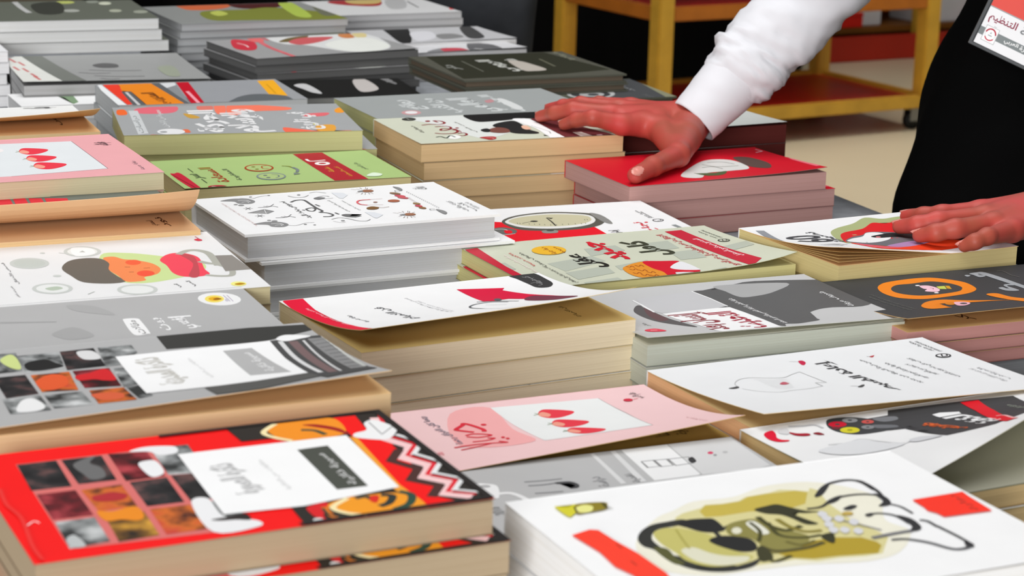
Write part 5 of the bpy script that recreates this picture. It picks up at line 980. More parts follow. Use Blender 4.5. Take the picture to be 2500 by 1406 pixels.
  ('p','8a8c8e',[7.72,11.46,7.62,11.35,7.5,11.28,7.36,11.24,7.23,11.25,7.11,11.29,7.02,11.37,6.97,11.47,6.95,11.59,6.97,11.72,7.04,11.84,7.13,11.94,7.26,12.01,7.39,12.05,7.53,12.05,7.65,12.01,7.74,11.93,7.8,11.83,7.82,11.71,7.79,11.58]),
  ('p','3c3e40',[7.48,11.6,7.45,11.57,7.41,11.54,7.37,11.53,7.33,11.53,7.3,11.54,7.28,11.56,7.26,11.6,7.26,11.63,7.27,11.67,7.29,11.7,7.31,11.74,7.35,11.76,7.39,11.77,7.43,11.77,7.46,11.76,7.49,11.74,7.5,11.71,7.51,11.67,7.5,11.63]),
  ('p','7a2a34',[5.78,12.27,5.72,12.21,5.64,12.16,5.55,12.14,5.47,12.14,5.38,12.16,5.32,12.21,5.28,12.28,5.26,12.35,5.27,12.43,5.31,12.51,5.37,12.57,5.45,12.62,5.54,12.64,5.63,12.64,5.71,12.62,5.77,12.57,5.82,12.51,5.83,12.43,5.82,12.35]),
  ('p','3c3e40',[5.61,12.36,5.59,12.34,5.57,12.32,5.55,12.32,5.52,12.32,5.5,12.32,5.48,12.34,5.47,12.36,5.46,12.38,5.47,12.4,5.48,12.42,5.5,12.44,5.52,12.46,5.55,12.46,5.57,12.47,5.6,12.46,5.61,12.45,5.63,12.43,5.63,12.4,5.62,12.38]),
  ('b','e00c36',[0.75,13.04,1.16,13.43,1.68,13.55,1.53,12.93,1.17,12.28,1.23,11.84,1.59,11.58,1.32,11.4,0.76,11.6,0.55,12.22]),
  ('b','a8182e',[2.4,13.0,2.76,12.49,3.35,12.21,3.31,11.86,2.86,11.84,2.42,12.22]),
  ('b','8a1a28',[3.65,12.07,4.07,12.11,4.13,11.57,3.76,11.66]),
  ('b','d6d6d8',[2.07,13.49,2.77,13.65,2.46,12.86,2.1,12.55,1.8,12.92]),
  ('s','c9c9cb',0.2,[3.07,13.87,3.93,13.61,4.73,13.5,4.83,12.73]),
  ('p','f2f2f2',[12.6,12.07,13.31,12.23,14.51,11.82,14.2,11.28,12.52,11.44]),
  ('t','f4f4f4','الثقة',12.51,14.31,6.92,11.74),
  ('t','d8622c','فن',10.34,11.47,7.74,10.55),
  ('t','d8622c','بالنفس',10.46,11.41,6.96,10.07),
  ('p','e01024',[16.03,13.61,17.42,13.51,16.38,10.67,13.69,5.27,12.71,5.18,13.97,7.89,15.51,11.48]),
  ('s','f4b8b8',0.2,[15.01,8.94,15.31,8.39,13.43,5.15]),
  ('t','a0a89a','مركز النشر',17.82,18.44,9.26,11.58),
  ('s','b5b7b9',0.08,[3.08,9.7,4.12,9.42,5.4,9.56,5.97,8.41,6.61,6.98,7.7,7.37,8.58,6.46]),
  ('b','dfe0e2',[1.78,8.85,3.38,9.37,5.32,9.45,5.82,8.0,6.53,6.86,5.03,6.54,2.89,7.18]),
  ('b','d4d5d8',[7.3,7.46,8.3,7.52,9.03,6.52,7.81,6.49,7.07,6.75]),
 ],
 'K_page':[
  ('t','4a4a36','الثقة بالنفس',10.13,10.79,4.27,5.68),
  ('t','4a4a36','الطريق إلى النجاح',12.05,12.57,3.4,6.52),
  ('t','4a4a36','طبعة أولى',9.78,10.28,2.29,3.74),
  ('t','4a4a36','تأليف مشترك',13.61,14.13,3.89,5.52),
 ],
 'g':[
  ('p','f0f0f0',[15.72,14.0,18.8,13.8,18.16,8.32,17.87,8.18,15.14,8.18]),
  ('p','d8d8d8',[18.72,13.82,22.88,13.49,22.67,8.33,21.23,7.97,18.14,8.2]),
  ('l','a0a0a0',0.06,[18.73,13.74,18.14,8.2]),
  ('p','dcdcdc',[13.69,13.94,13.94,13.93,13.44,8.31,13.11,8.31]),
  ('p','dcdcdc',[15.0,13.87,15.29,13.84,14.66,8.23,14.25,8.26]),
  ('l','8a8a8a',0.09,[15.87,11.31,16.64,11.29,16.52,10.22,15.76,10.24,15.87,11.31]),
  ('l','8a8a8a',0.09,[16.71,11.26,17.46,11.2,17.33,10.11,16.57,10.13,16.71,11.26]),
  ('l','8a8a8a',0.09,[17.54,11.17,18.84,11.15,18.63,10.1,17.46,10.02,17.54,11.17]),
  ('b','3a3a3c',[18.67,10.83,19.06,11.07,18.95,10.36,18.63,10.1,18.5,10.27]),
  ('p','d8456a',[20.58,11.31,20.53,11.24,20.48,11.19,20.41,11.16,20.35,11.14,20.3,11.15,20.25,11.18,20.22,11.22,20.21,11.28,20.22,11.35,20.25,11.42,20.29,11.48,20.35,11.53,20.41,11.57,20.47,11.58,20.53,11.58,20.57,11.55,20.6,11.5,20.61,11.44,20.6,11.37]),
  ('p','9a9a9c',[20.58,10.87,20.55,10.82,20.51,10.78,20.46,10.75,20.42,10.74,20.38,10.74,20.36,10.76,20.34,10.79,20.34,10.84,20.35,10.89,20.37,10.95,20.41,11.0,20.45,11.04,20.49,11.07,20.53,11.08,20.57,11.08,20.6,11.06,20.61,11.03,20.62,10.98,20.6,10.93]),
  ('p','bcbcbc',[21.44,11.13,21.4,11.08,21.35,11.03,21.3,11.0,21.24,10.99,21.19,10.99,21.15,11.02,21.12,11.06,21.11,11.11,21.12,11.17,21.14,11.24,21.18,11.29,21.24,11.34,21.29,11.37,21.35,11.38,21.4,11.38,21.44,11.35,21.47,11.31,21.48,11.26,21.47,11.19]),
  ('s','8a8a8c',0.16,[8.11,10.35,9.19,10.21,10.32,10.15]),
  ('s','8a8a8c',0.18,[8.07,9.72,8.99,9.58,9.93,9.65]),
  ('b','4a4a4c',[9.71,9.72,10.56,9.59,10.82,8.99,10.55,8.5,10.08,8.55,10.55,8.85,10.36,9.34,9.74,9.41]),
  ('s','8a8a8c',0.16,[7.92,8.45,8.76,8.33,9.53,8.24]),
  ('t','8a8a8c','دراسة',11.75,12.66,8.18,9.82),
  ('t','808082','نقدية',13.87,14.5,8.23,9.64),
  ('b','f0f0f0',[4.93,10.7,5.38,11.0,6.01,10.78,6.41,10.18,5.77,8.48,5.3,8.87,5.35,9.75,4.98,10.22]),
  ('p','b8b8b8',[6.06,10.31,6.01,10.24,5.94,10.18,5.86,10.15,5.77,10.15,5.68,10.16,5.59,10.21,5.53,10.27,5.49,10.34,5.48,10.42,5.49,10.5,5.54,10.57,5.61,10.63,5.69,10.66,5.78,10.66,5.88,10.65,5.96,10.6,6.02,10.54,6.06,10.47,6.07,10.39]),
  ('s','ececec',0.35,[6.02,9.07,6.62,8.97,6.94,8.41,7.1,7.68]),
  ('t','8a8a8a','2018',4.55,5.24,6.0,7.24),
 ],
 'N':[
  ('p','ececec',[23.07,10.33,22.87,9.88,22.56,9.53,22.17,9.32,21.75,9.27,21.32,9.38,20.94,9.64,20.64,10.03,20.45,10.51,20.38,11.04,20.45,11.55,20.64,12.02,20.95,12.38,21.34,12.6,21.77,12.65,22.21,12.54,22.59,12.27,22.9,11.87,23.09,11.38,23.15,10.85]),
  ('p','f0dc6a',[22.06,10.88,21.96,10.61,21.8,10.38,21.61,10.23,21.41,10.15,21.21,10.17,21.03,10.27,20.9,10.45,20.82,10.69,20.8,10.97,20.84,11.26,20.95,11.53,21.1,11.76,21.29,11.92,21.5,12.0,21.7,11.99,21.88,11.88,22.01,11.7,22.09,11.45,22.11,11.17]),
  ('p','e8b020',[21.82,10.96,21.76,10.81,21.67,10.68,21.56,10.6,21.44,10.56,21.32,10.57,21.21,10.63,21.13,10.73,21.08,10.87,21.06,11.03,21.08,11.19,21.14,11.33,21.23,11.46,21.34,11.54,21.47,11.58,21.59,11.57,21.7,11.51,21.78,11.41,21.83,11.27,21.85,11.12]),
  ('b','9a6410',[21.37,11.06,21.71,11.28,21.93,10.92,21.64,10.74,21.39,10.82]),
  ('s','9a8aa8',0.05,[22.26,11.83,22.28,10.15]),
  ('s','9a8aa8',0.05,[22.49,11.76,22.47,10.09]),
  ('p','c8c4d0',[22.31,10.53,22.27,10.41,22.22,10.3,22.17,10.22,22.11,10.17,22.07,10.17,22.04,10.2,22.01,10.27,22.01,10.37,22.02,10.49,22.05,10.61,22.09,10.74,22.14,10.85,22.2,10.93,22.25,10.98,22.29,10.98,22.33,10.95,22.35,10.88,22.35,10.78,22.34,10.66]),
  ('t','f0f0f0','نفسي',17.51,18.94,4.54,7.49),
  ('s','f0f0f0',0.3,[17.42,7.45,18.92,7.43]),
  ('t','f0f0f0','بين',16.37,17.01,4.53,7.6),
  ('b','f0f0f0',[14.56,7.46,14.8,7.98,15.52,7.82,15.61,7.06,15.53,4.34,15.33,4.12,14.49,4.17]),
  ('t','8a8a8a','مقالات',14.74,15.3,4.17,7.46),
  ('p','a2a2a2',[7.17,9.56,10.55,8.63,10.52,8.46,7.11,9.2]),
  ('b','a9a9a9',[11.95,12.34,13.57,11.56,14.41,9.13,13.2,9.78,12.08,10.94]),
  ('b','a5a5a5',[9.77,5.94,11.28,6.98,12.12,4.7,10.71,4.16,9.96,4.89]),
 ],
 'P':[
  ('b','c9dc98',[14.94,12.07,16.78,12.18,18.98,10.52,21.14,8.24,20.88,5.77,18.57,4.01,15.53,3.44,13.94,6.04]),
  ('b','6a645c',[11.56,8.92,12.39,10.89,13.62,11.48,14.71,10.99,14.98,9.46,14.59,7.69,14.75,5.79,14.98,4.2,13.83,3.9,12.23,4.75,11.77,6.7]),
  ('b','f08a54',[14.89,11.1,15.69,11.35,16.22,10.37,17.0,9.82,17.84,8.6,18.04,6.95,17.48,5.57,16.46,4.96,16.33,4.09,15.49,3.9,14.98,4.2,14.82,5.76,14.59,7.69,14.98,9.46]),
  ('p','f0603c',[17.17,9.12,17.09,8.89,16.97,8.71,16.82,8.58,16.65,8.52,16.48,8.53,16.32,8.62,16.2,8.77,16.12,8.97,16.1,9.2,16.12,9.44,16.2,9.66,16.32,9.85,16.48,9.98,16.65,10.04,16.82,10.03,16.98,9.94,17.1,9.79,17.17,9.59,17.2,9.36]),
  ('p','f0553c',[17.34,5.76,17.26,5.52,17.12,5.32,16.95,5.19,16.76,5.12,16.57,5.14,16.4,5.23,16.27,5.39,16.18,5.61,16.15,5.86,16.18,6.12,16.27,6.36,16.4,6.56,16.57,6.7,16.76,6.76,16.95,6.75,17.12,6.65,17.26,6.49,17.35,6.27,17.38,6.02]),
  ('l','8a4a30',0.1,[15.79,8.11,16.13,8.0]),
  ('l','8a4a30',0.1,[15.75,6.65,16.06,6.56]),
  ('l','a84a30',0.1,[16.97,7.43,17.4,7.4]),
  ('b','f0485c',[18.58,9.34,19.34,10.74,20.2,11.15,20.98,10.58,21.38,9.14,20.95,6.06,20.92,4.52,20.04,4.02,19.02,4.33,18.58,5.54,18.67,7.71]),
  ('b','c04a54',[20.27,10.79,21.05,10.23,21.0,8.28,20.08,4.16,19.4,4.37,20.57,7.77]),
  ('s','b0b0a6',0.55,[20.23,10.64,21.08,11.55,21.83,11.49,22.35,10.5,22.29,8.54,22.09,6.67]),
  ('s','b0b0a6',0.5,[21.14,8.24,21.69,7.43,22.39,7.22]),
  ('s','b0b0a6',0.45,[20.57,4.32,21.45,3.74,22.29,3.79,22.69,5.54,22.17,6.96]),
  ('p','8f8a84',[22.65,9.58,23.83,9.39,24.05,4.97,22.15,4.92]),
  ('p','c6cac6',[15.19,13.05,15.03,12.59,14.75,12.21,14.4,11.95,14.0,11.84,13.59,11.88,13.22,12.08,12.91,12.4,12.7,12.83,12.6,13.32,12.64,13.82,12.79,14.29,13.06,14.67,13.42,14.94,13.82,15.06,14.24,15.02,14.62,14.82,14.93,14.49,15.14,14.05,15.23,13.56]),
  ('p','e4e6e4',[14.94,13.13,14.81,12.78,14.59,12.49,14.31,12.3,13.99,12.22,13.67,12.25,13.37,12.41,13.12,12.66,12.95,12.99,12.87,13.36,12.89,13.74,13.01,14.1,13.23,14.39,13.51,14.59,13.83,14.67,14.16,14.64,14.47,14.48,14.72,14.23,14.89,13.89,14.96,13.51]),
  ('p','c6cac6',[11.02,10.66,10.87,10.2,10.6,9.82,10.24,9.57,9.84,9.46,9.43,9.51,9.04,9.71,8.71,10.03,8.49,10.46,8.38,10.95,8.4,11.46,8.55,11.92,8.81,12.31,9.16,12.57,9.57,12.69,10.0,12.64,10.39,12.44,10.72,12.1,10.95,11.66,11.05,11.17]),
  ('p','c0c6c0',[10.76,10.74,10.64,10.39,10.43,10.11,10.15,9.92,9.83,9.84,9.49,9.88,9.18,10.03,8.92,10.29,8.74,10.62,8.65,10.99,8.66,11.38,8.78,11.73,8.98,12.02,9.26,12.22,9.59,12.3,9.93,12.26,10.24,12.1,10.51,11.84,10.69,11.5,10.78,11.13]),
  ('p','c6cac6',[11.19,3.3,11.04,2.88,10.78,2.54,10.43,2.32,10.04,2.23,9.63,2.29,9.25,2.48,8.93,2.79,8.71,3.19,8.6,3.64,8.61,4.1,8.76,4.52,9.02,4.87,9.36,5.1,9.76,5.19,10.18,5.14,10.57,4.95,10.89,4.63,11.11,4.22,11.22,3.76]),
  ('p','e4e6e4',[10.93,3.38,10.82,3.06,10.61,2.81,10.34,2.64,10.02,2.58,9.69,2.62,9.39,2.77,9.13,3.01,8.95,3.32,8.86,3.67,8.87,4.02,8.98,4.34,9.19,4.6,9.46,4.77,9.78,4.84,10.11,4.79,10.42,4.64,10.68,4.4,10.86,4.08,10.95,3.73]),
  ('p','c6cac6',[16.51,1.37,16.34,0.97,16.07,0.65,15.72,0.45,15.31,0.37,14.9,0.43,14.52,0.61,14.2,0.91,13.99,1.3,13.89,1.73,13.92,2.17,14.07,2.57,14.34,2.9,14.7,3.11,15.11,3.2,15.53,3.14,15.92,2.95,16.24,2.64,16.45,2.25,16.55,1.81]),
  ('p','e4e6e4',[16.25,1.45,16.12,1.15,15.91,0.91,15.63,0.75,15.3,0.7,14.97,0.75,14.67,0.89,14.41,1.13,14.24,1.43,14.15,1.76,14.18,2.09,14.3,2.4,14.51,2.64,14.79,2.8,15.12,2.86,15.45,2.81,15.76,2.66,16.02,2.42,16.2,2.12,16.27,1.79]),
  ('b','f0f0f0',[13.38,14.7,14.66,14.32,14.58,12.5,13.19,12.27]),
  ('p','b5b9b5',[13.65,13.28,13.98,13.75,14.08,13.15]),
  ('b','b5c2b0',[9.44,3.84,10.27,4.17,10.56,3.5,9.8,3.15]),
  ('p','c9cdc9',[11.13,6.9,11.09,6.81,11.04,6.74,10.97,6.7,10.89,6.68,10.8,6.69,10.72,6.73,10.65,6.79,10.6,6.88,10.58,6.97,10.58,7.06,10.61,7.15,10.67,7.21,10.74,7.26,10.82,7.28,10.91,7.27,10.99,7.23,11.06,7.16,11.11,7.08,11.13,6.99]),
  ('p','c9cdc9',[11.31,13.75,11.29,13.69,11.26,13.63,11.21,13.6,11.15,13.58,11.1,13.59,11.04,13.61,11.0,13.66,10.97,13.72,10.96,13.79,10.96,13.86,10.98,13.92,11.02,13.98,11.07,14.01,11.12,14.03,11.18,14.03,11.23,14.0,11.27,13.95,11.3,13.89,11.32,13.82]),
  ('s','c9cdc9',0.1,[12.24,13.54,12.64,13.26]),
  ('s','b5b9b5',0.1,[11.84,1.52,12.38,2.07]),
  ('p','f0ec8a',[22.58,1.12,22.5,0.94,22.38,0.8,22.23,0.7,22.07,0.66,21.9,0.68,21.76,0.75,21.64,0.88,21.56,1.05,21.54,1.24,21.56,1.44,21.64,1.61,21.76,1.76,21.91,1.86,22.08,1.9,22.24,1.89,22.39,1.81,22.51,1.68,22.58,1.51,22.61,1.32]),
  ('b','b8860c',[21.78,1.28,22.25,1.52,22.51,1.14,22.01,0.91]),
  ('t','6a6a6c','أمي',18.83,19.24,1.5,3.19),
  ('t','6a6a6c','أبي',17.85,18.22,1.47,2.6),
  ('t','8a8a8c','قصص للأطفال',7.81,8.1,5.58,11.75),
  ('t','7a7a7c','علمني كيف أتكلم',7.29,7.52,2.08,5.13),
  ('b','d8344c',[22.44,14.75,22.82,14.98,22.99,14.41,22.63,14.24]),
  ('s','c06a7a',0.08,[22.77,15.71,22.85,14.8]),
 ],
 'T':[
  ('p','d81e34',[9.23,15.52,12.26,14.69,12.15,11.54,9.1,12.39]),
  ('p','d81e34',[12.5,14.62,13.43,14.37,13.3,11.22,12.3,11.5]),
  ('p','d81e34',[13.67,14.3,14.64,14.03,14.49,10.88,13.45,11.17]),
  ('p','d81e34',[14.88,13.97,16.56,13.5,16.37,10.34,14.64,10.84]),
 ],
 'T_page':[
  ('t','4a2410','نور',21.55,22.16,1.87,5.09),
  ('t','4a2410','المحمدي',20.7,21.38,2.37,4.2),
 ],
 'Z_page':[
  ('t','4a2410','نص',18.55,19.15,4.32,10.56),
 ],
 'Z':[
  ('t','5a5a5c','حكايات',16.82,20.2,13.78,14.8),
 ],
 'X':[
  ('t','ccd0cf','روائع',5.28,7.95,5.05,11.33),
  ('t','ccd0cf','من الأدب',8.44,11.01,2.02,11.51),
  ('t','ccd0cf','العالمي',11.93,15.98,1.61,10.89),
  ('t','ccd0cf','الحديث',16.33,17.93,0.9,12.1),
  ('b','d4d6d5',[17.34,8.44,18.32,8.9,18.06,3.21,16.82,2.16]),
  ('p','c99a9c',[5.94,3.08,5.72,2.68,5.42,2.35,5.07,2.12,4.71,2.02,4.36,2.04,4.07,2.2,3.86,2.47,3.74,2.83,3.74,3.25,3.85,3.68,4.07,4.08,4.37,4.42,4.71,4.65,5.08,4.76,5.43,4.73,5.73,4.57,5.94,4.3,6.06,3.93,6.05,3.51]),
  ('p','e6e6e6',[5.6,3.31,5.47,3.08,5.29,2.88,5.07,2.75,4.85,2.69,4.63,2.71,4.44,2.81,4.3,2.97,4.23,3.19,4.22,3.44,4.29,3.69,4.42,3.93,4.6,4.12,4.81,4.26,5.04,4.32,5.26,4.3,5.45,4.2,5.59,4.04,5.66,3.82,5.67,3.57]),
  ('b','c08a8e',[15.68,8.19,16.79,8.97,16.56,7.57,15.51,6.93]),
 ],
 'Y':[
  ('p','ea3c26',[0.85,15.05,2.68,14.95,2.24,8.44,1.7,0.66,1.04,0.44,0.95,5.95]),
  ('p','e8861a',[2.77,14.94,6.57,14.42,7.42,-1.14,3.11,-0.18,3.19,9.08,2.24,9.85]),
  ('p','5c5e60',[2.05,9.32,3.13,9.26,3.03,-0.16,1.6,0.16]),
  ('p','c9c9c9',[2.37,8.86,2.7,8.9,2.47,0.12,2.1,0.05]),
  ('p','c8283c',[2.73,14.77,2.53,11.79,2.5,13.53]),
  ('p','5f6265',[6.57,14.42,7.62,14.49,8.47,9.36,8.4,-1.1,7.42,-1.14]),
  ('p','d8dadc',[7.58,14.32,9.41,14.53,9.19,12.68,7.67,10.79]),
  ('p','8a8d90',[7.67,10.79,9.19,12.68,7.95,-0.73,7.73,5.57]),
  ('p','c00a24',[9.6,14.97,11.07,14.77,9.54,-0.82,8.04,-0.75]),
  ('s','f0a0ac',0.4,[9.46,8.0,9.2,3.59,8.91,-1.21]),
  ('p','97999d',[11.16,14.75,19.26,13.82,18.06,4.43,15.72,4.38,13.24,1.06,12.23,-1.95,9.52,-1.08]),
  ('p','f0ac22',[19.21,13.65,21.29,14.0,20.0,2.6,18.13,3.97]),
  ('b','606467',[12.23,-1.95,13.67,2.05,15.65,4.11,17.55,4.26,19.86,2.08,18.76,-3.67]),
  ('t','6a3410','المدير',4.01,5.98,2.88,8.12),
  ('t','6a2410','الناجح',4.77,6.0,0.25,3.07),
  ('s','d89a18',0.25,[19.69,11.03,19.03,4.22]),
  ('p','e9ebec',[0.3,14.58,0.74,14.49,0.85,5.42,0.92,0.31,-0.75,0.68]),
 ],
 'a':[
  ('b','c9c9c9',[1.51,10.07,3.26,10.68,3.86,3.61,2.77,4.16,2.2,6.67]),
  ('b','c2bcb8',[9.74,12.81,11.55,13.44,11.61,5.82,8.93,4.14]),
  ('b','7a7a7a',[13.47,14.5,14.66,14.79,14.6,9.19]),
  ('t','8a8a8a','ليل',13.82,14.91,9.22,13.48),
 ],
 'b':[
  ('p','2f3024',[2.3,19.39,18.86,21.3,21.4,3.88,14.2,2.13,0.37,1.3]),
  ('t','c4c5be','الرومي',7.39,10.44,5.41,15.26),
  ('t','8a8c86','دار',1.64,3.26,8.36,12.28),
  ('s','6a6c60',0.2,[5.5,14.91,4.96,6.11]),
  ('t','cfcfc9','شعر',11.2,13.31,10.97,15.17),
  ('b','b9b2a8',[11.37,13.52,12.83,13.17,13.36,10.3,13.42,5.81,11.21,5.03,10.26,6.14]),
  ('s','6a6a58',0.3,[16.11,14.26,15.54,7.97]),
  ('t','8c8d78','مولانا',19.77,20.99,12.71,19.37),
 ],
 'c':[
  ('b','4a4c4e',[18.84,13.03,23.64,16.4,19.59,-3.59,12.48,-5.03,8.08,-2.5]),
  ('p','b9bbbb',[15.22,3.51,14.6,2.51,13.77,1.67,12.78,1.08,11.75,0.8,10.77,0.85,9.92,1.22,9.3,1.87,8.95,2.76,8.93,3.79,9.22,4.86,9.81,5.88,10.64,6.74,11.63,7.36,12.69,7.66,13.7,7.62,14.56,7.24,15.2,6.56,15.53,5.65,15.54,4.6]),
  ('p','3e4042',[14.54,3.34,14.1,2.65,13.46,2.08,12.7,1.68,11.88,1.51,11.08,1.57,10.37,1.85,9.84,2.33,9.52,2.97,9.45,3.69,9.64,4.45,10.06,5.15,10.69,5.73,11.46,6.14,12.3,6.32,13.11,6.27,13.83,5.98,14.37,5.49,14.68,4.84,14.74,4.1]),
  ('p','b0b2b2',[13.73,3.44,13.44,2.96,13.02,2.57,12.52,2.29,12.0,2.16,11.49,2.19,11.04,2.37,10.71,2.7,10.52,3.13,10.5,3.63,10.63,4.14,10.92,4.62,11.34,5.03,11.84,5.31,12.37,5.45,12.89,5.42,13.33,5.23,13.67,4.9,13.85,4.46,13.88,3.96]),
  ('p','3e4042',[13.02,3.44,12.89,3.22,12.7,3.04,12.47,2.92,12.23,2.86,11.99,2.87,11.79,2.96,11.64,3.1,11.55,3.3,11.54,3.53,11.6,3.76,11.73,3.98,11.92,4.16,12.15,4.29,12.4,4.35,12.63,4.34,12.84,4.25,12.99,4.1,13.07,3.9,13.09,3.68]),
  ('t','8a8c8c','قواعد',18.0,19.12,5.19,11.57),
  ('t','6a6c6c','العشق',18.33,19.15,0.25,2.36),
  ('p','8a8a70',[22.72,15.7,23.59,15.96,22.23,-1.04,20.34,-1.4]),
 ],
 'e':[
  ('b','5a5a5a',[10.16,14.31,11.72,15.98,13.26,14.75,12.95,11.88,10.84,11.75]),
  ('s','6a6a6a',0.35,[7.57,7.85,9.34,6.75,11.28,6.83]),
  ('s','6a6a6a',0.35,[9.17,10.07,12.22,8.76,15.45,8.61]),
  ('s','6a6a6a',0.35,[9.03,4.58,11.89,3.3,14.95,3.23]),
  ('s','6a6a6a',0.35,[9.41,1.96,10.4,0.98,11.57,1.22]),
  ('p','dfe0da',[0.66,21.66,2.23,25.12,4.84,-2.32,2.72,-3.63,-1.78,-3.86]),
  ('s','c86a68',0.35,[0.66,21.66,1.09,18.29]),
  ('s','c86a68',0.35,[1.46,18.7,1.86,15.27]),
  ('s','c86a68',0.35,[0.37,14.56,0.75,11.05]),
  ('s','c86a68',0.35,[1.34,12.92,1.71,9.38]),
  ('s','c86a68',0.35,[1.79,7.85,2.12,4.19]),
  ('s','c86a68',0.35,[1.87,5.27,2.18,1.56]),
  ('p','757872',[2.28,25.58,4.79,25.18,7.62,-1.87,4.84,-2.32]),
  ('b','9aa08f',[17.84,11.05,19.94,11.68,19.29,2.96,17.78,3.19]),
 ],
 'h':[
  ('b','d8d9d8',[9.85,19.85,13.04,22.08,26.48,21.98,24.82,17.95,21.24,4.28,17.6,0.12,13.42,0.97,10.88,8.6,8.68,10.52,8.33,14.94]),
  ('b','6a5a30',[8.71,12.65,11.57,15.95,15.0,16.93,11.51,12.7]),
  ('b','c8585c',[9.9,12.21,13.19,15.37,17.69,14.86,14.22,11.14,10.44,9.31]),
  ('b','c8804c',[19.27,16.52,21.34,17.47,20.08,12.86,18.59,13.41]),
  ('b','d8c890',[21.99,17.81,23.89,17.71,22.04,13.26,20.58,13.24]),
  ('b','e4e6e0',[13.65,8.6,18.27,12.4,21.97,12.14,21.11,4.34,17.6,0.12,14.04,0.68,12.99,3.92]),
  ('s','d86a70',0.7,[7.0,16.5,5.54,8.54,5.11,-1.46]),
  ('b','c83040',[3.01,15.79,4.38,16.89,5.52,13.82,3.58,8.26,1.94,6.85,0.89,9.28]),
  ('b','e06a6a',[6.24,18.39,7.99,18.86,7.24,14.26,5.52,13.82]),
  ('s','f0e0e0',0.2,[3.03,13.66,3.31,11.47,2.93,9.53]),
  ('s','d06068',0.4,[8.19,17.16,7.97,14.53]),
  ('s','d06068',0.4,[5.78,10.55,5.57,8.01]),
  ('s','d06068',0.4,[5.51,7.51,5.3,5.0]),
  ('s','d06068',0.4,[5.23,3.49,5.02,1.04]),
 ],
 'f':[
  ('p','b5bd6a',[19.87,18.4,19.73,17.91,19.47,17.49,19.14,17.18,18.75,17.0,18.35,16.99,17.97,17.12,17.66,17.41,17.43,17.8,17.32,18.28,17.33,18.79,17.47,19.28,17.72,19.71,18.06,20.03,18.45,20.21,18.86,20.23,19.24,20.09,19.56,19.8,19.78,19.4,19.89,18.92]),
  ('p','c9cdb9',[24.62,16.5,24.49,16.01,24.29,15.58,24.04,15.25,23.76,15.06,23.49,15.02,23.24,15.14,23.05,15.41,22.92,15.79,22.88,16.25,22.92,16.76,23.05,17.25,23.25,17.68,23.5,18.01,23.77,18.2,24.05,18.24,24.3,18.12,24.5,17.86,24.62,17.47,24.66,17.0]),
  ('p','8a8f84',[23.22,18.49,23.09,17.99,22.89,17.56,22.65,17.23,22.37,17.04,22.1,17.0,21.85,17.12,21.65,17.38,21.52,17.77,21.48,18.24,21.52,18.75,21.64,19.24,21.84,19.68,22.09,20.02,22.37,20.21,22.65,20.25,22.9,20.13,23.1,19.86,23.22,19.47,23.27,19.0]),
  ('p','a8ac9a',[24.6,8.43,24.48,7.97,24.28,7.56,24.04,7.26,23.77,7.08,23.5,7.04,23.26,7.16,23.07,7.41,22.95,7.78,22.91,8.22,22.95,8.7,23.07,9.16,23.27,9.57,23.51,9.88,23.78,10.07,24.05,10.1,24.29,9.99,24.49,9.73,24.61,9.36,24.65,8.91]),
  ('p','9a9e90',[27.85,6.8,27.71,6.34,27.49,5.94,27.21,5.64,26.91,5.47,26.59,5.44,26.31,5.56,26.08,5.82,25.93,6.19,25.88,6.63,25.92,7.1,26.05,7.57,26.27,7.97,26.55,8.27,26.86,8.45,27.17,8.48,27.46,8.35,27.69,8.09,27.84,7.72,27.89,7.27]),
  ('p','a5a8a0',[19.11,9.31,18.97,8.84,18.75,8.44,18.45,8.15,18.12,7.98,17.77,7.96,17.44,8.09,17.17,8.35,16.99,8.73,16.9,9.17,16.92,9.65,17.05,10.12,17.27,10.52,17.56,10.82,17.9,10.99,18.26,11.01,18.58,10.89,18.85,10.62,19.04,10.24,19.13,9.79]),
  ('s','b9bab8',0.8,[11.91,21.99,11.93,13.82,12.26,8.18]),
  ('b','3a3c36',[13.78,16.99,17.76,18.73,16.58,7.49,13.45,6.89]),
 ],
 'm':[
  ('b','8a8c8a',[6.87,33.51,9.89,32.79,9.12,1.11,2.9,-7.0,2.01,-2.51]),
  ('b','c8643c',[6.47,25.74,12.87,26.78,14.29,21.27,10.57,14.74,5.19,14.88]),
  ('b','4a1c1c',[13.17,20.28,19.73,27.76,22.78,27.02,19.35,15.0,13.46,14.02]),
  ('b','7a8036',[6.63,12.13,13.08,12.9,18.21,14.05,24.49,5.22,23.16,-0.27,10.85,1.79,5.31,3.22]),
  ('b','a8bc50',[20.27,18.53,22.48,19.26,20.09,3.99,17.96,4.54]),
  ('b','b5bd5a',[7.42,10.74,9.27,12.65,9.48,9.04,7.51,7.22]),
  ('b','6a6c5a',[25.18,18.6,26.86,15.64,24.49,5.22,21.92,4.69]),
 ],
 'n':[
  ('b','a8383c',[6.0,15.54,11.09,19.82,14.81,16.19,11.99,9.46,7.8,11.11]),
  ('b','c8b070',[9.81,17.36,15.65,18.76,13.26,12.48,9.28,12.75]),
  ('p','d82c30',[24.99,13.81,26.43,14.86,22.46,3.03,21.18,2.69]),
  ('s','7a7a7a',0.3,[14.94,12.08,14.91,8.1]),
  ('s','6a6a6a',0.3,[18.68,13.91,17.43,6.19]),
  ('b','b5b5b5',[15.78,15.96,19.05,16.58,15.53,6.64,12.69,6.02]),
 ],
 'o':[
  ('b','2a2a2a',[7.56,21.03,11.78,21.81,9.24,12.26,4.85,0.77,3.24,0.76,4.98,9.89]),
  ('b','c08a90',[8.99,18.25,11.03,19.55,9.64,15.7,8.14,14.89]),
  ('b','dcdce0',[8.52,10.1,11.8,10.4,9.83,3.79,6.11,1.49]),
  ('b','8a8a8a',[11.33,6.93,14.15,7.32,14.18,3.59,10.38,2.4]),
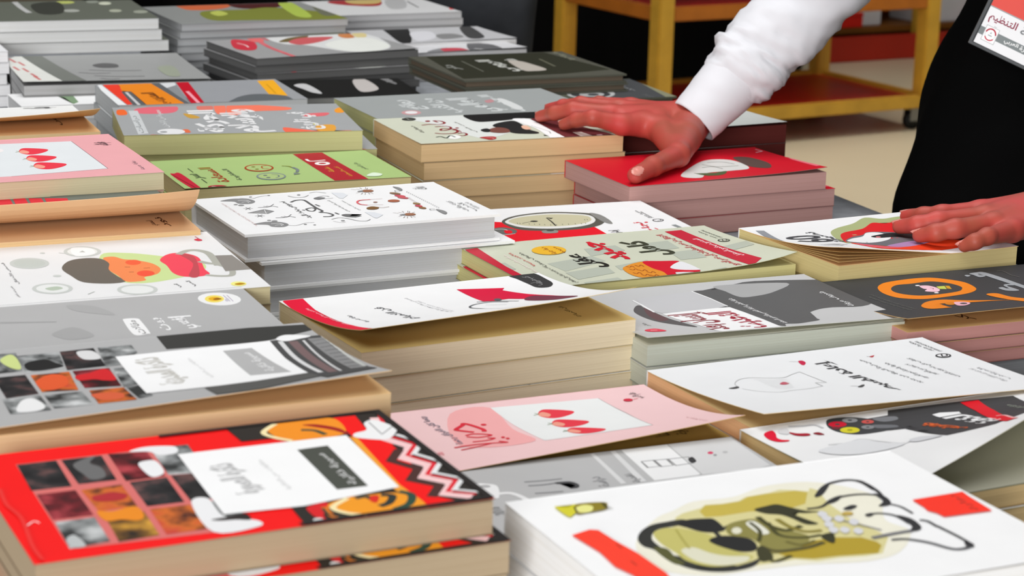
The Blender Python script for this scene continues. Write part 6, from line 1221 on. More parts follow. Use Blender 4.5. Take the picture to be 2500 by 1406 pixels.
  ('b','4a4a4a',[17.9,13.6,19.91,14.28,17.06,2.59,14.42,2.24]),
 ],
 'q':[
  ('b','8a8a8c',[4.79,-0.23,6.83,2.44,9.43,3.32,7.51,-2.74]),
  ('b','c84a58',[7.88,2.66,10.81,2.82,10.63,-1.33,7.51,-2.74]),
  ('b','6a6a6c',[13.43,6.3,15.63,6.85,16.78,3.9,15.02,-2.93,10.79,-2.42]),
  ('s','e8e8e8',0.3,[12.49,1.49,13.33,-0.24]),
 ],
 'z':[
  ('p','b02430',[2.0,8.36,3.02,8.49,2.85,6.96,1.98,6.95]),
  ('p','7f9a78',[5.47,6.28,7.41,7.74,6.99,1.64,6.1,0.37,6.07,4.95]),
  ('p','d06a48',[7.53,7.71,10.23,7.81,9.9,6.3,7.34,6.18]),
 ],
 'y':[
 ],
 'd':[
 ],
 'w':[
 ],
}

# ------------------------------------------------------------------ the books
# how far copies lower in a pile stick out (dx, dy in cm, turn in degrees)
OFF = {'V': [(0,0,0),(1.25,.25,-.3),(1.15,.2,.3)], 'B': [(0,0,0),(.3,.12,.4),(.2,-.1,-.3),(.05,.1,.2)], 'A': [(0,0,0),(1.2,-.35,.2),(1.5,-.1,-.3),(.8,0,.2)],
       'Q': [(0,0,0),(-.12,.08,.15),(.25,.06,-.2),(.1,.12,0)], 'D': [(0,0,0),(.45,-1.0,.3),(.7,-.3,-.5)], 'S': [(0,0,0),(.05,0,.1),(-.05,.05,0)], 'C': [(0,0,0),(-.3,-.35,.4),(-.1,.1,0)],
       'J': [(0,0,0),(1.6,.3,.5),(.2,.1,0)], 'h': [(0,0,0),(-.3,.2,.6),(.2,-.2,-.8),(-.4,.3,.5),(.3,.1,-.6),(-.2,.1,.3)], 'f': [(0,0,0),(.4,.05,.2),(1.3,.1,.3)], 'm': [(0,0,0),(-.3,.15,.5),(-.5,0,-.4),(-.7,.2,.4),(-.2,0,.3),(-.5,.1,0),(-.3,0,.4),(0,0,0)]}
ORD = ['', 'second', 'third', 'fourth', 'fifth', 'sixth', 'seventh', 'eighth', 'ninth', 'tenth']
def page_block(name, l, d, z0, z1, h, inset=.06, wave=.0):
    bm = bmesh.new()
    x0, x1, y0, y1 = -l/2+inset, l/2-inset, -d/2+inset, d/2-.04
    nu, nz = 12, 3; rnd = random.Random(name+str(l)); rows = []
    for k in range(nz+1):
        z = z0+(z1-z0)*k/nz; j = rnd.uniform(-.02, .02) if 0 < k < nz else 0
        ring = [(x0+(x1-x0)*i/nu, y0+j) for i in range(nu+1)]+[(x1, y0+(y1-y0)*i/8) for i in range(1, 9)]+[(x1-(x1-x0)*i/nu, y1) for i in range(1, nu+1)]+[(x0, y1-(y1-y0)*i/8) for i in range(1, 8)]
        rows.append([bm.verts.new((x/100, y/100, z/100)) for x, y in ring])
    N = len(rows[0])
    for k in range(nz):
        for i in range(N): bm.faces.new([rows[k][i], rows[k][(i+1) % N], rows[k+1][(i+1) % N], rows[k+1][i]])
    bm.faces.new(rows[-1]); bm.faces.new(rows[0][::-1])
    return mesh_obj(name, bm, [paper(h)])
def paper_edge(h):
    c = [int(h[i:i+2], 16) for i in (0, 2, 4)]
    return ink('%02x%02x%02x' % tuple(int(x*.8) for x in c), .7)
def make_book(k, spec, top):
    cx, cy, a, l, d, zt, n, z0 = spec['r']; t = (zt-z0)/n
    cover, pages, inner = spec['look']; parts = []
    L = spec['lift'] if top else (0, 0, 2, 0)
    hard = spec['kind'] == 'hardcover_book'
    white = paper_edge(pages)
    ct = .22 if hard else .035
    s = Sheet(l, d, L, ct); s.body(ink(cover), ink(inner, .6) if inner else (ink(cover) if hard else white)); s.draw(ART.get(k, []))
    o = mesh_obj('front_cover', s.bm, s.mats); o.location.z = (t-.012)/100-.0002; parts.append(o)
    zb = t-.012-ct-.008
    o = page_block('page_block', l, d, ct+.01, zb-(.03 if inner else 0), pages, .35 if hard else .06); parts.append(o)
    if inner and top:
        s = Sheet(l-.1, d-.1, (0, 0, 2, 0), .02); s.body(ink(inner, .7), ink(inner, .7)); s.draw(ART.get(k+'_page', []))
        o = mesh_obj('title_page', s.bm, s.mats); o.location.z = (zb-.004)/100; parts.append(o)
    if top and k in ('W', 'R', 'K'):
        for i, q in enumerate({'W': (.75, .55, .38, .2), 'R': (.62, .3), 'K': (.4,)}[k]):
            LL = (L[0]*q, L[1]*q, 2.1, 0) if k == 'W' else (.0, .32*q, 2, 0)
            s = Sheet(l-.12, d-.12-.05*i, LL, .02); s.body(ink('e6c488' if k == 'W' else 'd6d4c0', .7), ink('d8b070' if k == 'W' else 'c8c8b8', .7))
            o = mesh_obj('loose_page', s.bm, s.mats); o.location.z = (zb-.002+.003*(4-i))/100; parts.append(o)
    bm = bmesh.new()                                                    # back cover with the spine standing on its far edge
    box(bm, -l/200, l/200, -d/200, d/200, .00004, ct/100)
    sp = .2 if hard else .035
    box(bm, -l/200, l/200, (d/2-.0)/100, (d/2+sp)/100, .00004, (t-.015)/100, 1)
    o = mesh_obj('back_cover', bm, [paper_edge(pages) if not hard else ink(cover), ink(cover)]); parts.append(o)
    return parts, t
CAT = {'paperback': 'book', 'hardcover_book': 'book', 'magazine': 'magazine'}
for k, spec in PILES.items():
    spec['r'] = spec['r'][:6]+(int(spec['r'][6]), spec['r'][7] if len(spec['r']) > 7 else 0)
    cx, cy, a, l, d, zt, n, z0 = spec['r']; rnd = random.Random(k)
    tp, t = make_book(k, spec, True)
    low, _ = make_book(k, spec, False)
    first = True
    for i in range(n):                       # i = 0 is the top of the pile
        dx, dy, da = (OFF[k][i] if k in OFF and i < len(OFF[k]) else (0, 0, 0) if i == 0 else (rnd.uniform(-.2, .25), rnd.uniform(-.2, .15), rnd.uniform(-.7, .7)))
        z = zt-(i+1)*t
        noun = 'magazine' if spec['kind'] == 'magazine' else 'copy'
        lab = spec['label'] if i == 0 else '%s %s from the top under %s' % (ORD[i], noun, spec['short'])
        r = empty(spec['kind'], ((cx+dx)/100, (cy+dy)/100, TAB+z/100), a+math.radians(da), lab, CAT[spec['kind']], spec['group'])
        src = tp if i == 0 else low
        for p in src:
            if i <= 1: p.parent = r
            else:
                c = p.copy(); COL.objects.link(c); c.parent = r
if True:
    pass

# ------------------------------------------------------------------ the table
def S(name, bm, m, smooth=False):
    o = mesh_obj(name, bm, m, None, smooth); o['kind'] = 'structure'; return o
TX0, TX1, TY0, TY1 = -.70, 1.212, .60, 3.36
tb = empty('table', ((TX0+TX1)/2, (TY0+TY1)/2, 0), 0, 'long display table under a grey cloth carrying all the books', 'table')
bm = bmesh.new(); hx, hy = (TX1-TX0)/2-.012, (TY1-TY0)/2-.012
box(bm, -hx, hx, -hy, hy, TAB-.04, TAB-.004); mesh_obj('table_top', bm, [plain('wood_board', '9a7a55', .6, .3, .15)], tb)
for sx in (-1, 1):
    for sy in (-1, 1):
        bm = bmesh.new(); x, y = sx*(hx-.08), sy*(hy-.08); box(bm, x-.025, x+.025, y-.025, y+.025, 0, TAB-.04); mesh_obj('leg', bm, [plain('leg_metal', '55585c', .4, .5, .05, metal=.8)], tb)
bm = bmesh.new(); nx, ny = 60, 80; rnd = random.Random(3); g = {}
for i in range(nx+1):
    for j in range(ny+1):
        x = TX0+(TX1-TX0)*i/nx; y = TY0+(TY1-TY0)*j/ny
        g[i, j] = bm.verts.new((x, y, TAB-.0006+.0004*math.sin(i*1.7+j*.6)*math.sin(j*1.1)))
for i in range(nx):
    for j in range(ny): bm.faces.new([g[i,j], g[i+1,j], g[i+1,j+1], g[i,j+1]])
rim = [(i, 0) for i in range(nx)]+[(nx, j) for j in range(ny)]+[(nx-i, ny) for i in range(nx)]+[(0, ny-j) for j in range(ny)]
prev = [g[q] for q in rim]; cxm, cym = (TX0+TX1)/2, (TY0+TY1)/2
for kz, z in enumerate((TAB-.006, TAB-.06, TAB-.35, .04)):
    cur = []
    for n_, q in enumerate(rim):
        c = g[q].co; o_ = .003+(.005*kz)*(1+math.sin(n_*.55))*.5
        ox = -1 if q[0] == 0 else 1 if q[0] == nx else 0; oy = -1 if q[1] == 0 else 1 if q[1] == ny else 0
        cur.append(bm.verts.new((c.x+ox*o_, c.y+oy*o_, z)))
    for n_ in range(len(rim)): bm.faces.new([prev[n_], cur[n_], cur[(n_+1) % len(rim)], prev[(n_+1) % len(rim)]])
    prev = cur
tag(mesh_obj('tablecloth', bm, [plain('grey_cloth', '8b8e92', .85, .1, .12, 60)], None, True), 'plain grey cloth spread over the book table', 'tablecloth')

# ------------------------------------------------------------------ floor, back wall
bm = bmesh.new(); f = bm.faces.new([bm.verts.new(p) for p in ((-6,-4,0),(14,-4,0),(14,16,0),(-6,16,0))])
fm = plain('floor_tile', 'd2c3a2', .32, .4, .06, 1.2); S('floor', bm, [fm])
bm = bmesh.new(); box(bm, -6, 14, 16, 16.15, 0, 3.4); S('wall_back', bm, [plain('wall_paint', 'b9ac98', .8, .2, .03)])

def P3(x, y, z): return Vector((x/100, y/100, TAB+z/100))   # centimetres measured from the table top

# ------------------------------------------------------------------ wooden book trolley behind the table
wood = plain('yellow_wood', 'c89a34', .45, .4, .12, 12); redp = plain('red_laminate', 'c0281c', .35, .45, .1, 4); rubber = plain('black_rubber', '151515', .6, .3, .1)
steel = plain('caster_steel', '8a8c8e', .3, .6, .05, metal=.9)
tr = empty('book_trolley', (2.92, 5.632, 0), math.atan2(12.6, 101.2), 'yellow wooden book trolley with two red shelves standing on the floor behind the table', 'trolley')
LX, LY = 1.10, .60
def boxo(name, m, parent, x0, x1, y0, y1, z0, z1, bv=.004):
    bm = bmesh.new(); box(bm, x0, x1, y0, y1, z0, z1)
    if bv: bevel(bm, bv)
    return mesh_obj(name, bm, [m], parent)
pw = .055
for x in (0, LX-pw):
    for y in (0, LY-pw): boxo('post', wood, tr, x, x+pw, y, y+pw, .075, 1.02)
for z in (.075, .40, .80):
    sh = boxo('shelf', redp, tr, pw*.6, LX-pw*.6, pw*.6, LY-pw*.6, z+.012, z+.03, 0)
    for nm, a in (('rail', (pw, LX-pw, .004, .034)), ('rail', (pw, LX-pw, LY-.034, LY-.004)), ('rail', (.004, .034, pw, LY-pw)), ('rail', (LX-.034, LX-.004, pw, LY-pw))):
        r = boxo(nm, wood if z < .3 else plain('shaded_wood', 'b0661e', .45, .4, .12, 12), sh, *a, z, z+.042)  # upper rails: same yellow wood, their shade painted in as a darker orange
for x in (.05, LX-.05):
    for y in (.05, LY-.05):
        bm = bmesh.new(); bmesh.ops.create_cone(bm, cap_ends=True, segments=20, radius1=.03, radius2=.03, depth=.022, matrix=Matrix.Translation((x, y, .03)) @ Matrix.Rotation(math.pi/2, 4, 'X'))
        wh = mesh_obj('caster', bm, [rubber], tr, True)
        bm = bmesh.new(); box(bm, x-.02, x+.02, y-.018, y-.013, .028, .075); box(bm, x-.02, x+.02, y+.013, y+.018, .028, .075); box(bm, x-.02, x+.02, y-.018, y+.018, .068, .075); mesh_obj('caster_fork', bm, [steel], wh)

# ------------------------------------------------------------------ black draped table further back
blk = plain('black_cloth', '050505', .9, .08, .2, 8)
bm = bmesh.new(); W_, D_, H_ = 2.6, .7, .78; per = []
for i in range(120):
    s = i/120*2*(W_+D_)
    if s < W_: p = (s, 0, 0, -1)
    elif s < W_+D_: p = (W_, s-W_, 1, 0)
    elif s < 2*W_+D_: p = (W_-(s-W_-D_), D_, 0, 1)
    else: p = (0, D_-(s-2*W_-D_), -1, 0)
    per.append(p)
rows = []
for k, z in enumerate((H_, H_-.05, H_*.5, .01)):
    rows.append([bm.verts.new((x+nx_*(.012+.012*k)*math.sin(i*1.3), y+ny_*(.012+.012*k)*math.sin(i*1.3), z)) for i, (x, y, nx_, ny_) in enumerate(per)])
for k in range(3):
    for i in range(120): bm.faces.new([rows[k][i], rows[k+1][i], rows[k+1][(i+1) % 120], rows[k][(i+1) % 120]][::-1])
bm.faces.new(rows[0]); bmesh.ops.recalc_face_normals(bm, faces=bm.faces[:])
dt = mesh_obj('draped_table', bm, [blk], None, True); dt.location = (1.66, 6.60, 0); dt.rotation_euler.z = .124
tag(dt, 'table draped to the floor in black cloth behind the wooden trolley', 'table')

# ------------------------------------------------------------------ red display rack far behind the trolley
rk = empty('display_rack', (4.40, 7.13, 0), .10, 'low red display rack with wooden uprights on the floor far behind the trolley', 'rack')
boxo('base_panel', plain('red_panel', 'b02814', .4, .4, .06, 3), rk, 0, 1.5, 0, .02, 0, .10)
for x in (0, .50, 1.0, 1.47): boxo('upright', wood, rk, x, x+.03, .021, .06, 0, 1.0)
boxo('shelf', plain('brown_board', '7a4a14', .5, .3, .1, 6), rk, 0, 1.5, .061, .42, .10, .125)
boxo('back_panel', plain('orange_board', 'a8481c', .5, .3, .1, 4), rk, 0, 1.5, .42, .44, 0, 1.0)
boxo('shelf', plain('orange_board', 'a8481c'), rk, 0, 1.5, .061, .42, .36, .39)
ca, sa_ = math.cos(.10), math.sin(.10)
def on_rack(x, y, z): return (4.40+ca*x-sa_*y, 7.13+sa_*x+ca*y, z)
wp = plain('white_carton', 'd4d4d6', .6, .3, .04, 9)
for i, (x, wd, lab) in enumerate(((.08, .30, 'white carton on the far red rack, seen beside the sleeve'), (.58, .30, 'white carton on the far red rack, seen beside the black garment'))):
    c = empty('carton', on_rack(x, .10, .1252), .10, lab, 'carton', 'white cartons on the far rack'); boxo('box_body', wp, c, 0, wd, 0, .2, .0, .17); boxo('lid', wp, c, -.004, wd+.004, -.004, .204, .171, .20)
rb = plain('red_carton', 'd81e10', .5, .3, .05)
for x, wd, lab in ((.10, .16, 'small red box low on the far red rack, under the left white carton'), (.82, .05, 'tiny red box on the far red rack, under the right white carton')):
    c = empty('small_box', on_rack(x, .065, .1252), .10, lab, 'box'); boxo('box_body', rb, c, 0, wd, 0, .03, 0, .045, .003); boxo('lid', rb, c, -.002, wd+.002, -.002, .032, .0455, .058, .002)

# ------------------------------------------------------------------ figures: smooth union of tapered limbs, meshed with surface nets
def sdf_mesh(prims, k, vox, extra=None):
    """prims: (a, b, ra, rb) round cones in cm; returns vertices, quads, nearest-primitive index"""
    A_ = np.array([p[0] for p in prims]); B_ = np.array([p[1] for p in prims]); ra = np.array([p[2] for p in prims]); rb_ = np.array([p[3] for p in prims])
    R_ = np.maximum(ra, rb_)[:, None]+1.5
    lo = np.minimum(A_, B_)-R_; hi = np.maximum(A_, B_)+R_; lo, hi = lo.min(0), hi.max(0)
    n = np.ceil((hi-lo)/vox).astype(int)+1
    ax = [lo[i]+np.arange(n[i])*vox for i in range(3)]
    X, Y, Z = np.meshgrid(*ax, indexing='ij'); F = None
    for a, b, r0, r1 in zip(A_, B_, ra, rb_):
        ab = b-a; L2 = max((ab**2).sum(), 1e-9)
        t = np.clip(((X-a[0])*ab[0]+(Y-a[1])*ab[1]+(Z-a[2])*ab[2])/L2, 0, 1)
        d = np.sqrt((X-a[0]-t*ab[0])**2+(Y-a[1]-t*ab[1])**2+(Z-a[2]-t*ab[2])**2)-(r0+(r1-r0)*t)
        if F is None: F = d
        else:
            h = np.clip(.5+.5*(F-d)/k, 0, 1); F = F*(1-h)+d*h-k*h*(1-h)
    for c, ax3, rr in (extra or []):
        U = [np.array(v) for v in ax3]; q = 0
        for u, r in zip(U, rr): q = q+(((X-c[0])*u[0]+(Y-c[1])*u[1]+(Z-c[2])*u[2])/r)**2
        F = np.minimum(F, (np.sqrt(q)-1)*min(rr))
    ins = F < 0; cs = F.shape
    acc = np.zeros((cs[0]-1, cs[1]-1, cs[2]-1, 3)); cnt = np.zeros(acc.shape[:3])
    sl = lambda o: tuple(slice(o[i], cs[i]-1+o[i]) for i in range(3))
    cor = [(i, j, l_) for i in (0, 1) for j in (0, 1) for l_ in (0, 1)]
    for c0 in cor:
        for d_ in range(3):
            if c0[d_]: continue
            c1 = list(c0); c1[d_] = 1; f0, f1 = F[sl(c0)], F[sl(tuple(c1))]; cr = (f0 < 0) != (f1 < 0)
            t = np.where(cr, f0/np.where(cr, f0-f1, 1), 0)
            for q in range(3): acc[..., q] += np.where(cr, c0[q]+(t if q == d_ else 0), 0)
            cnt += cr
    act = cnt > 0; idx = -np.ones(act.shape, int); idx[act] = np.arange(act.sum())
    g = np.argwhere(act); V = lo+(g+acc[act]/cnt[act][:, None])*vox; Q = []
    for d_ in range(3):
        o1, o2 = [(1, 2), (2, 0), (0, 1)][d_]
        f0 = ins[tuple(slice(0, -1) if i == d_ else slice(None) for i in range(3))]; f1 = ins[tuple(slice(1, None) if i == d_ else slice(None) for i in range(3))]
        for p in np.argwhere(f0 != f1):
            if p[o1] < 1 or p[o2] < 1 or p[o1] >= cs[o1]-1 or p[o2] >= cs[o2]-1: continue
            c = []
            for s1, s2 in ((-1, -1), (0, -1), (0, 0), (-1, 0)):
                w_ = p.copy(); w_[o1] += s1; w_[o2] += s2; c.append(int(idx[tuple(w_)]))
            if min(c) < 0: continue
            Q.append(c if f0[tuple(p)] else c[::-1])
    return V, Q
def to_bm(bm, V, Q, mi=0):
    vs = [bm.verts.new(P3(*v)) for v in V]
    for q in Q:
        try: bm.faces.new([vs[i] for i in q]).material_index = mi
        except ValueError: pass
    return vs
def nrm(v): v = np.array(v, float); return v/max(np.linalg.norm(v), 1e-9)
def hand_prims(H, R, wr, wrist_r, fore=None):
    pr, nails = [], []
    for f, j in H.items():
        r = R[f]
        for i in range(len(j)-1): pr.append((j[i], j[i+1], r[i], r[i+1]))
        d = nrm(np.array(j[0])-np.array(j[1])); up = np.array((0, 0, 1.)); up = nrm(up-d*up.dot(d)); sd = np.cross(d, up)
        if f == 'thumb': up = nrm(np.array((-.45, -.75, .55))); up = nrm(up-d*up.dot(d)); sd = np.cross(d, up)
        nails.append((np.array(j[0])+d*r[0]*.35+up*r[0]*.72, (d, sd, up), (r[0]*1.05, r[0]*.62, .14)))
    return pr, nails
def curve_pts(p, n):
    out = []
    for i in range(len(p)-1):
        a, b, c, d = [np.array(p[min(max(q, 0), len(p)-1)], float) for q in (i-1, i, i+1, i+2)]
        for k_ in range(n):
            t = k_/n; out.append(.5*((2*b)+(-a+c)*t+(2*a-5*b+4*c-d)*t*t+(-a+3*b-3*c+d)*t**3))
    out.append(np.array(p[-1], float)); return out
from mathutils import noise as mnoise
def loft(name, path, rad, m, parent, n=10, seg=48, wr=0., fr=.25, squash=1., seed=0, closed_ends=False, thick=.25):
    """cloth tube along a path (cm) with folds"""
    P = curve_pts(path, n); Rr = curve_pts([(r, r, r) for r in rad], n); bm = bmesh.new(); rows = []; u = None
    for i, p in enumerate(P):
        t = nrm(P[min(i+1, len(P)-1)]-P[max(i-1, 0)])
        if u is None: u = nrm(np.cross(t, (0.3, .9, .2)))
        u = nrm(u-t*u.dot(t)); v = np.cross(t, u); row = []
        for q in range(seg):
            a = 2*math.pi*q/seg; dr = u*math.cos(a)+v*math.sin(a)*squash
            w_ = p+dr*Rr[i][0]; sl_ = i*.35+seed; nz = mnoise.noise(Vector((sl_*fr*2.2+math.sin(a)*.5, math.cos(a-.5*i*fr)*1.6, math.sin(a-.5*i*fr)*1.6+seed))) + .45*mnoise.noise(Vector((sl_*fr*6, math.cos(a-i*fr)*2.6, math.sin(a-i*fr)*2.6-seed)))
            ed = min(1, i/4)
            row.append(bm.verts.new(P3(*(w_+dr*wr*nz*ed))))
        rows.append(row)
    inner = [bm.verts.new(Vector(v.co)+(P3(*P[0])-v.co).normalized()*thick/100) for v in rows[0]]
    deep = [bm.verts.new(v.co+(P3(*P[min(4, len(P)-1)])-P3(*P[0]))) for v in inner]
    for A1, B1 in [(rows[i], rows[i+1]) for i in range(len(rows)-1)]+[(inner, rows[0]), (deep, inner)]:
        for q in range(seg): bm.faces.new([A1[q], A1[(q+1) % seg], B1[(q+1) % seg], B1[q]])
    if closed_ends: bm.faces.new(rows[-1])
    bmesh.ops.recalc_face_normals(bm, faces=bm.faces[:])
    return mesh_obj(name, bm, [m], parent, True)
def skin_mat():
    m, b, n, l = base_mat('skin', .5, .3); tc = n.new('ShaderNodeTexCoord'); no = n.new('ShaderNodeTexNoise'); r = n.new('ShaderNodeValToRGB'); bp = n.new('ShaderNodeBump'); n2 = n.new('ShaderNodeTexNoise')
    no.inputs['Scale'].default_value = 22; no.inputs['Detail'].default_value = 4; n2.inputs['Scale'].default_value = 260; n2.inputs['Detail'].default_value = 3
    l.new(tc.outputs['Object'], no.inputs['Vector']); l.new(tc.outputs['Object'], n2.inputs['Vector']); l.new(no.outputs['Fac'], r.inputs[0]); l.new(r.outputs[0], b.inputs['Base Color'])
    r.color_ramp.elements[0].position = .35; r.color_ramp.elements[0].color = lin('a04c3b'); r.color_ramp.elements[1].position = .68; r.color_ramp.elements[1].color = lin('b9433f')
    bp.inputs['Strength'].default_value = .12; bp.inputs['Distance'].default_value = .0008; l.new(n2.outputs['Fac'], bp.inputs['Height']); l.new(bp.outputs[0], b.inputs['Normal'])
    return m
SKIN = skin_mat(); NAIL = plain('nail', 'd88c80', .25, .5, .05); WHITE = plain('white_shirt', 'd0d0d4', .8, .15, .02, 40); BLACK = plain('black_garment', '040404', .92, .05, .2, 6); HAIR = plain('dark_hair', '120d0b', .5, .4, .3, 60)

# ---- the person leaning over the table from its right side
HR = {'index': [(91.58, 196.96, 8.05), (92.14, 195.20, 8.80), (93.06, 193.27, 9.30), (96.14, 192.86, 8.55)], 'middle': [(91.17, 202.07, 8.05), (91.67, 199.57, 8.80), (92.92, 197.73, 9.40), (96.25, 195.61, 9.05)], 'ring': [(94.08, 206.23, 8.05), (94.43, 203.54, 8.75), (95.43, 201.29, 9.30), (98.36, 198.02, 9.15)], 'pinky': [(97.82, 207.68, 8.00), (97.84, 205.14, 8.60), (98.42, 203.11, 9.00), (100.76, 200.14, 8.95)], 'thumb': [(91.13, 179.39, 6.20), (93.87, 181.09, 6.60), (98.21, 184.28, 6.90), (101.69, 189.83, 7.50)]}
WR = (104.60, 194.68, 8.00)
HL = {'index': [(102.09, 149.54, 7.90), (102.37, 147.54, 8.35), (103.24, 146.14, 8.70), (106.86, 145.71, 8.70)], 'middle': [(99.25, 146.34, 7.90), (99.76, 144.55, 8.40), (101.22, 143.78, 8.75), (105.68, 143.47, 8.80)], 'ring': [(98.96, 142.99, 7.90), (99.59, 141.63, 8.40), (101.10, 141.14, 8.75), (105.13, 141.54, 8.70)], 'pinky': [(100.56, 138.94, 7.85), (101.06, 138.30, 8.30), (102.38, 138.52, 8.60), (106.17, 140.39, 8.40)]}
WL = (114.92, 145.42, 8.60)
RAD = {'index': (.62, .71, .80, 1.05), 'middle': (.63, .72, .82, 1.05), 'ring': (.60, .69, .77, 1.0), 'pinky': (.53, .60, .67, .92), 'thumb': (.82, .95, 1.15, 1.7)}
ELR, ELL = (123.6, 194.9, 26), (132, 151, 28)
person = empty('person', P3(147, 184, -75), 0, 'person in white shirt sleeves and a long black garment leaning over the books', 'person')
person.location.z = 0
bm = bmesh.new()
def add_hand(H, W, EL, mirror_thumb=None):
    pr, nails = hand_prims(H, RAD, None, 2)
    for f in ('index', 'middle', 'ring', 'pinky'): pr.append((H[f][3], W, RAD[f][3]*1.05, 1.9))
    a, b = np.array(H['index'][3]), np.array(H['pinky'][3]); w_ = np.array(W)
    for t in (.25, .5, .75):
        k_ = a*(1-t)+b*t; pr.append((tuple(k_+(0, 0, -.05)), tuple(w_*.75+k_*.25), 1.15, 1.9))
    if 'thumb' in H:
        cm = np.array(H['thumb'][3]); pr.append((H['thumb'][3], W, 1.8, 2.1)); pr.append((H['thumb'][2], tuple(a*.45+w_*.55), 1.1, 1.6)); pr.append((tuple(cm), tuple(a*.7+w_*.3), 1.3, 1.2)); pr.append((tuple(np.array(H['thumb'][2])*.6+cm*.4+(0, 0, -.1)), tuple(w_+(0, -.8, -.2)), 1.35, 2.0))
    else:
        cm = w_+(np.array(H['index'][3])-w_)*.35+np.array((0, 2.2, -.5)); tip = np.array(H['index'][3])+np.array((2.2, 3.6, -1.2))
        pr += [(W, tuple(cm), 1.5, 1.3), (tuple(cm), tuple(tip), 1.25, .75)]
    d = nrm(np.array(EL)-w_); pr.append((W, tuple(w_+d*7), 2.3, 2.6))
    V, Q = sdf_mesh(pr, .45, .13, nails)
    vs = to_bm(bm, V, Q)
    bm.faces.ensure_lookup_table()
    return nails
nl = add_hand(HR, WR, ELR) + add_hand(HL, WL, ELL)
for f in bm.faces:
    c = f.calc_center_median()*100; c = np.array((c.x, c.y, c.z-TAB*100))
    for ce, ax3, rr in nl:
        dd = c-ce
        if np.linalg.norm(dd) < 1.3 and (dd.dot(ax3[0])/(rr[0]*1.02))**2+(dd.dot(ax3[1])/(rr[1]*1.02))**2 < 1 and dd.dot(ax3[2]) > -.12: f.material_index = 1
bp_ = [((147.5,181,9),(148.5,185,28),7,6.8),((148.5,185,28),(140,184,44),7.5,8.5),((148.5,182,28),(140,178,44),5.5,7),((148.5,189,28),(140,190,44),5.5,7),((138,171,50),(138,197,50),5.2,5.2),((138,184,50),(133,184,62),6,4.8),((130,184,68),(127,184,74),8.2,8.8),((124,184,66),(122.5,184,65),5.5,5),
       ((120,184,70),(117.6,184,68.6),1.2,1.0),((127,175.4,71),(128,175.2,73),1.2,1.2),((127,192.6,71),(128,192.8,73),1.2,1.2),((118.9,184,65),(118.6,184,64.8),1.6,1.4),
       ((147,176,4),(147,172,-32),6,5.4),((147,172,-32),(149,174,-68),5.2,3.8),((149,174,-69),(140,174,-71.5),3.4,2.6),((147,183,4),(147,186,-32),6,5.4),((147,186,-32),(149,190,-68),5.2,3.8),((149,190,-69),(140,190,-71.5),3.4,2.6),
       ((137.5,200,50),ELR,3.9,3.4),(ELR, tuple(np.array(WR)+nrm(np.array(ELR)-np.array(WR))*5),3.3,2.2),((137.5,168,50),ELL,3.9,3.4),(ELL, tuple(np.array(WL)+nrm(np.array(ELL)-np.array(WL))*5),3.3,2.2)]
V, Q = sdf_mesh(bp_, 2.2, 1.1); to_bm(bm, V, Q)
bm.transform(Matrix.Translation(-person.location))
bo = mesh_obj('body', bm, [SKIN, NAIL], person, True)
def child(o):
    o.data.transform(Matrix.Translation(-person.location)); o.parent = person; return o
for side in (-1, 1):
    bm = bmesh.new(); bmesh.ops.create_uvsphere(bm, u_segments=14, v_segments=10, radius=.012, matrix=Matrix.Translation(P3(119.6, 184+3.2*side, 71.2))); child(mesh_obj('eye', bm, [plain('eye_white', 'e8e4e0', .2, .5)], None, True))
bm = bmesh.new()
V, Q = sdf_mesh([((131,184,72),(128,184,77),9.6,9.4),((133,178,66),(134,177,56),4.5,3.2),((133,190,66),(134,191,56),4.5,3.2),((135,184,68),(137,184,56),6,5)], 2, 1.0); to_bm(bm, V, Q); child(mesh_obj('hair', bm, [HAIR], None, True))
CUFF0 = np.array((104.85, 193.64, 8.30)); dR = nrm(np.array(ELR)-np.array(WR))
mid = CUFF0+dR*11
shirt = child(loft('shirt', [(149,186,22),(148.5,185.5,30),(140.5,184,44),(138,184,52),(134.5,184,59)], [12, 11.8, 11.8, 10, 5.4], WHITE, None, n=8, seg=64, wr=.8, fr=.12, squash=1.25))
slv = child(loft('sleeve', [tuple(CUFF0+dR*5.2), tuple(CUFF0+dR*8), tuple(mid), tuple(CUFF0+dR*17), (123,195.3,26.5), (130.5,197.6,38), (137.5,198,51), (138.5,188,54)], [3.2, 4.0, 4.2, 4.6, 5.5, 6.6, 7.2, 5.5], WHITE, None, n=10, seg=72, wr=.62, fr=.3, seed=4))
cf = child(loft('cuff', [tuple(CUFF0), tuple(CUFF0+dR*2), tuple(CUFF0+dR*4), tuple(CUFF0+dR*6.4)], [2.75, 2.95, 3.15, 3.3], WHITE, None, n=6, seg=48, wr=.06, fr=.3, thick=.18)); cf.parent = slv
bm = bmesh.new(); bp3 = CUFF0+dR*4+nrm(np.cross(dR, (.3, -.7, 0)))*3.2
dl = nrm(np.array(ELL)-np.array(WL)); cl = np.array(WL)+dl*8
child(loft('sleeve', [tuple(cl), tuple(cl+dl*5), tuple(cl+dl*12), (132,151.5,28), (134.8,159.5,39), (137.5,170,51), (138.5,180,54)], [3.1, 3.9, 4.5, 5.4, 6.4, 7.2, 5.5], WHITE, None, n=8, seg=48, wr=.6, fr=.25, seed=9))
bm = bmesh.new(); rows = []
SK = curve_pts([(150, 186, 30, 11, 12.32), (146.5, 185.5, 20, 11.5, 12.88), (144.8, 186, 15, 12, 13.440000000000001), (143.2, 185.5, 10, 12.5, 14.000000000000002), (140.4, 181.2, 5, 13.4, 15.008000000000003), (136.8, 176, 0, 14.5, 16.240000000000002), (138, 176, -6, 15, 16.8), (144, 178, -30, 18, 20.160000000000004), (149, 183, -60, 20, 22.400000000000002), (150, 184, -73, 21, 23.520000000000003)], 5)
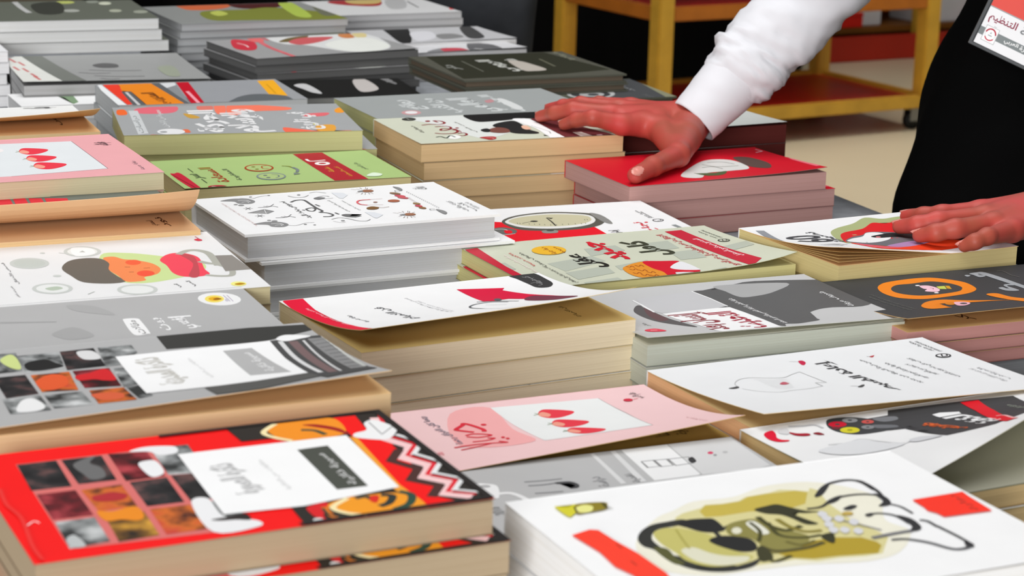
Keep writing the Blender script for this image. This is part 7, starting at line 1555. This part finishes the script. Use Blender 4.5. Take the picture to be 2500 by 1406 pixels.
for i, (x, y, z, r, ry) in enumerate(SK):
    rows.append([bm.verts.new(P3(x+(r if math.cos(a) < 0 else max(r, 160-x))*math.cos(a)*(1+.02*math.sin(a*9+i*.4)), y+ry*math.sin(a)*(1+.02*math.sin(a*9+i*.4)), z)) for a in [q*2*math.pi/72 for q in range(72)]])
for i in range(len(rows)-1):
    for q in range(72): bm.faces.new([rows[i][q], rows[i][(q+1) % 72], rows[i+1][(q+1) % 72], rows[i+1][q]])
child(mesh_obj('long_skirt', bm, [BLACK], None, True))

# ---- name badge hanging at the waist
b0 = np.array((125.14, 175.06, 18.50)); ex = nrm((0.79430, -0.45997, -0.39688)); ey = nrm((0.46758, 0.04575, 0.88277)); ez = np.cross(ex, ey)
Mb = Matrix(((ex[0], ey[0], ez[0], 0), (ex[1], ey[1], ez[1], 0), (ex[2], ey[2], ez[2], 0), (0, 0, 0, 1)))
bd = bpy.data.objects.new('name_badge', None); COL.objects.link(bd); Mb.translation = P3(*b0); bd.matrix_world = Mb
tag(bd, 'white name badge in a clear holder hanging tilted against the black garment', 'badge')
def badge_part(name, x0, x1, y0, y1, z0, z1, m, bv=0, par=bd):
    bm = bmesh.new(); box(bm, x0/100, x1/100, y0/100, y1/100, z0/100, z1/100)
    if bv: bevel(bm, bv/100, 3)
    return mesh_obj(name, bm, [m], par)
BW, BH = 10.5, 7.6
badge_part('holder', 0, BW, 0, BH, -.14, .0, plain('dark_plastic', '3c3d3f', .25, .5, .05), .06)
s = Sheet(BW-.9, BH-.7, (0, 0, 2, 0), .03); s.body(ink('e6e6e8'), ink('e6e6e8'))
def bq(*p): return list(p)
LB, HB = BW-.9, BH-.7
s.add([[(0, 3.9), (LB, 3.9), (LB, HB), (0, HB)]], ink('d8564e')); s.add(ribbon([(0, 3.95), (LB, 3.95)], .12), ink('9c9ea0'))
s.add([[(0, .95), (LB, .95), (LB, 1.75), (0, 1.75)]], ink('7f8586'))
s.add([[(.55, .55), (1.85, .55), (1.85, 2.05), (.55, 2.05)]], ink('f0f0f0'))
s.add(ribbon([(.52, .52), (1.88, .52), (1.88, 2.08), (.52, 2.08), (.52, .52)], .05), ink('a8aaac'))
circ = [(1.2+.52*math.cos(t), 1.3+.58*math.sin(t)) for t in [i*math.pi/16 for i in range(33)]]
s.add(ribbon(circ, .05), ink('c4c6c8')); s.add(ribbon(circ[1:16], .14), ink('b02038')); s.add(ribbon(circ[19:30], .12), ink('c0384c'))
s.add([[(1.1, 1.4), (1.3, 1.4), (1.2, 1.6)]], ink('9a9c9e')); s.add(ribbon([(1.0, 1.2), (1.4, 1.2)], .1), ink('9a9c9e'))
def badge_text(col, txt, x0, x1, y0, y1):
    s.lay += 1; k_ = s.mi(ink(col)); vs, fs = glyphs(txt); mp = [s.bm.verts.new(s.pos(x0+x*(x1-x0), y0+y*(y1-y0), .006+s.lay*.0016)) for x, y in vs]
    for f in fs:
        try: s.bm.faces.new([mp[i] for i in f]).material_index = k_
        except ValueError: pass
badge_text('8a1a3c', 'التنظيم', .35, 3.3, 2.35, 3.5); badge_text('77797c', 'لجنة', 3.75, 6.0, 2.35, 3.5)
badge_text('f0f0f0', 'العربي', 2.7, 4.2, 1.08, 1.65); badge_text('f0f0f0', 'المبادرة', 4.4, 6.6, 1.08, 1.65); badge_text('9a9c9e', 'هيئة', 1.2, 1.5, 2.12, 2.28)
co = mesh_obj('card', s.bm, s.mats, bd); co.location = (BW/200, BH/200, .0005)
for nm, a in (('holder_rim', (0, BW, 0, .28)), ('holder_rim', (0, BW, BH-.28, BH)), ('holder_rim', (0, .3, .28, BH-.28)), ('holder_rim', (BW-.3, BW, .28, BH-.28))): badge_part(nm, *a, .0, .16, plain('clear_rim', '56585a', .18, .6, .05), .03)
tp_ = b0+ex*BW/2+ey*(BH+.1)+ez*.3
for dy_ in (-5.2, 5.2):
    lo_ = loft('lanyard', [tuple(tp_), tuple(tp_*.6+np.array((124.5, 184+dy_*.5, 52))*.4), (124.5, 184+dy_*.8, 52), (127.5, 184+dy_*1.15, 57.5)], [.25, .3, .3, .3], plain('lanyard_red', '9a1c20', .7, .2, .1), None, n=8, seg=10, thick=.05)
    lo_.data.transform(Mb.inverted()); lo_.parent = bd

# ---- a second person far behind, only the trousers in view
p2 = empty('person', (1.40, 3.43, 0), 0, 'person in dark grey trousers standing beyond the far end of the book table', 'person')
def P2(x, y, z): return (x, y, z)
bm = bmesh.new()
V, Q = sdf_mesh([((140,338,20),(140,350,20),10,10),((140,343,20),(140,343,50),12,15),((140,330,60),(140,356,60),6,6),((140,343,60),(139,343,72),6,5),((138,343,80),(137,343,86),8.5,8.5),((140,336,15),(140,336,-30),8,5.5),((140,336,-30),(141,336,-68),5.2,3.8),((140,351,15),(140,351,-30),8,5.5),((140,351,-30),(141,351,-68),5.2,3.8),((141,336,-70),(133,336,-72),3.2,2.5),((141,351,-70),(133,351,-72),3.2,2.5),((140,329,58),(143,324,34),4.8,4),((143,324,34),(136,328,16),3.4,2.4),((140,357,58),(143,362,34),4.8,4),((143,362,34),(136,359,16),3.4,2.4)], 2, 1.3)
to_bm(bm, V, Q); bm.transform(Matrix.Translation(-p2.location)); mesh_obj('body', bm, [SKIN], p2, True)
DG = plain('dark_grey_cloth', '34363a', .9, .1, .25, 14)
def ch2(o): o.data.transform(Matrix.Translation(-p2.location)); o.parent = p2; return o
for ys, ye, yw in ((331, 324, 329.5), (356, 362.5, 357.5)): ch2(loft('jacket_sleeve', [(135.5, yw, 14), (139, (yw+ye)/2, 24), (143, ye, 35), (140.5, (ys+ye)/2, 50), (139.5, ys, 60), (139.5, 343, 63)], [4.2, 4.8, 5.4, 6.2, 6.2, 4], DG, None, n=7, seg=40, wr=.5, fr=.25, seed=ye))
for y in (336, 351): ch2(loft('trouser_leg', [(141, y, -71), (141, y, -50), (140, y, -30), (140, y, 0), (140, y, 22)], [7, 7, 7.5, 9.2, 10.5], DG, None, n=7, wr=.9, fr=.15, seed=y))
ch2(loft('jacket', [(140, 343.5, 14), (140, 343.5, 25), (140, 343.5, 45), (140, 343.5, 58), (139.5, 343, 66)], [15, 15, 16, 15, 6], DG, None, n=6, seg=56, wr=.6, fr=.12, squash=1.25))
